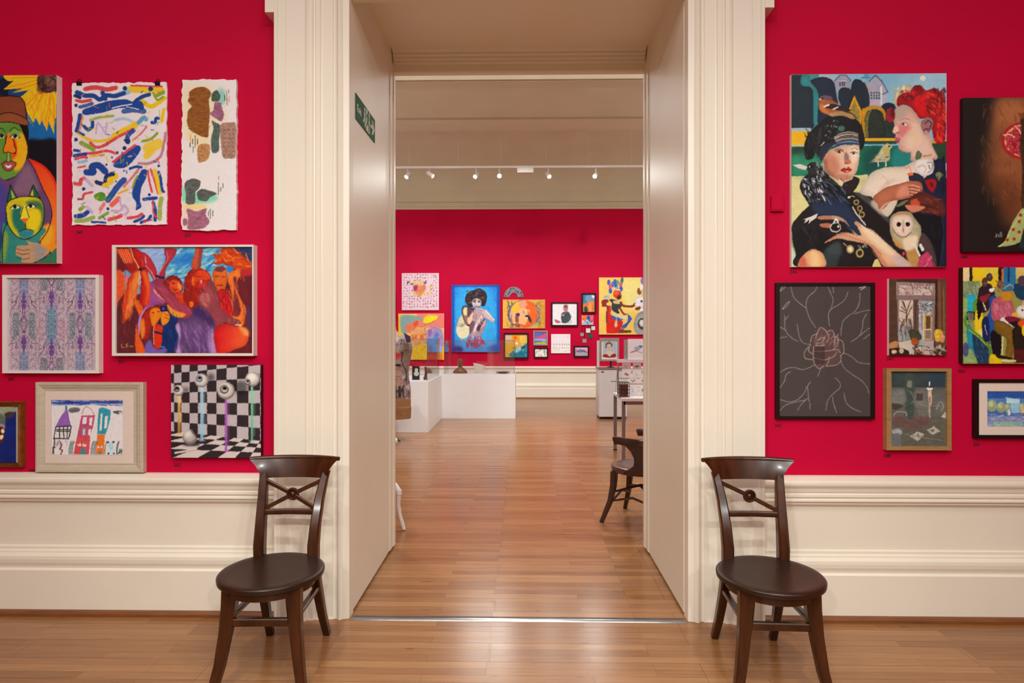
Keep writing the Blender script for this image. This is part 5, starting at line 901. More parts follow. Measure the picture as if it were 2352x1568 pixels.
# ================================================================== the pictures in the far room
F1, F2 = (890, 600, 6.2733), (1140, 630, 6.72)
def dotted():
    A = Art((923, 627, 1008, 712), 'd8bcc4', F1, 41)
    for i in range(13):
        for j in range(13):
            x, y = 235 + i * 39 + A.rng.uniform(-9, 9), 195 + j * 38 + A.rng.uniform(-9, 9)
            if not (330 < x < 620 and 270 < y < 500) or A.rng.random() < .2: A.e(A.rng.choice(['8a5a78', 'a06a84', '6a4058', 'b484a0']), x, y, 9, 9)
    A.p('d0704c', 370, 350, 440, 330, 470, 350, 540, 330, 550, 400, 500, 470, 460, 515, 420, 470, 370, 420, soft=10, t=.2, a=.9).p('8a3060', 380, 350, 430, 350, 420, 410, 380, 420, soft=8)
    K, Yl = '221820', 'c8a820'
    for l in ((290, 285, 288, 335), (290, 285, 318, 290), (290, 308, 312, 308), (340, 320, 362, 316), (338, 312, 342, 335, 365, 332), (525, 290, 530, 330), (545, 290, 545, 320, 560, 300)): A.s_(K, 9, *l)
    for l in ((375, 275, 378, 325), (400, 280, 400, 330), (420, 270, 440, 275, 420, 325), (460, 275, 465, 330, 490, 320), (500, 280, 480, 320), (370, 440, 380, 490), (400, 440, 410, 490), (450, 440, 470, 490, 500, 450), (520, 450, 540, 490), (560, 450, 590, 460, 560, 490), (600, 370, 640, 360, 650, 390, 615, 410, 612, 435)): A.s_(Yl, 13, *l)
    A.e(Yl, 605, 470, 8, 8); return A.brush(.8, 5, .03)
def yellow_abstract():
    A = Art((915, 720, 1020, 826), 'e8b868', F1, 42)
    A.r('f0b818', 155, 755, 200, 1420).r('e0786c', 420, 755, 820, 960, t=.12).p('7c9c98', 195, 780, 440, 790, 500, 840, 340, 900, 280, 1040, 200, 1020, soft=10).p('e87050', 270, 920, 410, 860, 460, 880, 420, 960, 340, 1030, 270, 1010, soft=8, t=.1).p('e04a20', 370, 890, 430, 850, 440, 900, 390, 940, soft=6)
    A.p('f0d020', 520, 880, 530, 810, 600, 775, 720, 785, 690, 840, 600, 885, soft=4).s_('8a6a30', 7, 530, 910, 600, 890, 680, 850); A.p('d89860', 340, 1000, 560, 950, 570, 1200, 400, 1240, soft=16, t=.15).p('d4703c', 340, 1060, 420, 1050, 430, 1110, 360, 1110, soft=6).p('e85018', 470, 1050, 520, 1050, 520, 1100, 470, 1110, soft=8).dabs(['705040', 'f0c060', '8a9080', 'c06050'], 40, (330, 930, 570, 1200), 70, 8, None, .6, 90)
    A.p('9c84b0', 580, 985, 780, 980, 790, 1290, 590, 1300, soft=8, t=.15).p('4c78c4', 690, 1040, 740, 1030, 700, 1150, 660, 1100, soft=8).p('8ca0d0', 640, 1150, 790, 1230, 780, 1300, 680, 1290, soft=10).s_('6080c0', 12, 740, 1060, 660, 1150, 690, 1280); A.p('8a60a0', 585, 990, 640, 990, 620, 1080, 585, 1060, soft=6)
    A.p('f0b41c', 390, 1230, 580, 1200, 580, 1420, 380, 1420, t=.1).r('c8742c', 580, 1310, 800, 1420, t=.12).s_('a07030', 8, 500, 1280, 560, 1210).dabs(['c89020', 'f8d060'], 20, (390, 1240, 560, 1410), 60, 8); A.r('f4b414', 790, 1220, 830, 1430)
    return A.brush(1.5, 8)
def blue_woman():
    A = Art((1037, 654, 1148, 808), '1878c8', F1, 43); A.rim = .5
    A.p('2c9ce0', 1000, 420, 1500, 420, 1540, 1200, 1000, 1250, soft=60, t=.15, ts=30).dabs(['58b4e8', '1c88d8', '3aa4e4', '0c5cb0'], 90, (940, 360, 1590, 1290), 70, 14, 70, .45, 40)
    for b in ((920, 340, 960, 1310), (1580, 340, 1615, 1310)): A.r('0c3c9c', *b, soft=14)
    A.r('0c3c9c', 920, 335, 1615, 365, soft=10).e('082c70', 1000, 1270, 90, 50, soft=20).e('0c48a0', 1540, 1260, 90, 60, soft=20)
    A.e('d8cca8', 1085, 990, 96, 125, t=.08).p('d8cca8', 1070, 760, 1130, 900, 1000, 930, t=.05).dabs(['2a3840'], 8, (1020, 890, 1110, 940), 40, 5, -30)
    # crouching figure
    A.rim = .25
    A.p('3a2a34', 1075, 660, 1130, 635, 1210, 670, 1270, 680, 1300, 760, 1240, 900, 1160, 935, 1105, 860, 1068, 740).p('8a6a68', 1085, 670, 1130, 650, 1190, 690, 1240, 720, 1215, 800, 1150, 910, 1110, 850, 1082, 750, t=.15).p('cfc890', 1092, 690, 1140, 665, 1160, 730, 1130, 780, 1096, 760, soft=4).p('dcb890', 1150, 830, 1215, 740, 1250, 740, 1220, 850, 1170, 912, soft=6).p('5a3c4c', 1150, 680, 1210, 690, 1200, 760, 1160, 800, soft=6)
    A.p('b09098', 1230, 740, 1270, 690, 1330, 675, 1395, 710, 1400, 800, 1370, 880, 1320, 960, 1280, 1060, 1220, 1105, 1180, 1070, 1190, 940, 1220, 850, t=.15).p('6a4a5c', 1180, 920, 1230, 860, 1260, 880, 1230, 980, 1190, 1050, soft=5).p('dcc8bc', 1270, 900, 1340, 790, 1360, 800, 1310, 900, 1260, 1010, 1240, 1010, soft=5).p('4a3044', 1280, 960, 1350, 870, 1390, 820, 1400, 880, 1330, 1010, soft=5)
    A.p('a8848c', 1320, 1000, 1380, 880, 1420, 830, 1415, 930, 1360, 1040, 1300, 1100, 1280, 1070, t=.2).s_('e4d4c8', 9, 1345, 960, 1385, 900, 1405, 860)
    A.p('c8acac', 1375, 720, 1420, 695, 1480, 760, 1545, 850, 1500, 872, 1440, 830, 1390, 790, t=.12).p('70688c', 1400, 805, 1450, 840, 1500, 872, 1450, 850, soft=3).s_('f0dcd4', 9, 1410, 712, 1470, 770, 1530, 840)
    A.p('2a1c20', 1118, 540, 1140, 470, 1200, 430, 1260, 405, 1310, 388, 1370, 408, 1422, 460, 1428, 560, 1395, 640, 1330, 640, 1200, 660, 1135, 610, t=.2, ts=10).dabs(['4c3c3a', '171214', '7c706c', '5a4844'], 80, (1130, 410, 1415, 600), 34, 8, None, .7, 80)
    A.p('b4a8a8', 1215, 600, 1230, 550, 1290, 530, 1345, 560, 1345, 630, 1300, 665, 1245, 670, t=.1).p('6a5860', 1225, 560, 1270, 545, 1275, 590, 1235, 595, soft=5, a=.8).p('6a5860', 1300, 560, 1340, 565, 1335, 595, 1300, 590, soft=5, a=.8); A.e('1c1418', 1256, 578, 11, 8).e('1c1418', 1318, 580, 11, 8).s_('e4dcdc', 8, 1284, 550, 1290, 620); A.s_('3a2028', 9, 1248, 662, 1285, 648, 1325, 660); A.e('ece4e4', 1244, 604, 6, 16).e('ece4e4', 1318, 612, 5, 16)
    A.p('c0a8ac', 1250, 690, 1310, 668, 1390, 690, 1380, 740, 1300, 730, 1255, 730, t=.12)
    for k in range(5): A.s_('5c4454', 5, 1262 + k * 24, 690, 1275 + k * 22, 728)
    A.dabs(['d8c8c8', '6c5264', '9a7c88', 'e0d0d4'], 60, (1240, 700, 1385, 900), 46, 7, 62, .5)
    for q in ((1135, 1170, 1160, 1100, 1200, 1085, 1180, 1200, 1150, 1250, 1130, 1230), (1200, 1160, 1260, 1110, 1300, 1120, 1310, 1200, 1290, 1250, 1230, 1240), (1290, 1120, 1330, 1070, 1390, 1150, 1400, 1190, 1340, 1200)): A.p('98506a', *q, t=.2)
    A.dabs(['e8a8b4', '5c1c34', 'c47888'], 36, (1140, 1080, 1390, 1240), 40, 8, 70, .7); return A.brush(1.2, 7)
def foetus():
    A = Art((1155, 688, 1252, 754), 'cf9a3c', F2, 44)
    A.r('d8a43c', 95, 390, 230, 835, t=.1).r('c08c30', 640, 400, 750, 835, t=.15); A.e('6a5a80', 420, 610, 250, 215, t=.3); A.e('d8b060', 430, 610, 222, 208, t=.1); A.e('f0a468', 420, 620, 215, 200, t=.08).e('e4601c', 470, 600, 175, 190, soft=6, t=.1).e('f0a870', 360, 640, 130, 170, soft=8, t=.08)
    A.p('e8b030', 240, 500, 330, 420, 350, 560, 250, 570, soft=6).p('f09070', 350, 420, 460, 420, 470, 480, 360, 520, soft=6).s_('e85a20', 40, 480, 430, 590, 500, 620, 620, 560, 750, 450, 800, 340, 770).s_('b4402c', 14, 300, 640, 300, 730, 360, 790); A.e('4a2c6c', 330, 620, 34, 26, t=.2).p('8a4a3c', 290, 650, 340, 650, 340, 740, 300, 720, soft=4); A.p('2c2440', 440, 640, 500, 630, 540, 700, 530, 750, 490, 690, soft=3).e('e8e0d0', 470, 670, 14, 12).s_('d8d8c8', 10, 450, 560, 500, 550, 510, 580).s_('4a4a60', 10, 415, 560, 425, 600)
    A.dabs(['4a3a60', '8a7a9c', '3a3038', '6a9a88'], 60, (170, 410, 240, 810), 40, 8, 70, .7).dabs(['4a3a60', '6a5a7a', '5aa08a'], 50, (610, 430, 680, 800), 40, 8, 70, .7).dabs(['3a3038', '6a5a6a'], 30, (230, 760, 360, 820), 40, 8, 10, .7); A.s_('5aa090', 14, 520, 810, 630, 740); return A.brush(1, 6)
def baby():
    A = Art((1269, 697, 1325, 746), 'd8d4d6', F2, 45)
    A.p('3c4a50', 1000, 610, 1040, 580, 1110, 575, 1150, 640, 1140, 700, 1090, 745, 1020, 750, 1000, 700, t=.25); A.e('b07a78', 1070, 525, 38, 56, t=.12).e('6a4a44', 1070, 490, 34, 24, soft=4); A.s_('5a3038', 7, 1055, 520, 1065, 520); A.s_('5a3038', 7, 1080, 520, 1090, 520); A.s_('a04850', 8, 1058, 553, 1085, 553); A.e('b07a80', 1030, 625, 24, 18); A.p('a85870', 900, 690, 990, 730, 960, 750, 920, 745).s_('7a7a80', 8, 1130, 690, 1160, 730, 1110, 750).s_('7a7a80', 6, 1140, 640, 1170, 650); return A.brush(.8, 5)
def sunflower_sea():
    A = Art((1160, 768, 1211, 820), 'c89a50', F2, 46)
    A.p('c8a888', 130, 910, 260, 910, 250, 1050, 130, 1100, soft=10).p('e0a020', 130, 1080, 300, 1050, 220, 1250, 130, 1260, soft=12, t=.2).p('d8a850', 380, 910, 490, 910, 490, 1060, 380, 1080, soft=10, t=.2); A.p('1c7088', 200, 1260, 280, 1160, 400, 1110, 490, 1060, 490, 1270, soft=5, t=.3).p('8ac0c0', 280, 1170, 360, 1120, 380, 1160, 300, 1210, soft=6).p('0c3850', 400, 1110, 440, 1110, 430, 1150, soft=3).dabs(['d0e8e0', '0c4058'], 24, (240, 1130, 480, 1260), 40, 6, -30, .7)
    A.e('e89018', 300, 970, 66, 52, t=.2).e('e85010', 290, 975, 26, 24, soft=4).p('f0c040', 360, 940, 400, 980, 380, 1040, soft=5); A.s_('3a4030', 8, 295, 1100, 298, 1240); A.e('e8d8d0', 315, 1060, 16, 20); return A.brush(1.2, 6)
def landscape():
    A = Art((1228, 762, 1255, 790), '6a5ca0', F2, 47); A.r('5c60a4', 590, 890, 770, 990, t=.25); A.p('c84a7c', 600, 960, 700, 940, 770, 900, 770, 960, 680, 1000, soft=4).r('8ca0c8', 590, 990, 770, 1030).r('3a6aa0', 590, 1020, 700, 1060).p('b0a840', 590, 1050, 770, 1040, 770, 1075, 590, 1075, soft=3); return A.brush(1, 5)
def strokes():
    A = Art((1229, 801, 1256, 819), 'dcd8d2', F2, 48); A.dabs(['c84a5a', 'e08a90', '4a7a6a', '8a8a8a'], 16, (595, 1150, 770, 1260), 30, 9, 45, .9, 60); A.s_('2a7a3a', 10, 735, 1150, 750, 1250); return A
def house_night():
    A = Art((1339, 676, 1366, 716), '4a7898', F2, 49); A.r('3c7090', 1325, 300, 1530, 430, t=.2); A.p('6a8ca8', 1380, 330, 1500, 320, 1520, 400, 1400, 420, soft=6); A.p('c8743c', 1330, 470, 1440, 420, 1520, 420, 1525, 590, 1330, 590, t=.25); A.p('2a3a30', 1360, 500, 1400, 500, 1410, 570, 1360, 580, soft=3).p('f09050', 1430, 450, 1460, 440, 1470, 560, 1440, 570, soft=3).p('e0d8d0', 1470, 320, 1510, 330, 1500, 370, soft=3); A.e('e8d8a0', 1352, 583, 8, 6); return A.brush(1.2, 6)
def mobile():
    A = Art((1336, 724, 1363, 746), 'b8a0a8', F2, 50); A.p('d87030', 1320, 640, 1400, 640, 1380, 720, 1320, 700, soft=6).p('c86070', 1440, 640, 1495, 640, 1490, 740, 1440, 720, soft=5); A.p('2a4a90', 1400, 650, 1440, 640, 1440, 720, 1400, 760, soft=3).p('4a9ac0', 1390, 720, 1430, 720, 1420, 780, 1390, 770, soft=3); A.dabs(['2a2430', 'e8e0e0'], 14, (1330, 690, 1485, 740), 30, 8, 10, .9); return A
def heart_beat():
    A = Art((1321, 797, 1350, 817), 'b49ca8', F2, 51); A.r('c8a8b0', 1210, 1120, 1410, 1180).r('9c9aa4', 1210, 1190, 1410, 1260); A.dabs(['b03050', '7a3a5a', '5a4a80'], 26, (1220, 1160, 1405, 1200), 40, 8, 10, .9); A.e('5a5aa0', 1310, 1180, 24, 20, soft=3); return A
def sketch():
    A = Art((1266, 767, 1310, 811), 'dcd2d4', F2, 52); A.r('e0d8d0', 850, 1110, 1140, 1215)
    for x in (885, 930, 975, 1015, 1050, 1085, 1120): A.s_('6a5a60', 8, x, 1070, x + 4, 1090); A.s_('8a7a7a', 7, x - 6, 1130, x + 8, 1135)
    A.dabs(['a09090', 'c09aa8'], 30, (860, 945, 1130, 980), 16, 4, 10, .5); A.dabs(['8a7c7c'], 30, (860, 1120, 1130, 1190), 20, 5, 5, .5); return A
def yellow_pair():
    A = Art((1376, 637, 1530, 768), 'e4b85c', F2, 53); A.rim = .35
    A.p('f0cc7c', 1950, 60, 2250, 60, 2250, 500, 2000, 500, soft=50).r('e0b050', 1585, 600, 2170, 910, soft=30, a=.6)
    A.r('c03018', 1700, 480, 1770, 910, t=.2); A.p('c41c14', 1690, 560, 1770, 620, 1900, 700, 1960, 730, 1920, 830, 2080, 900, 1700, 912, sm=0, t=.15); A.s_('7a2c30', 30, 1640, 480, 1720, 500, 1705, 640, 1705, 740); A.p('8c2820', 1625, 405, 1700, 380, 1735, 420, 1700, 440, 1690, 490, 1640, 490, t=.2); A.r('9ab0a8', 1655, 315, 1750, 370, t=.2)
    for x, y, c in ((1735, 120, '3858a0'), (1760, 180, 'c0506c'), (1760, 250, '3050a8'), (1800, 150, '4868b0'), (1850, 170, '2c4488'), (1870, 120, '5a9a80'), (1920, 150, 'c0506c'), (1925, 220, '3050a8'), (1830, 110, '405890'), (1940, 85, '2a6a5a'), (1860, 220, '6a8ac0')): A.e(c, x, y, 26, 44, t=.3)
    A.e('b83c1c', 1865, 300, 62, 72, t=.15).e('d8522c', 1850, 280, 34, 40, soft=6).p('4a2014', 1870, 330, 1930, 320, 1910, 380, 1860, 380, soft=4).p('d8c0a0', 1800, 230, 1870, 220, 1920, 250, 1860, 240)
    A.p('2c3434', 1740, 390, 1800, 380, 1920, 430, 1930, 500, 1880, 540, 1900, 600, 1840, 590, 1780, 540, 1780, 440, t=.25).p('c8b080', 1810, 400, 1920, 420, 1920, 450, 1820, 450, soft=6)
    A.s_('6a2c1c', 34, 1920, 430, 1960, 480, 2100, 490, 2150, 440); A.s_('6a2c1c', 26, 1900, 510, 1960, 600, 2040, 630)
    A.p('2a5cb0', 1780, 640, 1850, 650, 1950, 650, 1940, 710, 1820, 700, t=.15).p('e4c890', 1770, 580, 1960, 620, 2060, 620, 2050, 690, 1940, 690, 1860, 660, 1870, 790, 1830, 810, 1820, 760, 1850, 660, 1780, 620, t=.08).p('2858a8', 2030, 620, 2090, 680, 2040, 760, 1980, 830, 1930, 800, 2010, 740, 2030, 690, t=.15); A.p('4c4418', 1880, 860, 2060, 860, 2070, 895, 1880, 890, t=.2).e('5a50a0', 1955, 815, 26, 24); A.p('a02040', 1850, 860, 1900, 850, 1890, 890, 1850, 885)
    A.e('7a4a2c', 2205, 260, 34, 56, t=.2).r('d8d4c0', 2215, 150, 2320, 250).r('c8b070', 2235, 230, 2330, 330).e('8a60b0', 2265, 100, 40, 60, t=.2); A.p('dcd8dc', 2140, 370, 2220, 340, 2600, 330, 2600, 500, 2180, 500, 2140, 430, t=.08).r('22242c', 2225, 395, 2255, 430).p('dcdcd8', 2210, 520, 2600, 520, 2600, 580, 2220, 570, sm=0).e('20242c', 2295, 555, 18, 24); A.p('7a3420', 2140, 520, 2220, 490, 2220, 540, 2160, 550); A.p('9a9a98', 2190, 590, 2600, 580, 2600, 915, 2160, 915, t=.25).e('3a3a3c', 2250, 760, 70, 90, t=.2).e('c0c0be', 2250, 750, 44, 54, t=.2)
    return A.brush(1.3, 7)
def teal_dark():
    A = Art((880, 672, 908, 735), '1c3a44', F1, 54); A.p('0e2028', -100, 460, 120, 460, 110, 600, -100, 600, soft=8).p('2c6a78', 50, 680, 110, 670, 110, 780, 50, 780, soft=8, t=.2); return A.brush(1, 6)
def lady_print():
    A = Art((1381, 783, 1418, 827), 'd8d4cc', F2, 55); A.r('a8b0c0', 1640, 1040, 1860, 1290, t=.1, soft=4); A.p('c8b8a0', 1640, 1290, 1660, 1220, 1740, 1190, 1840, 1230, 1850, 1300, soft=2).p('8c2438', 1645, 1250, 1700, 1240, 1745, 1280, 1790, 1240, 1840, 1235, 1830, 1290, 1660, 1290, t=.2); A.e('c8b89c', 1735, 1130, 40, 62, t=.08).p('5a5048', 1680, 1120, 1690, 1060, 1740, 1045, 1790, 1080, 1780, 1130, 1760, 1080, 1710, 1085, 1695, 1150, t=.25); A.s_('4a4038', 6, 1715, 1125, 1728, 1125); A.s_('4a4038', 6, 1745, 1125, 1760, 1125); A.e('b04a50', 1738, 1160, 9, 6).e('6a6058', 1745, 1035, 10, 8); return A
def bird_print():
    A = Art((1444, 779, 1490, 822), 'd8d2d4', F2, 56); A.p('8cb0cc', 2120, 1120, 2220, 1095, 2200, 1140, 2150, 1160).p('3c6ca0', 2175, 1095, 2225, 1100, 2200, 1125).p('a08a6c', 2070, 1190, 2150, 1150, 2190, 1140, 2140, 1180, 2080, 1200).s_('8a7a68', 8, 2140, 1170, 2215, 1200); return A
def card(kind):
    A = Art((0, 0, 16, 16), 'e0dad8', (0, 0, 1), 60 + kind)
    if kind % 4 == 0: A.s_('9a9494', 1., 6, 5, 7, 9, 9, 10)
    elif kind % 4 == 1: A.e('8a8480', 8, 7, 4, 2).s_('6a6460', 1., 5, 9, 11, 6)
    elif kind % 4 == 2:
        for x, y in ((5, 6), (9, 8), (11, 5), (7, 10)): A.e(['6a6a5c', '9a5a50'][x % 2], x, y, 1.6, 1.4)
    else: A.e('b07a88', 7, 7, 3, 3).e('8a5a5c', 10, 9, 2, 2)
    return A
def garment():
    A = Art((850, 738, 950, 962), '8a7874', (880, 720, 5.225), 61)
    A.dabs(['5a4a48', 'a08c88', '3c3230', 'b8a49c', '6a5a5c'], 500, (-160, 270, 330, 1030), 50, 12, 85, .7, 30)
    A.p('8a6a48', -160, 90, 110, 90, 150, 150, 240, 210, 245, 275, -160, 280, t=.12); A.p('7a685c', 240, 260, 320, 250, 380, 440, 330, 800, 250, 400, soft=4, t=.2)
    A.p('b83430', 95, 500, 170, 462, 240, 480, 245, 520, 150, 530, 95, 540, t=.15).r('9a8a7c', 95, 545, 235, 600, t=.1).r('15100e', 125, 598, 240, 622).p('15100e', 95, 670, 190, 690, 110, 715, 95, 710).r('9c7c6c', 165, 640, 240, 760, t=.1); A.s_('5a2a24', 5, 165, 660, 238, 660); A.s_('5a2a24', 5, 165, 745, 238, 745); A.p('b4403c', 100, 740, 160, 740, 155, 840, 100, 840, t=.2); A.r('a07868', 95, 780, 265, 850, t=.15, a=.8)
    for x in (130, 170, 215, 255): A.p('2a2222', x, 870, x + 18, 860, x + 24, 990, x + 4, 985, t=.2)
    A.s_('2a2222', 10, 240, 300, 260, 460, 250, 560, 290, 700, 300, 850); A.p('8a6440', -160, 1035, 320, 1020, 320, 1260, -160, 1290, t=.1)
    for y in (1125, 1165, 1200): A.s_('6a4a2c', 6, 150, y, 260, y - 6, sm=0, a=.8)
    return A.brush(1.2, 6)
# ================================================================== the rooms
def structure(name, mb, mats, smooth=False):
    return mb.build(name, mats, None, smooth, 'structure')
NL, NR, NB, FL, FR, TOPN, TOPF = -6.5, 6.5, -6.5, -8., 8., 5.2, 5.8
structure('floor', MB().box((FL, NB, -.12), (FR, FAR, 0)), 'oak_floor')
w = MB(); HD = 3.70
w.box((NL, WALL, .0), (OL - .1, WALL2, TOPN)); w.box((OR_ + .1, WALL, 0), (NR, WALL2, TOPN)); w.box((OL - .1, WALL, HD), (OR_ + .1, WALL2, TOPN))
structure('wall_front', w, 'red_paint')
structure('wall_left', MB().box((NL - .12, NB, 0), (NL, WALL, TOPN)), 'red_paint')
structure('wall_right', MB().box((NR, NB, 0), (NR + .12, WALL, TOPN)), 'red_paint')
structure('wall_back', MB().box((NL, NB - .12, 0), (NR, NB, TOPN)), 'near_ceiling')
structure('ceiling', MB().box((NL, NB, TOPN), (NR, WALL, TOPN + .1)), 'near_ceiling')
w = MB().box((FL, WALL2, TOPN), (FR, WALL2 + .1, TOPF)); w.box((FL, WALL2, 0), (NL, WALL2 + .1, TOPN)); w.box((NR, WALL2, 0), (FR, WALL2 + .1, TOPN))
structure('wall_divider', w, 'near_ceiling')
structure('wall_far', MB().box((FL, FAR, 0), (FR, FAR + .12, TOPF)), 'red_paint')
structure('wall_far_left', MB().box((FL - .12, WALL2, 0), (FL, FAR, TOPF)), 'near_ceiling')
structure('wall_far_right', MB().box((FR, WALL2, 0), (FR + .12, FAR, TOPF)), 'near_ceiling')
structure('ceiling_far', MB().box((FL, WALL2, TOPF), (FR, FAR, TOPF + .1)), 'ceiling_plaster')

# dado panelling: profile (projection from wall, height)
DADO = [(0, .775), (.02, .772), (.058, .757), (.066, .750), (.067, .738), (.064, .728), (.058, .720), (.054, .712), (.052, .702), (.050, .694), (.047, .692), (.045, .686), (.051, .681), (.052, .668), (.045, .663), (.043, .656), (.046, .653),
        (.05, .65), (.05, .642), (.04, .638), (.036, .632), (.036, .624), (.022, .616), (.014, .606), (.014, .372), (.02, .368), (.026, .366), (.026, .352), (.032, .349), (.038, .344), (.038, .336), (.046, .332),
        (.056, .322), (.058, .305), (.056, .285), (.05, .268), (.048, .256), (.054, .25), (.06, .246), (.06, .03), (0, .03)]
def dado(name, W, x0, x1):
    return structure(name, MB().prism([(W - p, z) for p, z in DADO], 'x', x0, x1), 'cream_gloss')
AO, AOR = -1.345, 1.29     # outer edges of the door surround
dado('baseboard_left', WALL, NL, AO); dado('baseboard_right', WALL, AOR, NR); dado('baseboard_far', FAR, FL, FR)
for nm, x0, x1 in (('trim_1', NL, AO), ('trim_2', AOR, NR)):
    structure(nm, MB().prism([(WALL, 0), (WALL - .082, 0), (WALL - .082, .016), (WALL - .074, .028), (WALL - .06, .031), (WALL, .031)], 'x', x0, x1), 'skirting_wood')
structure('trim_3', MB().prism([(FAR, 0), (FAR - .075, 0), (FAR - .07, .02), (FAR - .06, .03), (FAR, .03)], 'x', FL, FR), 'skirting_wood')

# door surround: (distance from outer edge, projection)
AP = [(0, 0), (0, .112), (.004, .118), (.020, .118), (.026, .112), (.066, .112), (.070, .108), (.168, .108), (.172, .100), (.178, .094), (.184, .098), (.204, .098), (.210, .090), (.216, .088), (.222, .092), (.244, .092), (.250, .086), (.256, .084),
      (.312, .084), (.316, .078), (.322, .074), (.332, .078), (.342, .090), (.352, .092), (.360, .086), (.366, .080), (.372, .080), (.384, .076), (.398, .072), (.4, 0)]
def surround(name, x_outer, sgn):
    m = MB(); m.prism([(x_outer + sgn * u, WALL - p) for u, p in AP], 'z', 0, 3.42)
    m.box((x_outer - sgn * .046, WALL, 3.285), (x_outer + sgn * .003, WALL - .1175, 3.42)); m.box((x_outer - sgn * .046, WALL, 3.42), (x_outer + sgn * .4, WALL - .1175, 3.9))
    return structure(name, m, 'cream_gloss')
surround('trim_4', AO, 1); surround('trim_5', AOR, -1)
m = MB(); m.prism([(WALL - .0, 3.9), (WALL - .118, 3.9), (WALL - .118, 3.78), (WALL - .11, 3.772), (WALL - .11, 3.64), (WALL - .098, 3.63), (WALL - .092, 3.56), (WALL - .084, 3.55), (WALL - .084, 3.47), (WALL - .09, 3.44), (WALL - .08, 3.42), (WALL - .072, 3.395), (WALL, 3.395)], 'x', AO + .4, AOR - .4)
structure('trim_6', m, 'cream_gloss')
# lining of the passage: jambs, soffit, bead and lintel at its far end
m = MB(); m.box((OL - .1, WALL - .0, .016), (OL, WALL2 + .02, HD)); m.prism([(OL - .1, WALL2 + .02), (OL - .1, WALL2 - .02), (OL, WALL2 - .115), (OL + .006, WALL2 - .105), (OL + .006, WALL2 - .02), (OL + .012, WALL2 - .012), (OL + .012, WALL2 + .04), (OL - .1, WALL2 + .04)], 'z', .016, HD)
structure('door_1', m, 'cream_gloss')
m = MB(); m.box((OR_ + .1, WALL, .016), (OR_, WALL2 + .02, HD)); m.prism([(OR_ + .1, WALL2 - .02), (OR_, WALL2 - .115), (OR_ - .006, WALL2 - .105), (OR_ - .006, WALL2 - .02), (OR_ - .012, WALL2 - .012), (OR_ - .012, WALL2 + .04), (OR_ + .1, WALL2 + .04)], 'z', .016, HD)
structure('door_2', m, 'cream_gloss')
m = MB(); m.box((OL, WALL, 3.585), (OR_, WALL2, HD))
m.prism([(WALL2 + .04, HD), (WALL2 + .04, 3.44), (WALL2 - .0, 3.44), (WALL2 - .012, 3.448), (WALL2 - .012, 3.498), (WALL2 - .03, 3.505), (WALL2 - .03, 3.52), (WALL2 - .045, 3.526), (WALL2 - .045, 3.542), (WALL2 - .062, 3.549), (WALL2 - .062, 3.564), (WALL2 - .09, 3.572), (WALL2 - .1, 3.588), (WALL2 - .1, HD)], 'x', OL + .012, OR_ - .012)
structure('trim_7', m, 'cream_gloss')
structure('trim_8', MB().prism([(3.285, 0), (3.288, .004), (3.298, .007), (3.303, .0045), (3.318, .0045), (3.323, .007), (3.333, .004), (3.336, 0)], 'x', OL + .014, OR_ - .012), 'chrome')

# far room: picture moulding, frieze, cove and ceiling beams
def zat(py, Y): return at(1201, py, Y).z
Z1 = zat(480, FAR - .04)
structure('trim_9', MB().prism([(FAR, Z1), (FAR - .05, Z1), (FAR - .06, Z1 + .02), (FAR - .06, Z1 + .05), (FAR - .035, Z1 + .06), (FAR - .03, Z1 + .11), (FAR - .05, Z1 + .125), (FAR - .06, Z1 + .15), (FAR, Z1 + .16)], 'x', FL, FR), 'ceiling_plaster')
pr = [(FAR, Z1 + .16), (FAR - .012, Z1 + .16), (FAR - .012, 5.02)]
for k in range(9):
    a = k / 8 * math.pi / 2; pr.append((FAR - .012 - 1.9 * (1 - math.cos(a)), 5.02 + .78 * math.sin(a)))
pr.append((FAR, TOPF))
structure('trim_10', MB().prism(pr, 'x', FL, FR), 'ceiling_plaster', True)
structure('trim_11', MB().box((FL, 11.95, TOPF - .045), (FR, 12.12, TOPF)).box((FL, 9.655, 5.55), (FR, 9.93, TOPF)).box((FL, 9.62, 5.57), (FR, 9.655, TOPF)), 'ceiling_plaster')

# ================================================================== pictures
def canvas(label, art, box, thick, mats=('oil_paint', 'edge_white'), name='canvas_picture', W=WALL, cat='painting', group=None, step=1.3, **kw):
    Y = W - thick; o = picture(name, art() if callable(art) else art, rect_at(box, Y), Y, W - .0005, mats, None, step, **kw)
    return tag(o, label, cat, group)
FP = {'box': lambda W, t: [(0, W), (0, W - t), (.03, W - t), (.97, W - t), (1, W - t + .002), (1, W)],
      'bevel': lambda W, t: [(0, W), (0, W - t * .9), (.08, W - t), (.3, W - t), (.36, W - t * .9), (.5, W - t * .86), (.85, W - t * .62), (.9, W - t * .7), (1, W - t * .66), (1, W)],
      'gilt': lambda W, t: [(0, W), (0, W - t * .7), (.1, W - t), (.25, W - t), (.3, W - t * .8), (.45, W - t * .95), (.6, W - t * .7), (.75, W - t * .85), (.85, W - t * .6), (1, W - t * .6), (1, W)],
      'tray': lambda W, t: [(0, W), (0, W - t), (.06, W - t - .001), (.94, W - t), (1, W - t), (1, W)]}
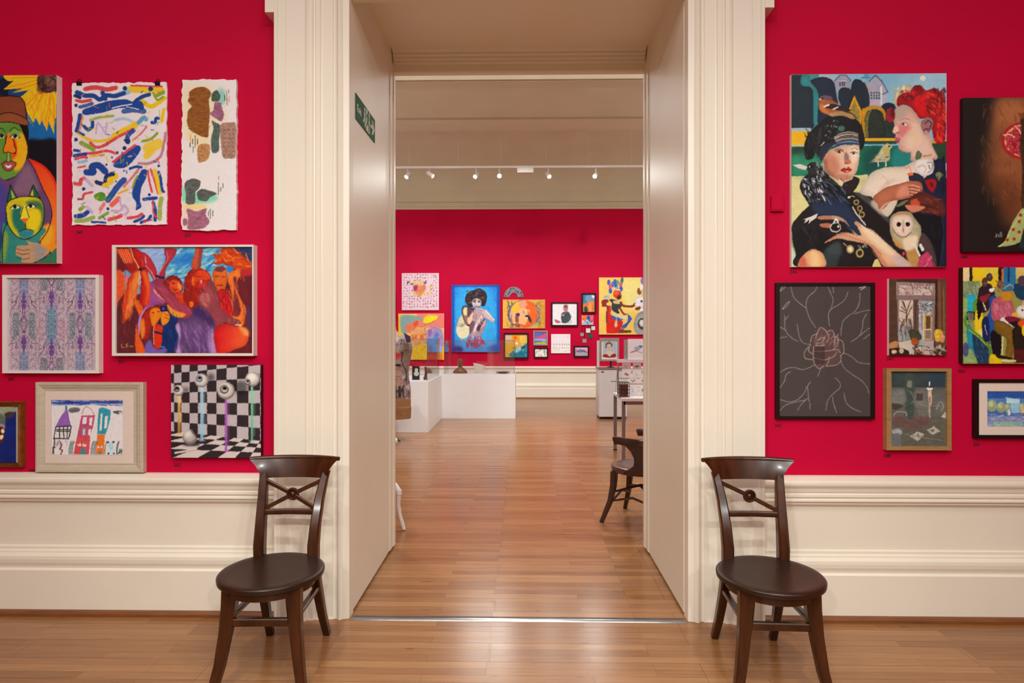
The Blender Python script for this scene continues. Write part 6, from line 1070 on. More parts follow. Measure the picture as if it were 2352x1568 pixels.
def framed(label, art, outer, inner, thick, fmat, recess, prof='box', name='framed_painting', W=WALL, cat='framed picture', mount=None, glass=False, pmats=('oil_paint', 'edge_white'), group=None, step=1.3, part='picture'):
    Yf = W - thick; O = rect_at(outer, Yf); I = rect_at(inner, Yf)
    t = thing(name, label, cat, ((O[0] + O[2]) / 2, W, O[1]), group)
    MB().ring(O, I, FP[prof](W, thick)).build('frame', fmat, t)
    Yp = W - thick + recess; B = rect_at(art.box, Yp)
    if mount:
        MB().ring([I[0], I[1], I[2], I[3]], [B[0] - .001, B[1] - .001, B[2] + .001, B[3] + .001], [(0, Yp - .0035), (.98, Yp - .0035), (1, Yp - .001), (1, Yp), (0, Yp)]).build('mount', mount, t)
    picture(part, art, B, Yp, W - .002 if not mount else Yp + .004, pmats, t, step)
    if glass: MB().box((I[0], Yf + recess * .4, I[1]), (I[2], Yf + recess * .4 + .002, I[3])).build('glass_pane', 'picture_glass', t)
    return t
# ---- left of the doorway
canvas('large canvas of a capped man holding a green cat below a sunflower', ART['sunflower'], (-100, 173, 130, 604), .042)
canvas('white paper sheet of blue, red and yellow brush squiggles held by two clips', ART['abstract'], (166, 190, 383, 516), .008, ('paper_ink', 'edge_white'), 'paper_picture', wob=.006, curl=.003)
canvas('tall narrow white paper panel with brown and dark green stitched patches', ART['textile'], (418, 183, 543, 528), .018, ('paper_ink', 'edge_white'), 'paper_collage', cat='artwork', wob=.007, curl=.002)
framed('white-framed painting of red and orange people dancing with raised arms', ART['dancers'](), (257, 562, 582, 817), (265, 567, 579, 811), .05, 'frame_white', .012)
framed('square white-framed print with mirrored lilac and blue pattern', ART['kaleidoscope'](), (5, 631, 227, 857), (14, 638, 219, 851), .036, 'frame_white', .012, name='framed_print', pmats=('paper_ink', 'edge_white'))
framed("cream-framed child's crayon drawing of three houses, above the dado rail", ART['crayon'](), (80, 878, 328, 1085), (100, 898, 304, 1064), .034, 'frame_cream', .016, 'bevel', 'framed_drawing', mount='mount_card', pmats=('paper_ink', 'edge_white'))
canvas('square black-and-white checkerboard picture with floating eyeballs on coloured poles', ART['checker'], (393, 838, 599, 1051), .034, ('oil_paint', 'edge_black'), 'canvas_print')
framed('gilt-framed deep blue painting cut off at the left edge', ART['gilt'](), (-82, 922, 50, 1073), (-70, 934, 37, 1063), .03, 'frame_gilt', .012, 'gilt')
# ---- right of the doorway
canvas('large canvas of two women with a raven, an owl and a red rose', ART['portrait'], (1818, 169.5, 2174, 612.5), .024)
canvas('dark canvas of a cut pomegranate and a green pod', ART['pomegranate'], (2212, 224, 2420, 578), .026, ('oil_paint', 'edge_black'))
framed('black-framed dark grey chalk drawing of a rose with trailing roots', ART['rose'](), (1783, 649, 2010, 962), (1791, 656, 2001, 956), .024, 'frame_black', .008, name='framed_drawing', glass=True, pmats=('paper_ink', 'edge_black'))
canvas('small unframed brown canvas of a window with bare trees outside', ART['window_picture'], (2042, 640, 2174, 816), .018)
framed('oak-framed grey still life of a candle and bottle', ART['still_life'](), (2037, 846, 2186, 1034), (2047, 853, 2176, 1025), .036, 'frame_oak', .014, 'tray')
canvas('colourful black-edged canvas of seated musicians under the pomegranate canvas', ART['musicians'], (2212, 614, 2400, 835), .036, ('oil_paint', 'edge_black'))
framed('black-framed white-mounted small blue landscape with round trees', ART['garden'](), (2240, 871, 2430, 1007), (2249, 879, 2421, 999), .026, 'frame_black', .01, mount='mount_card', pmats=('paper_ink', 'edge_white'))
# clips
for px, lb in ((182, 'left bulldog clip on top of the squiggle paper'), (362, 'right bulldog clip on top of the squiggle paper')):
    p = at(px, 194, WALL - .01); c = thing('bulldog_clip', lb, 'clip', (p.x, WALL, p.z - .012), 'clips holding the squiggle paper')
    x, z = p.x, p.z
    MB().prism([(WALL - .002, z - .006), (WALL - .011, z - .006), (WALL - .016, z + .014), (WALL - .002, z + .014)], 'x', x - .014, x + .014).build('jaw', 'black_metal', c)
    MB().tube([(x - .007, WALL - .012, z + .012), (x - .008, WALL - .008, z + .026), (x, WALL - .006, z + .032), (x + .008, WALL - .008, z + .026), (x + .007, WALL - .012, z + .012)], .0016, 6).build('handle', 'steel_clip', c)
# wall numbers
def textmesh(s, size, name):
    cu = bpy.data.curves.new(name, 'FONT'); cu.body = s; cu.size = size; cu.extrude = .0004; cu.resolution_u = 3; cu.offset = size * .012
    o = bpy.data.objects.new(name, cu); COL.objects.link(o); bpy.context.view_layer.update()
    me = bpy.data.meshes.new_from_object(o.evaluated_get(bpy.context.evaluated_depsgraph_get()))
    bpy.data.objects.remove(o); bpy.data.curves.remove(cu); return me
def walltext(s, px, py, size, W=WALL, mat_='label_ink'):
    me = textmesh(s, size, 'number_sign'); me.materials.append(MATS[mat_]); p = at(px, py, W)
    o = bpy.data.objects.new('number_sign', me); COL.objects.link(o); o.location = (p.x, W - .0006, p.z); o.rotation_euler = (math.pi / 2, 0, 0)
    return o
for s, px, py, under in (('249', 175, 537, 'squiggle paper'), ('250', 423, 544, 'stitched paper panel'), ('251', 272, 834, 'painting of dancers'), ('247', 18, 874, 'lilac patterned print'), ('246', 65, 1083, 'crayon drawing, at its lower left corner'),
                         ('252', 399, 1071, 'checkerboard picture'), ('346', 1814, 628, 'canvas of two women'), ('349', 2206, 594, 'pomegranate canvas'), ('345', 1779, 981, 'chalk rose drawing'), ('347', 2036, 828, 'brown window canvas'), ('348', 2030, 1050, 'oak-framed still life'), ('350', 2199, 856, 'canvas of musicians'), ('351', 2235, 1024, 'blue landscape')):
    tag(walltext(s, px, py, .026), f'small black number {s} below the {under}' if s != '246' else f'small black number {s} beside the crayon drawing, at its lower left', 'number label', 'catalogue numbers on the red wall')
# red box by the surround
b = rect_at((1772, 448, 1801, 485), WALL - .02); t = thing('switch_box', 'small square box painted red like the wall, beside the door surround', 'switch box', ((b[0] + b[2]) / 2, WALL, b[1]))
MB().box((b[0], WALL, b[1]), (b[2], WALL - .02, b[3]), bev=.003).build('box_body', 'red_paint', t); MB().box((b[0] + .008, WALL - .019, b[1] + .008), (b[2] - .008, WALL - .023, b[3] - .008), bev=.002).build('cover', 'red_paint', t)

# exit sign on the left jamb (reads from the opening)
def jamb(px, py):      # point on the plane x = OL
    a, bb = (px - CX) / F, (CY - py) / F; dx, dy = _fw[0] + _rt[0] * a, _fw[1] + _rt[1] * a; k = OL / dx; return Vector((OL, dy * k, H + bb * k))
p0, p1 = jamb(816, 213), jamb(860, 323); y0, y1 = p0.y, p1.y; z1, z0 = jamb(816, 213).z, jamb(816, 272).z
sg = thing('exit_sign', 'green and white exit sign on the left jamb of the passage', 'sign', (OL, (y0 + y1) / 2, z0))
MB().box((OL, y0, z0), (OL + .004, y1, z1)).build('sign_plate', 'sign_green', sg)
hh, ww = z1 - z0, y1 - y0; X = OL + .0045
def sgp(name, pts, mt='sign_white'):   # pts in plate fractions
    MB().prism([(y0 + u * ww, z0 + v * hh) for u, v in pts], 'x', OL + .003, OL + .0055).build(name, mt, sg)
sgp('door_symbol', [(.50, .06), (.50, .94), (.69, .94), (.69, .06)])
sgp('arrow', [(.74, .43), (.86, .43), (.80, .20), (.86, .20), (.965, .5), (.86, .80), (.80, .80), (.86, .57), (.74, .57)])
fig = MB()
for pts in ([(.56, .50), (.62, .52), (.60, .78), (.54, .76)], [(.55, .52), (.60, .50), (.665, .34), (.645, .12), (.62, .12), (.625, .32)], [(.56, .52), (.60, .46), (.55, .30), (.515, .22), (.51, .28), (.535, .36)], [(.60, .76), (.66, .60), (.68, .62), (.62, .78)], [(.55, .76), (.515, .58), (.505, .62), (.54, .78)]):
    fig.prism([(y0 + u * ww, z0 + v * hh) for u, v in pts], 'x', OL + .005, OL + .0065)
fig.lathe([(0.0001, 0), (.013, 0), (.013, .0065), (.0001, .0065)], (OL, y0 + .60 * ww, z0 + .86 * hh), 14, axis='x'); fig.build('running_figure', 'sign_green', sg)
run = MB()
for pts in ([(.40, .50), (.45, .50), (.44, .72), (.39, .70)], [(.40, .50), (.45, .50), (.47, .22), (.45, .12), (.43, .14), (.43, .30)], [(.40, .50), (.43, .46), (.39, .30), (.35, .22), (.34, .27), (.37, .36)]):
    run.prism([(y0 + u * ww, z0 + v * hh) for u, v in pts], 'x', OL + .003, OL + .0055)
run.lathe([(0.0001, .003), (.012, .003), (.012, .0055), (.0001, .0055)], (OL, y0 + .425 * ww, z0 + .82 * hh), 14, axis='x'); run.build('person_symbol', 'sign_white', sg)
me = textmesh('Exit', hh * .42, 'lettering'); me.materials.append(MATS['sign_white']); o = bpy.data.objects.new('lettering', me); COL.objects.link(o); o.parent = sg
o.matrix_local = Matrix(((0, 0, 1, .0045), (1, 0, 0, .05 * ww - ww / 2), (0, 1, 0, hh * .36), (0, 0, 0, 1)))

# ================================================================== the two klismos chairs
def gallery_chair(label, loc, rz, braces):
    t = thing('wooden_chair', label, 'chair', (0, 0, 0), 'wooden chairs flanking the doorway')
    m = MB(); pr = [(.0001, .466), (.12, .467), (.19, .471), (.220, .474), (.228, .472), (.232, .467), (.232, .456), (.230, .448), (.224, .444), (.0001, .442)]
    m.lathe(pr, (0, 0, 0), 48, 1., .985); m.build('seat', 'chair_seat', t, True)
    m = MB(); m.lathe([(.185, .405), (.2, .405), (.2, .444), (.185, .444)], (0, 0, 0), 40, .95, .95)
    n = 40; m.f.pop(); m.m.pop(); m.f.pop(); m.m.pop()
    m.f += [(3 * n + j, 3 * n + (j + 1) % n, (j + 1) % n, j) for j in range(n)]; m.m += [0] * n
    m.build('seat_frame', 'chair_wood', t, True)
    for s in (-1, 1):
        m = MB(); m.tube([(s * .138, -.105, .445), (s * .142, -.110, .36), (s * .153, -.120, .25), (s * .172, -.138, .11), (s * .195, -.165, 0)], 0, sq=[(.034, .028), (.031, .027), (.026, .024), (.022, .021), (.019, .019)]); m.build('leg', 'chair_wood', t, True)
        m = MB(); m.tube([(s * .146, .362, 0), (s * .140, .300, .13), (s * .134, .235, .30), (s * .131, .190, .44), (s * .131, .188, .52), (s * .134, .212, .62), (s * .141, .252, .73), (s * .152, .292, .82), (s * .160, .312, .86)], 0,
                         sq=[(.017, .018), (.019, .020), (.022, .023), (.025, .026), (.026, .025), (.024, .021), (.022, .019), (.019, .016), (.017, .013)])
        m.build('back_post', 'chair_wood', t, True)
        m = MB(); m.tube([(s * .146, -.112, .300), (s * .137, .235, .300)], 0, sq=[(.010, .014)] * 2); m.build('stretcher', 'chair_wood', t)
    m = MB(); m.tube([(-.15, -.118, .290), (.15, -.118, .290)], 0, sq=[(.017, .012)] * 2); m.build('stretcher', 'chair_wood', t)
    # curved crest rail with rolled top
    nx, nz = 28, 9; m = MB(); rows = []
    for side in (0, 1):
        for j in range(nz + 1):
            q = j / nz; hl = .166 + .056 * q ** 1.8; z = .824 + .094 * q
            for i in range(nx + 1):
                u = i / nx * 2 - 1; x = u * hl; y = .316 + .024 * q - .045 * u * u * (.6 + .4 * q) - .008 + (.018 * max(0, q - .75) * 4 if side else 0)
                th = .018 * (1 - .35 * abs(u)) ; rows.append((x, y + (th if side else 0), z + (.006 * math.sin(math.pi * q) * 0)))
    k = (nx + 1) * (nz + 1); fs = []
    for j in range(nz):
        for i in range(nx):
            a = j * (nx + 1) + i; fs += [(a, a + 1, a + nx + 2, a + nx + 1), (k + a, k + a + nx + 1, k + a + nx + 2, k + a + 1)]
    for i in range(nx): fs += [(i, k + i, k + i + 1, i + 1), (nz * (nx + 1) + i, nz * (nx + 1) + i + 1, k + nz * (nx + 1) + i + 1, k + nz * (nx + 1) + i)]
    for j in range(nz): a, b = j * (nx + 1), j * (nx + 1) + nx; fs += [(a, a + nx + 1, k + a + nx + 1, k + a), (b, k + b, k + b + nx + 1, b + nx + 1)]
    m.add(rows, fs)
    top = [(u * .224, .338 - .045 * u * u + .004, .919) for u in [i / 24 * 2 - 1 for i in range(25)]]; m.tube(top, [.006 + .007 * (1 - abs(i / 12 - 1) ** 3 * .3) for i in range(25)], 10)
    m.build('crest_rail', 'chair_wood', t, True)
    m = MB(); m.tube([(-.136, .226, .672), (0, .236, .672), (.136, .226, .672)], 0, sq=[(.013, .010)] * 3); m.build('cross_rail', 'chair_wood', t, True)
    cz, cy = .748, .272
    ends = {'a': ((-.146, .292, .815), (.128, .236, .684)), 'b': ((.146, .292, .815), (-.128, .236, .684))}
    for kk in braces:
        A_, B_ = ends[kk]; mid = (0, cy, cz)
        m = MB(); m.tube([A_, tuple(a + (b - a) * .86 for a, b in zip(A_, mid))], 0, sq=[(.010, .009)] * 2); m.tube([tuple(b + (a - b) * .86 for a, b in zip(mid, B_)), B_], 0, sq=[(.010, .009)] * 2); m.build('brace', 'chair_wood', t, True)
    m = MB(); pr = [(.026 + .0065 * math.cos(a), .008 * math.sin(a)) for a in [i / 10 * 2 * math.pi for i in range(11)]]; m.lathe(pr, (0, cy, cz), 28, axis='y'); m.f.pop(); m.m.pop(); m.f.pop(); m.m.pop()
    m.lathe([(.0001, -.009), (.006, -.0085), (.010, -.005), (.011, .001), (.024, .002), (.024, .006), (.0001, .006)], (0, cy, cz), 20, axis='y'); m.build('roundel', 'chair_wood', t, True)
    t.location = loc; t.rotation_euler.z = rz
    return t
gallery_chair('dark polished wooden chair before the left side of the doorway, cross-braced back', (-1.148, 2.768, 0), math.radians(1.5), 'ab')
gallery_chair('dark polished wooden chair before the right side of the doorway, missing one back brace', (1.113, 2.768, 0), math.radians(-2), 'a')

# ================================================================== far room: furniture
def lathe_path(): pass
# captain's chair behind the right jamb
t = thing('captains_chair', 'dark curved-arm wooden chair half hidden behind the right jamb', 'chair', (0, 0, 0))
m = MB(); m.lathe([(.0001, .452), (.17, .454), (.225, .462), (.243, .458), (.248, .446), (.246, .425), (.238, .41), (.0001, .41)], (0, 0, 0), 40, 1, .98); m.build('seat', 'dark_seat', t, True)
for sx in (-1, 1):
    for sy in (-1, 1):
        m = MB(); m.tube([(sx * .165, sy * .165, .415), (sx * .17, sy * .17, .3), (sx * .19, sy * .19, .17), (sx * .235, sy * .235, .03), (sx * .245, sy * .245, 0)], 0, sq=[(.027, .027), (.024, .024), (.02, .02), (.016, .016), (.015, .015)]); m.build('leg', 'dark_oak', t, True)
for a, b, z in (((-.175, -.175), (.175, .175), .26), ((-.175, .175), (.175, -.175), .25), ((-.175, -.175), (-.175, .175), .19), ((-.175, -.175), (.175, -.175), .19), ((.175, -.175), (.175, .175), .19)):
    MB().tube([(*a, z - .015), ((a[0] + b[0]) / 2, (a[1] + b[1]) / 2, z + .03), (*b, z - .015)], .010, 8).build('stretcher', 'dark_oak', t, True)
arm = [(-.13, -.245, .682), (-.10, -.25, .688), (.0, -.262, .686), (.12, -.25, .688), (.215, -.16, .70), (.245, 0, .71), (.215, .16, .70), (.12, .25, .688), (0, .262, .686), (-.10, .25, .688), (-.13, .245, .682)]
arm = [tuple(p) for p in curve(np.array(arm), False, 5)]
MB().tube(arm, 0, sq=[(.030, .016)] * len(arm)).build('arm_rail', 'dark_oak', t, True)
for sy in (-1, 1):
    pts = [(-.055, .676), (-.02, .645), (.02, .61), (.045, .565), (.05, .53), (.04, .495), (.005, .465), (-.03, .452), (-.045, .43), (.12, .43), (.13, .5), (.125, .676)]
    MB().prism(pts, 'y', sy * .235, sy * .257, bev=.004).build('arm_support', 'dark_oak', t)
m = MB()
for a in (-50, -25, 0, 25, 50): A_ = math.radians(a); m.tube([(.215 * math.cos(A_), .215 * math.sin(A_), .45), (.245 * math.cos(A_), .245 * math.sin(A_), .69)], .011, 8)
m.build('back_spindles', 'dark_oak', t, True)
t.location = (.985, 5.11, 0); t.rotation_euler.z = math.radians(-32.7)

# white pedestal stand behind the left jamb
t = thing('pedestal_stand', 'white painted stand with curled leg behind the left jamb', 'stand', (-1.195, 4.93, 0))
m = MB(); m.lathe([(.0001, .30), (.05, .30), (.062, .34), (.04, .38), (.03, .46), (.045, .52), (.03, .58), (.05, .66), (.0001, .66)], (-1.195, 4.93, 0), 24); m.build('column', 'white_paint', t, True)
m = MB(); m.lathe([(.0001, .66), (.16, .66), (.175, .67), (.175, .69), (.165, .70), (.0001, .70)], (-1.195, 4.93, 0), 36); m.build('top', 'white_paint', t, True)
for ang in (-28, 92, 212):
    a = math.radians(ang); d = lambda r, z: (-1.195 + r * math.cos(a), 4.93 + r * math.sin(a), z)
    m = MB(); m.tube([d(.03, .36), d(.12, .37), d(.20, .345), d(.238, .30), d(.236, .26), d(.232, .2), d(.248, .12), d(.275, .05), d(.292, .008)], [.02, .022, .024, .027, .021, .018, .016, .017, .014], 10); m.lathe([(.0001, -.026), (.018, -.022), (.027, 0), (.018, .022), (.0001, .026)], d(.238, .285), 12); m.build('leg', 'white_paint', t, True)

# plinths
PA, PB = 9.60, 11.19
XA1, XB1 = onfloor(983, 993).x, at(1184, 961, PB).x
PZ = .80
def plinth(label, x0, y0, x1, y1, z):
    t = thing('display_plinth', label, 'plinth', ((x0 + x1) / 2, (y0 + y1) / 2, 0), 'white plinths')
    MB().box((x0, y0, 0), (x1, y1, z - .03)).build('base', 'plinth_white', t); MB().box((x0, y0, z - .03), (x1, y1, z), bev=.002).build('top', 'plinth_white', t)
    return t
plinth('white display plinth on the left, nearer, partly behind the paper-clad mannequin', -2.75, PA, XA1, PB, PZ)
plinth('white display plinth carrying the bust, bowl and dark plate', -2.75, PB, XB1, PB + .75, PZ + .012)
def case(label, x0, y0, x1, y1, z0, z1):
    t = thing('acrylic_case', label, 'display case', ((x0 + x1) / 2, (y0 + y1) / 2, z0), 'clear display cases'); k = .006
    for a, b in (((x0, y0, z0), (x1, y0 + k, z1)), ((x0, y1 - k, z0), (x1, y1, z1)), ((x0, y0 + k, z0), (x0 + k, y1 - k, z1)), ((x1 - k, y0 + k, z0), (x1, y1 - k, z1))): MB().box(a, b).build('side_panel', 'acrylic', t)
    MB().box((x0 + k, y0 + k, z1 - k), (x1 - k, y1 - k, z1)).build('top_panel', 'acrylic', t)
    e = MB()
    for x in (x0, x1): e.tube([(x, y0, z0), (x, y0, z1)], .003, 6)
    e.tube([(x0, y0, z1), (x1, y0, z1)], .003, 6); e.build('polished_edge', 'acrylic_edge', t)
XB0 = at(1020, 800, PB + .02).x
case('clear acrylic case over the bust and bowl', XB0, PB + .02, XB1 - .02, PB + .70, PZ + .013, zat(781, PB + .02))
case('clear acrylic case on the nearer plinth with the dark book', -2.6, PA + .02, XA1 - .02, PB - .15, PZ + .001, zat(778, PA + .02))
# things on the plinths
def obj1(mb, name, mats, label, cat, smooth=True, group=None): return tag(mb.build(name, mats, None, smooth), label, cat, group)
YB = PB + .3; ZB = PZ + .0125
c = at(1057, 857, YB); t = thing('bronze_bust', 'small brown head-and-shoulders bust on the plinth', 'bust', (c.x, YB, ZB))
m = MB(); m.lathe([(.0001, 0), (.135, 0), (.138, .012), (.125, .04), (.10, .07), (.06, .095), (.038, .115), (.034, .15), (.0001, .15)], (c.x, YB, ZB), 28, 1, .6); m.build('shoulders', 'bust_bronze', t, True)
m = MB(); m.lathe([(.0001, .13), (.03, .135), (.05, .16), (.058, .19), (.06, .22), (.052, .25), (.03, .272), (.0001, .28)], (c.x, YB, ZB), 24, .9, 1.05); m.prism([(c.x - .008, ZB + .185), (c.x + .008, ZB + .185), (c.x + .004, ZB + .215), (c.x - .004, ZB + .215)], 'y', YB - .075, YB - .05); m.build('head', 'bust_bronze', t, True)
c = at(1101, 857, YB); t = thing('white_bowl', 'white tilted bowl-shaped vessel beside the bust', 'bowl', (c.x, YB, ZB))
m = MB(); m.lathe([(.0001, 0), (.05, 0), (.055, .01), (.085, .05), (.105, .10), (.115, .165), (.109, .165), (.098, .10), (.078, .055), (.0001, .02)], (c.x, YB, ZB), 32, 1, .9)
m.v = [(x, y, z - (x - c.x) * .30 * max(0, (z - ZB - .04) / .13)) for x, y, z in m.v]; m.build('bowl', 'bowl_white', t, True)
c = at(1155, 857, YB); m = MB(); m.lathe([(.0001, 0), (.05, 0), (.06, .006), (.135, .022), (.132, .027), (.06, .014), (.0001, .012)], (c.x, YB, ZB), 36); obj1(m, 'shallow_dish', 'plate_dark', 'dark shallow dish at the right end of the plinth', 'dish')
c = at(991, 857, PB + .3); m = MB(); m.box((c.x - .09, YB - .05, ZB), (c.x + .09, YB + .1, ZB + .02)); m.prism([(c.x - .075, ZB + .02), (c.x + .075, ZB + .02), (c.x + .06, ZB + .085), (c.x - .05, ZB + .11)], 'y', YB - .03, YB + .08, bev=.01); obj1(m, 'stone_carving', 'card_board', 'pinkish brown low carving left of the bust', 'carving', False)
YA = PA + .35; ZA = PZ + .0005
c = at(955, 871, YA); t = thing('standing_book', 'dark standing booklet with a white figure on the nearer plinth', 'booklet', (c.x, YA, ZA))
MB().box((c.x - .06, YA, ZA), (c.x + .06, YA + .02, ZA + .225)).build('cover', 'black_metal', t); m = MB(); m.lathe([(.0001, .06), (.03, .07), (.045, .10), (.03, .13), (.02, .14), (.03, .16), (.02, .185), (.0001, .19)], (c.x + .01, YA - .003, ZA), 18, 1, .12); m.build('printed_figure', 'sign_white', t, True)
c = at(977, 867, YA); m = MB(); m.box((c.x - .03, YA, ZA), (c.x + .03, YA + .06, ZA + .05)); m.tube([(c.x, YA + .03, ZA + .05), (c.x + .006, YA + .03, ZA + .12), (c.x - .004, YA + .03, ZA + .215)], [.024, .02, .016], 10); obj1(m, 'carved_figure', 'red_brown', 'slim reddish brown carved figure right of the dark booklet', 'carving')

# dressmaker's mannequin in a paper garment
MY = 8.78; mc = at(899, 850, MY); t = thing('dress_mannequin', 'dress form wearing a printed paper collage garment, left of the passage', 'mannequin', (mc.x, MY, 0))
ga = garment(); prof = [(.335, .262), (.50, .270), (.505, .262), (.60, .262), (.75, .262), (.90, .240), (1.0, .232), (1.08, .240), (1.2, .262), (1.33, .285), (1.42, .275), (1.48, .235), (1.53, .17), (1.56, .11), (1.60, .07), (1.66, .06)]
nA = 72; zz = np.interp(np.linspace(0, 1, 150), np.linspace(0, 1, 2), [.335, 1.66]); rr = np.interp(zz, [p[0] for p in prof], [p[1] for p in prof])
an = np.arange(nA) / nA * 2 * math.pi
rr = rr * 1.07
Xg = mc.x + rr[:, None] * np.cos(an)[None]; Yg = MY + rr[:, None] * np.sin(an)[None] * .62; Zg = np.repeat(zz[:, None], nA, 1)
u = (Xg - mc.x) / (100 / F * MY) + .5; v = (738 - 738) + (at(900, 738, MY).z - Zg) / (at(900, 738, MY).z - at(900, 962, MY).z)
colr = pigment(ga.sample(u.clip(0, 1), v.clip(0, 1)))
me = bpy.data.meshes.new('paper_garment'); V = np.stack([Xg - mc.x, Yg - MY, Zg], -1).reshape(-1, 3)
fs = [(i * nA + j, i * nA + (j + 1) % nA, (i + 1) * nA + (j + 1) % nA, (i + 1) * nA + j) for i in range(149) for j in range(nA)] + [tuple(range(nA))[::-1]]
me.from_pydata(V.tolist(), [], fs); me.materials.append(MATS['paper_ink']); ca = me.color_attributes.new('Col', 'FLOAT_COLOR', 'POINT'); C = np.ones((len(V), 4)); C[:, :3] = colr.reshape(-1, 3); ca.data.foreach_set('color', C.ravel().astype(np.float32)); me.polygons.foreach_set('use_smooth', [True] * len(me.polygons)); me.update()
o = bpy.data.objects.new('paper_garment', me); COL.objects.link(o); o.parent = t
m = MB(); m.lathe([(.0001, 1.64), (.06, 1.64), (.066, 1.70), (.06, 1.74), (.0001, 1.75)], (mc.x, MY, 0), 20); m.build('neck', 'card_board', t, True)
L = [at(x, y, MY - .165) for x, y in ((928, 764), (942, 772), (943, 786), (935, 786))]; MB().prism([(p.x, p.z) for p in L], 'y', MY - .20, MY - .13, bev=.004).build('lapel', 'fabric_purple', t)
MB().tube([(mc.x + .02, MY, .04), (mc.x + .02, MY, .36)], .012, 10).build('pole', 'black_metal', t, True)
for a in (-25, 95, 215):
    A_ = math.radians(a); MB().tube([(mc.x + .02, MY, .06), (mc.x + .02 + .06 * math.cos(A_), MY + .06 * math.sin(A_), .05), (mc.x + .02 + .13 * math.cos(A_), MY + .13 * math.sin(A_), .008)], [.014, .012, .008], 8).build('foot', 'black_metal', t, True)

# grey cabinet with a framed print on a little stand
CYF = 11.13; x0, x1 = at(1376, 900, CYF).x, at(1441, 900, CYF).x; CZ = zat(845, CYF)
t = thing('grey_cabinet', 'pale grey metal cabinet behind the card table', 'cabinet', ((x0 + x1) / 2, CYF + .25, 0))
MB().box((x0, CYF, .04), (x1, CYF + .5, CZ - .02), bev=.01).build('body', 'cabinet_grey', t); MB().box((x0 - .005, CYF - .01, CZ - .022), (x1 + .005, CYF + .505, CZ)).build('top', 'grey_metal', t); MB().box((x0 + .02, CYF + .03, 0), (x1 - .02, CYF + .47, .04)).build('base', 'black_metal', t)
m = MB(); q = at(1384, 854, CYF); m.box((q.x - .025, CYF - .004, q.z - .008), (q.x + .025, CYF, q.z + .008)); m.build('badge', 'black_metal', t); q = at(1410, 875, CYF); MB().box((q.x - .06, CYF - .006, q.z - .003), (q.x + .06, CYF + .004, q.z + .003)).build('handle', 'grey_metal', t)
PY = CYF + .2; O = rect_at((1378, 776, 1422, 829), PY); t = thing('easel_print', 'framed print of a lady in a red bodice standing on the grey cabinet', 'framed picture', ((O[0] + O[2]) / 2, PY + .02, CZ))
I = rect_at((1382, 783, 1418, 825), PY); MB().ring(O, I, FP['box'](PY + .025, .025)).build('frame', 'frame_grey', t); la = lady_print(); picture('picture', la, I, PY + .008, PY + .022, ('paper_ink', 'edge_white'), t, .8)
cx = (O[0] + O[2]) / 2; m = MB(); m.lathe([(.0001, 0), (.07, 0), (.07, .012), (.02, .02), (.018, O[1] - CZ + .02), (.0001, O[1] - CZ + .02)], (cx + .03, PY + .05, CZ), 18); m.build('stand', 'black_metal', t, True)
O = rect_at((1371, 782, 1377, 811), PY + .15); m = MB(); m.box((O[0], PY + .15, CZ), (O[2], PY + .16, O[3])); obj1(m, 'upright_card', 'sign_white', 'narrow white card standing left of the lady print', 'card', False)

# card table, rack and cards
T0, T1 = onfloor(1430, 1057), onfloor(1413, 1033); TX = 1.215; TZ = .765
t = thing('card_table', 'white-topped table with grey metal legs behind the right jamb', 'table', (1.9, (T0.y + T1.y) / 2, 0))
ty0, ty1 = T0.y - .05, T1.y + .05
MB().box((TX, ty0, TZ - .035), (2.7, ty1, TZ), bev=.004).build('tabletop', 'table_white', t)
for x in (T1.x, 2.62):
    for y in (T0.y, T1.y): MB().box((x - .02, y - .02, 0.015), (x + .02, y + .02, TZ - .035)).build('leg', 'grey_metal', t); MB().box((x - .022, y - .022, 0), (x + .022, y + .022, .016)).build('leg_cap', 'black_metal', t)
MB().box((T1.x, ty0 + .03, TZ - .08), (2.62, ty0 + .05, TZ - .035)).build('rail', 'grey_metal', t)
RY = T0.y + .28; t = thing('card_rack', 'grey metal greeting card rack on the white table', 'rack', (1.7, RY, TZ))
xL = at(1422, 860, RY).x; zt = zat(826, RY)
MB().box((xL, RY + .12, zt - .04), (2.35, RY + .2, zt)).build('top_rail', 'cabinet_grey', t)
MB().tube([(xL + .01, RY + .16, TZ + .001), (xL + .01, RY + .16, zt - .03)], .010, 8).build('upright', 'grey_metal', t); MB().tube([(2.34, RY + .16, TZ + .001), (2.34, RY + .16, zt - .03)], .010, 8).build('upright', 'grey_metal', t)
MB().tube([(xL + .01, RY + .15, zt - .04), (at(1412, 912, RY).x, RY - .02, TZ + .012), (2.34, RY - .02, TZ + .012)], .006, 6).build('stay', 'grey_metal', t)
rowz = [(833, 850, .14), (851, 867, .09), (868, 880, .05), (883, 909, .0)]; cards = [card(k) for k in range(8)]
k = 0
for r, (ya, yb, dy) in enumerate(rowz):
    yy = RY + dy; zb, zt_ = zat(yb, yy), zat(ya, yy)
    MB().box((xL, yy, zb - .012), (2.35, yy + .03, zb - .004)).build('shelf', 'grey_metal', t)
    xs = [(1429, 1449), (1454, 1473), (1477, 1496)] if r < 2 else [(1445, 1464), (1469, 1488)] if r == 2 else [(1445, 1465), (1469, 1488)]
    for i, (xa, xb) in enumerate(xs):
        P0, P1 = at(xa, ya, yy).x, at(xb, ya, yy).x
        nm = ['top', 'second', 'third', 'lowest'][r]; pos = ['first', 'second', 'third'][i]
        o = picture('greeting_card', cards[k % 8], [P0, zb - .0035, P1, zt_], yy + .006, yy + .009, ('paper_ink', 'edge_white' if r != 2 else 'edge_cream'), None, .8)
        tag(o, f'small greeting card, {pos} from the left in the {nm} row of the card rack', 'card', 'greeting cards in the rack'); k += 1
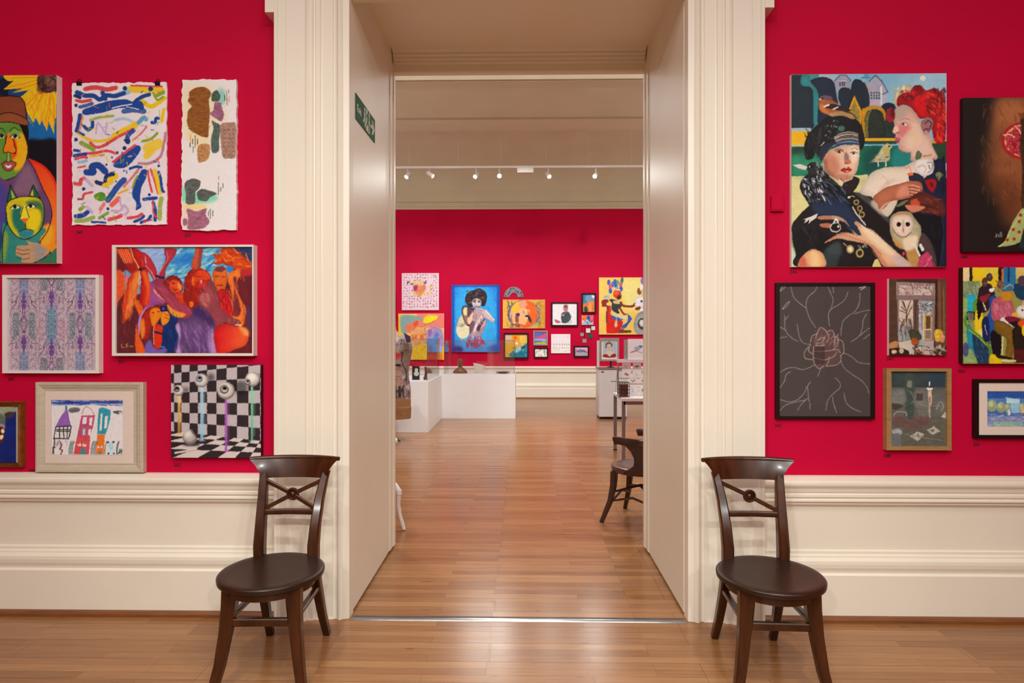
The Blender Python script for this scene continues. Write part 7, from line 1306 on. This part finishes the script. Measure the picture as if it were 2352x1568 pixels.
# bird print resting on the rack
O = rect_at((1442, 778, 1500, 824), RY + .15); t = thing('bird_print', 'white print of a small blue bird resting on top of the card rack', 'print', ((O[0] + O[2]) / 2, RY + .15, zt + .0005)); O[1] = zt + .0005
picture('sheet', bird_print(), O, RY + .14, RY + .16, ('paper_ink', 'edge_white'), t, .8); s = rect_at((1434, 780, 1441.5, 824), RY + .16); MB().box((s[0], RY + .16, zt + .0005), (s[2], RY + .19, s[3])).build('spine', 'frame_grey', t)
# wire basket
bx0, bx1 = at(1420, 890, RY - .1).x, at(1443, 890, RY - .1).x; by0, by1 = RY - .18, RY - .06; z0_, z1_ = TZ + .004, zat(877, RY - .12); m = MB()
for z in np.linspace(z0_, z1_, 5): m.tube([(bx0, by0, z), (bx1, by0, z), (bx1, by1, z), (bx0, by1, z), (bx0, by0, z)], .0035, 5)
for x in np.linspace(bx0, bx1, 5): m.tube([(x, by0, z1_), (x, by0, z0_), (x, by1, z0_), (x, by1, z1_)], .003, 5)
obj1(m, 'wire_basket', 'black_metal', 'small black wire basket on the corner of the white table', 'basket', False)
m = MB().box((bx0 + .012, by0 + .02, z0_ + .006), (bx1 - .012, by0 + .09, z1_ - .03)); obj1(m, 'card_pack', 'red_brown', 'brown pack inside the black wire basket', 'pack', False)

# ---- pictures on the far wall
kw = dict(W=FAR, step=.9)
canvas('square pink canvas with dots and yellow hand lettering', dotted, (923, 627, 1008, 712), .04, **kw)
canvas('square yellow and coral abstract canvas left of the blue painting', yellow_abstract, (915, 720, 1020, 826), .04, ('oil_paint', 'edge_cream'), **kw)
canvas('blue canvas of a crouching curly-haired woman', blue_woman, (1037, 654, 1148, 808), .05, ('oil_paint', 'edge_black'), **kw)
canvas('ochre canvas of an orange curled unborn child', foetus, (1155, 688, 1252, 754), .03, ('oil_paint', 'edge_cream'), **kw)
canvas('dark teal canvas at the far left beside the passage jamb', teal_dark, (880, 672, 908, 735), .04, ('oil_paint', 'edge_black'), **kw)
canvas('large yellow canvas of a man in a red chair facing a woman in white', yellow_pair, (1376, 637, 1530, 768), .05, ('oil_paint', 'edge_cream'), **kw)
canvas('plain white square sheet with faint rows of marks', sketch, (1266, 767, 1310, 811), .03, ('paper_ink', 'edge_white'), 'paper_picture', cat='drawing', **kw)
fk = dict(W=FAR, step=.9)
framed('black-framed white picture of a seated baby in grey', baby(), (1266, 694, 1328, 749), (1269, 697, 1325, 746), .05, 'frame_black', .02, **fk)
framed('dark-framed square painting of a sunflower above a teal sea', sunflower_sea(), (1157, 764, 1214, 823), (1160, 768, 1211, 820), .06, 'frame_black', .02, **fk)
framed('small grey-framed purple and pink landscape', landscape(), (1225, 759, 1258, 793), (1228, 762, 1255, 790), .04, 'frame_grey', .015, **fk)
framed('small black-framed white picture with red and green strokes', strokes(), (1226, 798, 1259, 822), (1229, 801, 1256, 819), .04, 'frame_black', .015, **fk)
framed('tall small black-framed painting of orange houses under a blue sky', house_night(), (1336, 673, 1369, 719), (1339, 676, 1366, 716), .05, 'frame_black', .018, **fk)
framed('small black-framed pink and grey picture low on the wall', heart_beat(), (1318, 794, 1353, 820), (1321, 797, 1350, 817), .04, 'frame_black', .015, **fk)
# hanging canvas with little tiles on cords
O = rect_at((1336, 724, 1363, 746), FAR - .03); t = thing('hanging_artwork', 'small bright canvas with little square tiles dangling below it', 'artwork', ((O[0] + O[2]) / 2, FAR, O[1] - .35))
picture('picture', mobile(), O, FAR - .03, FAR - .0005, ('oil_paint', 'edge_white'), t, .9)
for (a, b, c_, d), mt, px in (((1346, 754, 1356, 764), 'edge_white', 1351), ((1358, 749, 1367, 758), 'sign_white', 1360), ((1333, 764, 1341, 772), 'frame_grey', 1338), ((1352, 766, 1361, 777), 'sign_green', 1355), ((1338, 778, 1347, 787), 'frame_grey', 1342)):
    r = rect_at((a, b, c_, d), FAR - .02); MB().box((r[0], FAR - .02, r[1]), (r[2], FAR - .002, r[3]), bev=.002).build('tile', mt, t); q = (r[0] + r[2]) / 2; MB().tube([(q, FAR - .012, r[3]), (q, FAR - .012, O[1] - .002 if O[0] < q < O[2] else r[3] + .03)], .006, 6).build('cord', 'black_metal', t)
# fan
c = at(1180, 682, FAR - .02); m = MB(); pts = [(math.cos(a) * .235, math.sin(a) * .25) for a in np.linspace(0, math.pi, 19)] + [(math.cos(a) * .095, math.sin(a) * .10) for a in np.linspace(math.pi, 0, 13)]
m.prism([(c.x + x, c.z + z) for x, z in pts], 'y', FAR - .02, FAR - .001); t = thing('folding_fan', 'grey half-round decorated fan above the ochre canvas', 'fan', (c.x, FAR, c.z)); m.build('leaf', 'fan_grey', t)
m = MB()
for a in np.linspace(.15, math.pi - .15, 9):
    rr_ = .2 if int(a * 10) % 2 else .15; m.lathe([(.0001, 0), (.018, 0), (.018, .006), (.0001, .006)], (c.x + math.cos(a) * rr_, FAR - .0255, c.z + math.sin(a) * rr_ * 1.06), 10, axis='y')
m.build('painted_spot', 'fabric_purple', t)

# ================================================================== track lights
TY = 12.5; TZr = zat(386, TY)
t = thing('light_track', 'long white ceiling light track in the far room', 'light track', (0, TY, TZr)); 
MB().box((-4.2, TY - .02, TZr), (4.2, TY + .02, TZr + .045)).build('rail', 'lamp_white', t)
for px in (940, 1052, 1150, 1254, 1352, 1450): q = at(px, 380, TY).x; MB().tube([(q, TY, TZr + .04), (q, TY, TOPF)], .0016, 6).build('hanging_wire', 'lamp_white', t)
r = rect_at((1188, 388, 1225, 398), TY); MB().box((r[0], TY - .045, TZr - .10), (r[2], TY + .03, TZr - .003)).build('transformer', 'lamp_white', t)
SPOTS = []
for i, (px, py, d, lb) in enumerate(((933, 407, (-.35, -.55, -.75), 'first track spotlight from the left'), (995, 405, (.75, -.1, -.5), 'second track spotlight from the left, turned right'), (1091, 406, (-.3, -.75, -.6), 'third track spotlight from the left'),
                                     (1147, 404, (.02, -.93, -.36), 'fourth track spotlight from the left, glaring at the viewer'), (1262, 406, (.30, -.65, -.7), 'fifth track spotlight, right of the transformer'), (1366, 405, (-.25, -.8, -.55), 'rightmost track spotlight in view'))):
    head = at(px, py, TY); d = Vector(d).normalized(); c0 = head - d * .09
    t = thing('track_spotlight', lb, 'spotlight', (head.x, TY, head.z - .05), 'spotlights on the far track')
    MB().tube([(c0.x, TY, TZr - .002), (c0.x, TY, c0.z + .02), tuple(c0)], .011, 8).build('stem', 'lamp_white', t, True)
    MB().tube([tuple(c0 - d * .07), tuple(c0 - d * .06), tuple(c0 + d * .085)], [.03, .042, .05], 18).build('lamp_head', 'lamp_white', t, True)
    MB().tube([tuple(c0 + d * .0855), tuple(c0 + d * .0885)], [.036, .036], 18).build('bulb', 'lamp_glow', t)
    SPOTS.append((c0 + d * .1, d))

# ================================================================== light
def spot(name, loc, aim, power, size, blend=.6, rad=.06, col=(.98, 1., .955)):
    l = bpy.data.lights.new(name, 'SPOT'); l.energy = power; l.spot_size = math.radians(size); l.spot_blend = blend; l.shadow_soft_size = rad; l.color = col
    o = bpy.data.objects.new(name, l); COL.objects.link(o); o.location = loc; o.rotation_euler = (Vector(aim) - Vector(loc)).to_track_quat('-Z', 'Y').to_euler(); return o
def area(name, loc, aim, power, sx, sy, col=(.98, 1., .96)):
    l = bpy.data.lights.new(name, 'AREA'); l.energy = power; l.shape = 'RECTANGLE'; l.size = sx; l.size_y = sy; l.color = col
    o = bpy.data.objects.new(name, l); COL.objects.link(o); o.location = loc; o.rotation_euler = (Vector(aim) - Vector(loc)).to_track_quat('-Z', 'Y').to_euler(); return o
NEAR = [(2.2, -2.7, .1, 230), (.9, -1.9, .0, 170), (1.6, -3.8, .2, 220), (-1.1, 2.7, .1, 230), (-.3, 1.8, .0, 170), (-1.6, 3.8, .2, 220)]
for i, (x, ax, az, e) in enumerate(NEAR): spot('track_lamp', (x, -1.6, 4.75), (ax, WALL, az), e * .74, 52, .9)
for x, ax in ((3.2, -2.6), (1.3, -1.2), (-1.3, 1.2), (-3.2, 2.6)): spot('rear_track_lamp', (x, -5.2, 4.75), (ax, WALL, .4), 420, 50, .9)
area('ceiling_bounce', (0, -.5, 5.1), (0, -.2, 0), 260, 8, 5)
for x in (-1.3, 1.3): spot('near_floor_fill', (x, .5, 5.), (x * .6, .9, 0), 270, 75, .8)  # added fill: lit floor bounces onto soffit, jambs and low panels
for d_, e in zip(SPOTS, (60, 60, 60, 75, 60, 60)): spot('far_track_lamp', d_[0], d_[0] + d_[1], e, 70, .6, .05)
for x in (-3., -1.5, 0, 1.5, 3.): spot('far_wall_lamp', (x, 10.6, 5.6), (x * .95, FAR, 1.1), 315, 60, .8, col=(.95, 1., 1.))
for x in (-2.5, 0, 2.5): spot('far_floor_fill', (x, 6.6, 5.6), (x * .8, 6.8, 0), 360, 85, .8, col=(.95, 1., 1.))  # added fill over the far floor, bouncing up into the passage
area('far_bounce', (0, 9, 5.65), (0, 9, 0), 180, 8, 6, col=(.95, 1., 1.))
for x, ax, ay in ((-.4, -1.1, 10.8), (.6, 1.5, 10.6)): spot('far_plinth_fill', (x, 6.3, 5.6), (ax, ay, .4), 430, 42, .8, col=(.95, 1., 1.))  # fill spots added to brighten the plinth and cabinet fronts
for x in (-1.6, 1.4): spot('far_centre_fill', (x, 8.7, 5.65), (x * .8, 10.0, 0), 330, 62, .9, col=(.95, 1., 1.))  # extra fill added to make the far floor paler
for sx in (-1, 1): area('far_ceiling_fill', (sx * 5.9, 10.5, 2.6), (sx * 2.5, 12.5, 5.8), 75, .4, 5, col=(.95, 1., 1.))  # unseen fill areas added to lift the far frieze and ceiling
wd = bpy.data.worlds.new('World'); SC.world = wd; wd.use_nodes = True; wd.node_tree.nodes['Background'].inputs[0].default_value = (.05, .05, .05, 1)

# ================================================================== camera
cam = bpy.data.cameras.new('camera'); co = bpy.data.objects.new('camera', cam); COL.objects.link(co); SC.camera = co
cam.sensor_width = 36; cam.sensor_fit = 'HORIZONTAL'; cam.lens = F / 2352 * 36; cam.shift_y = -(784 - CY) / 2352; cam.clip_start = .05
co.location = (0, 0, H); co.rotation_euler = (math.pi / 2, 0, YAW)
vs = SC.view_settings; vs.view_transform = 'Standard'; vs.look = 'None'; vs.gamma = 1; vs.use_curve_mapping = False; vs.exposure = 0
try:
    SC.cycles.max_bounces = 8; SC.cycles.diffuse_bounces = 5; SC.cycles.transparent_max_bounces = 24; SC.cycles.sample_clamp_indirect = 4
except Exception: pass
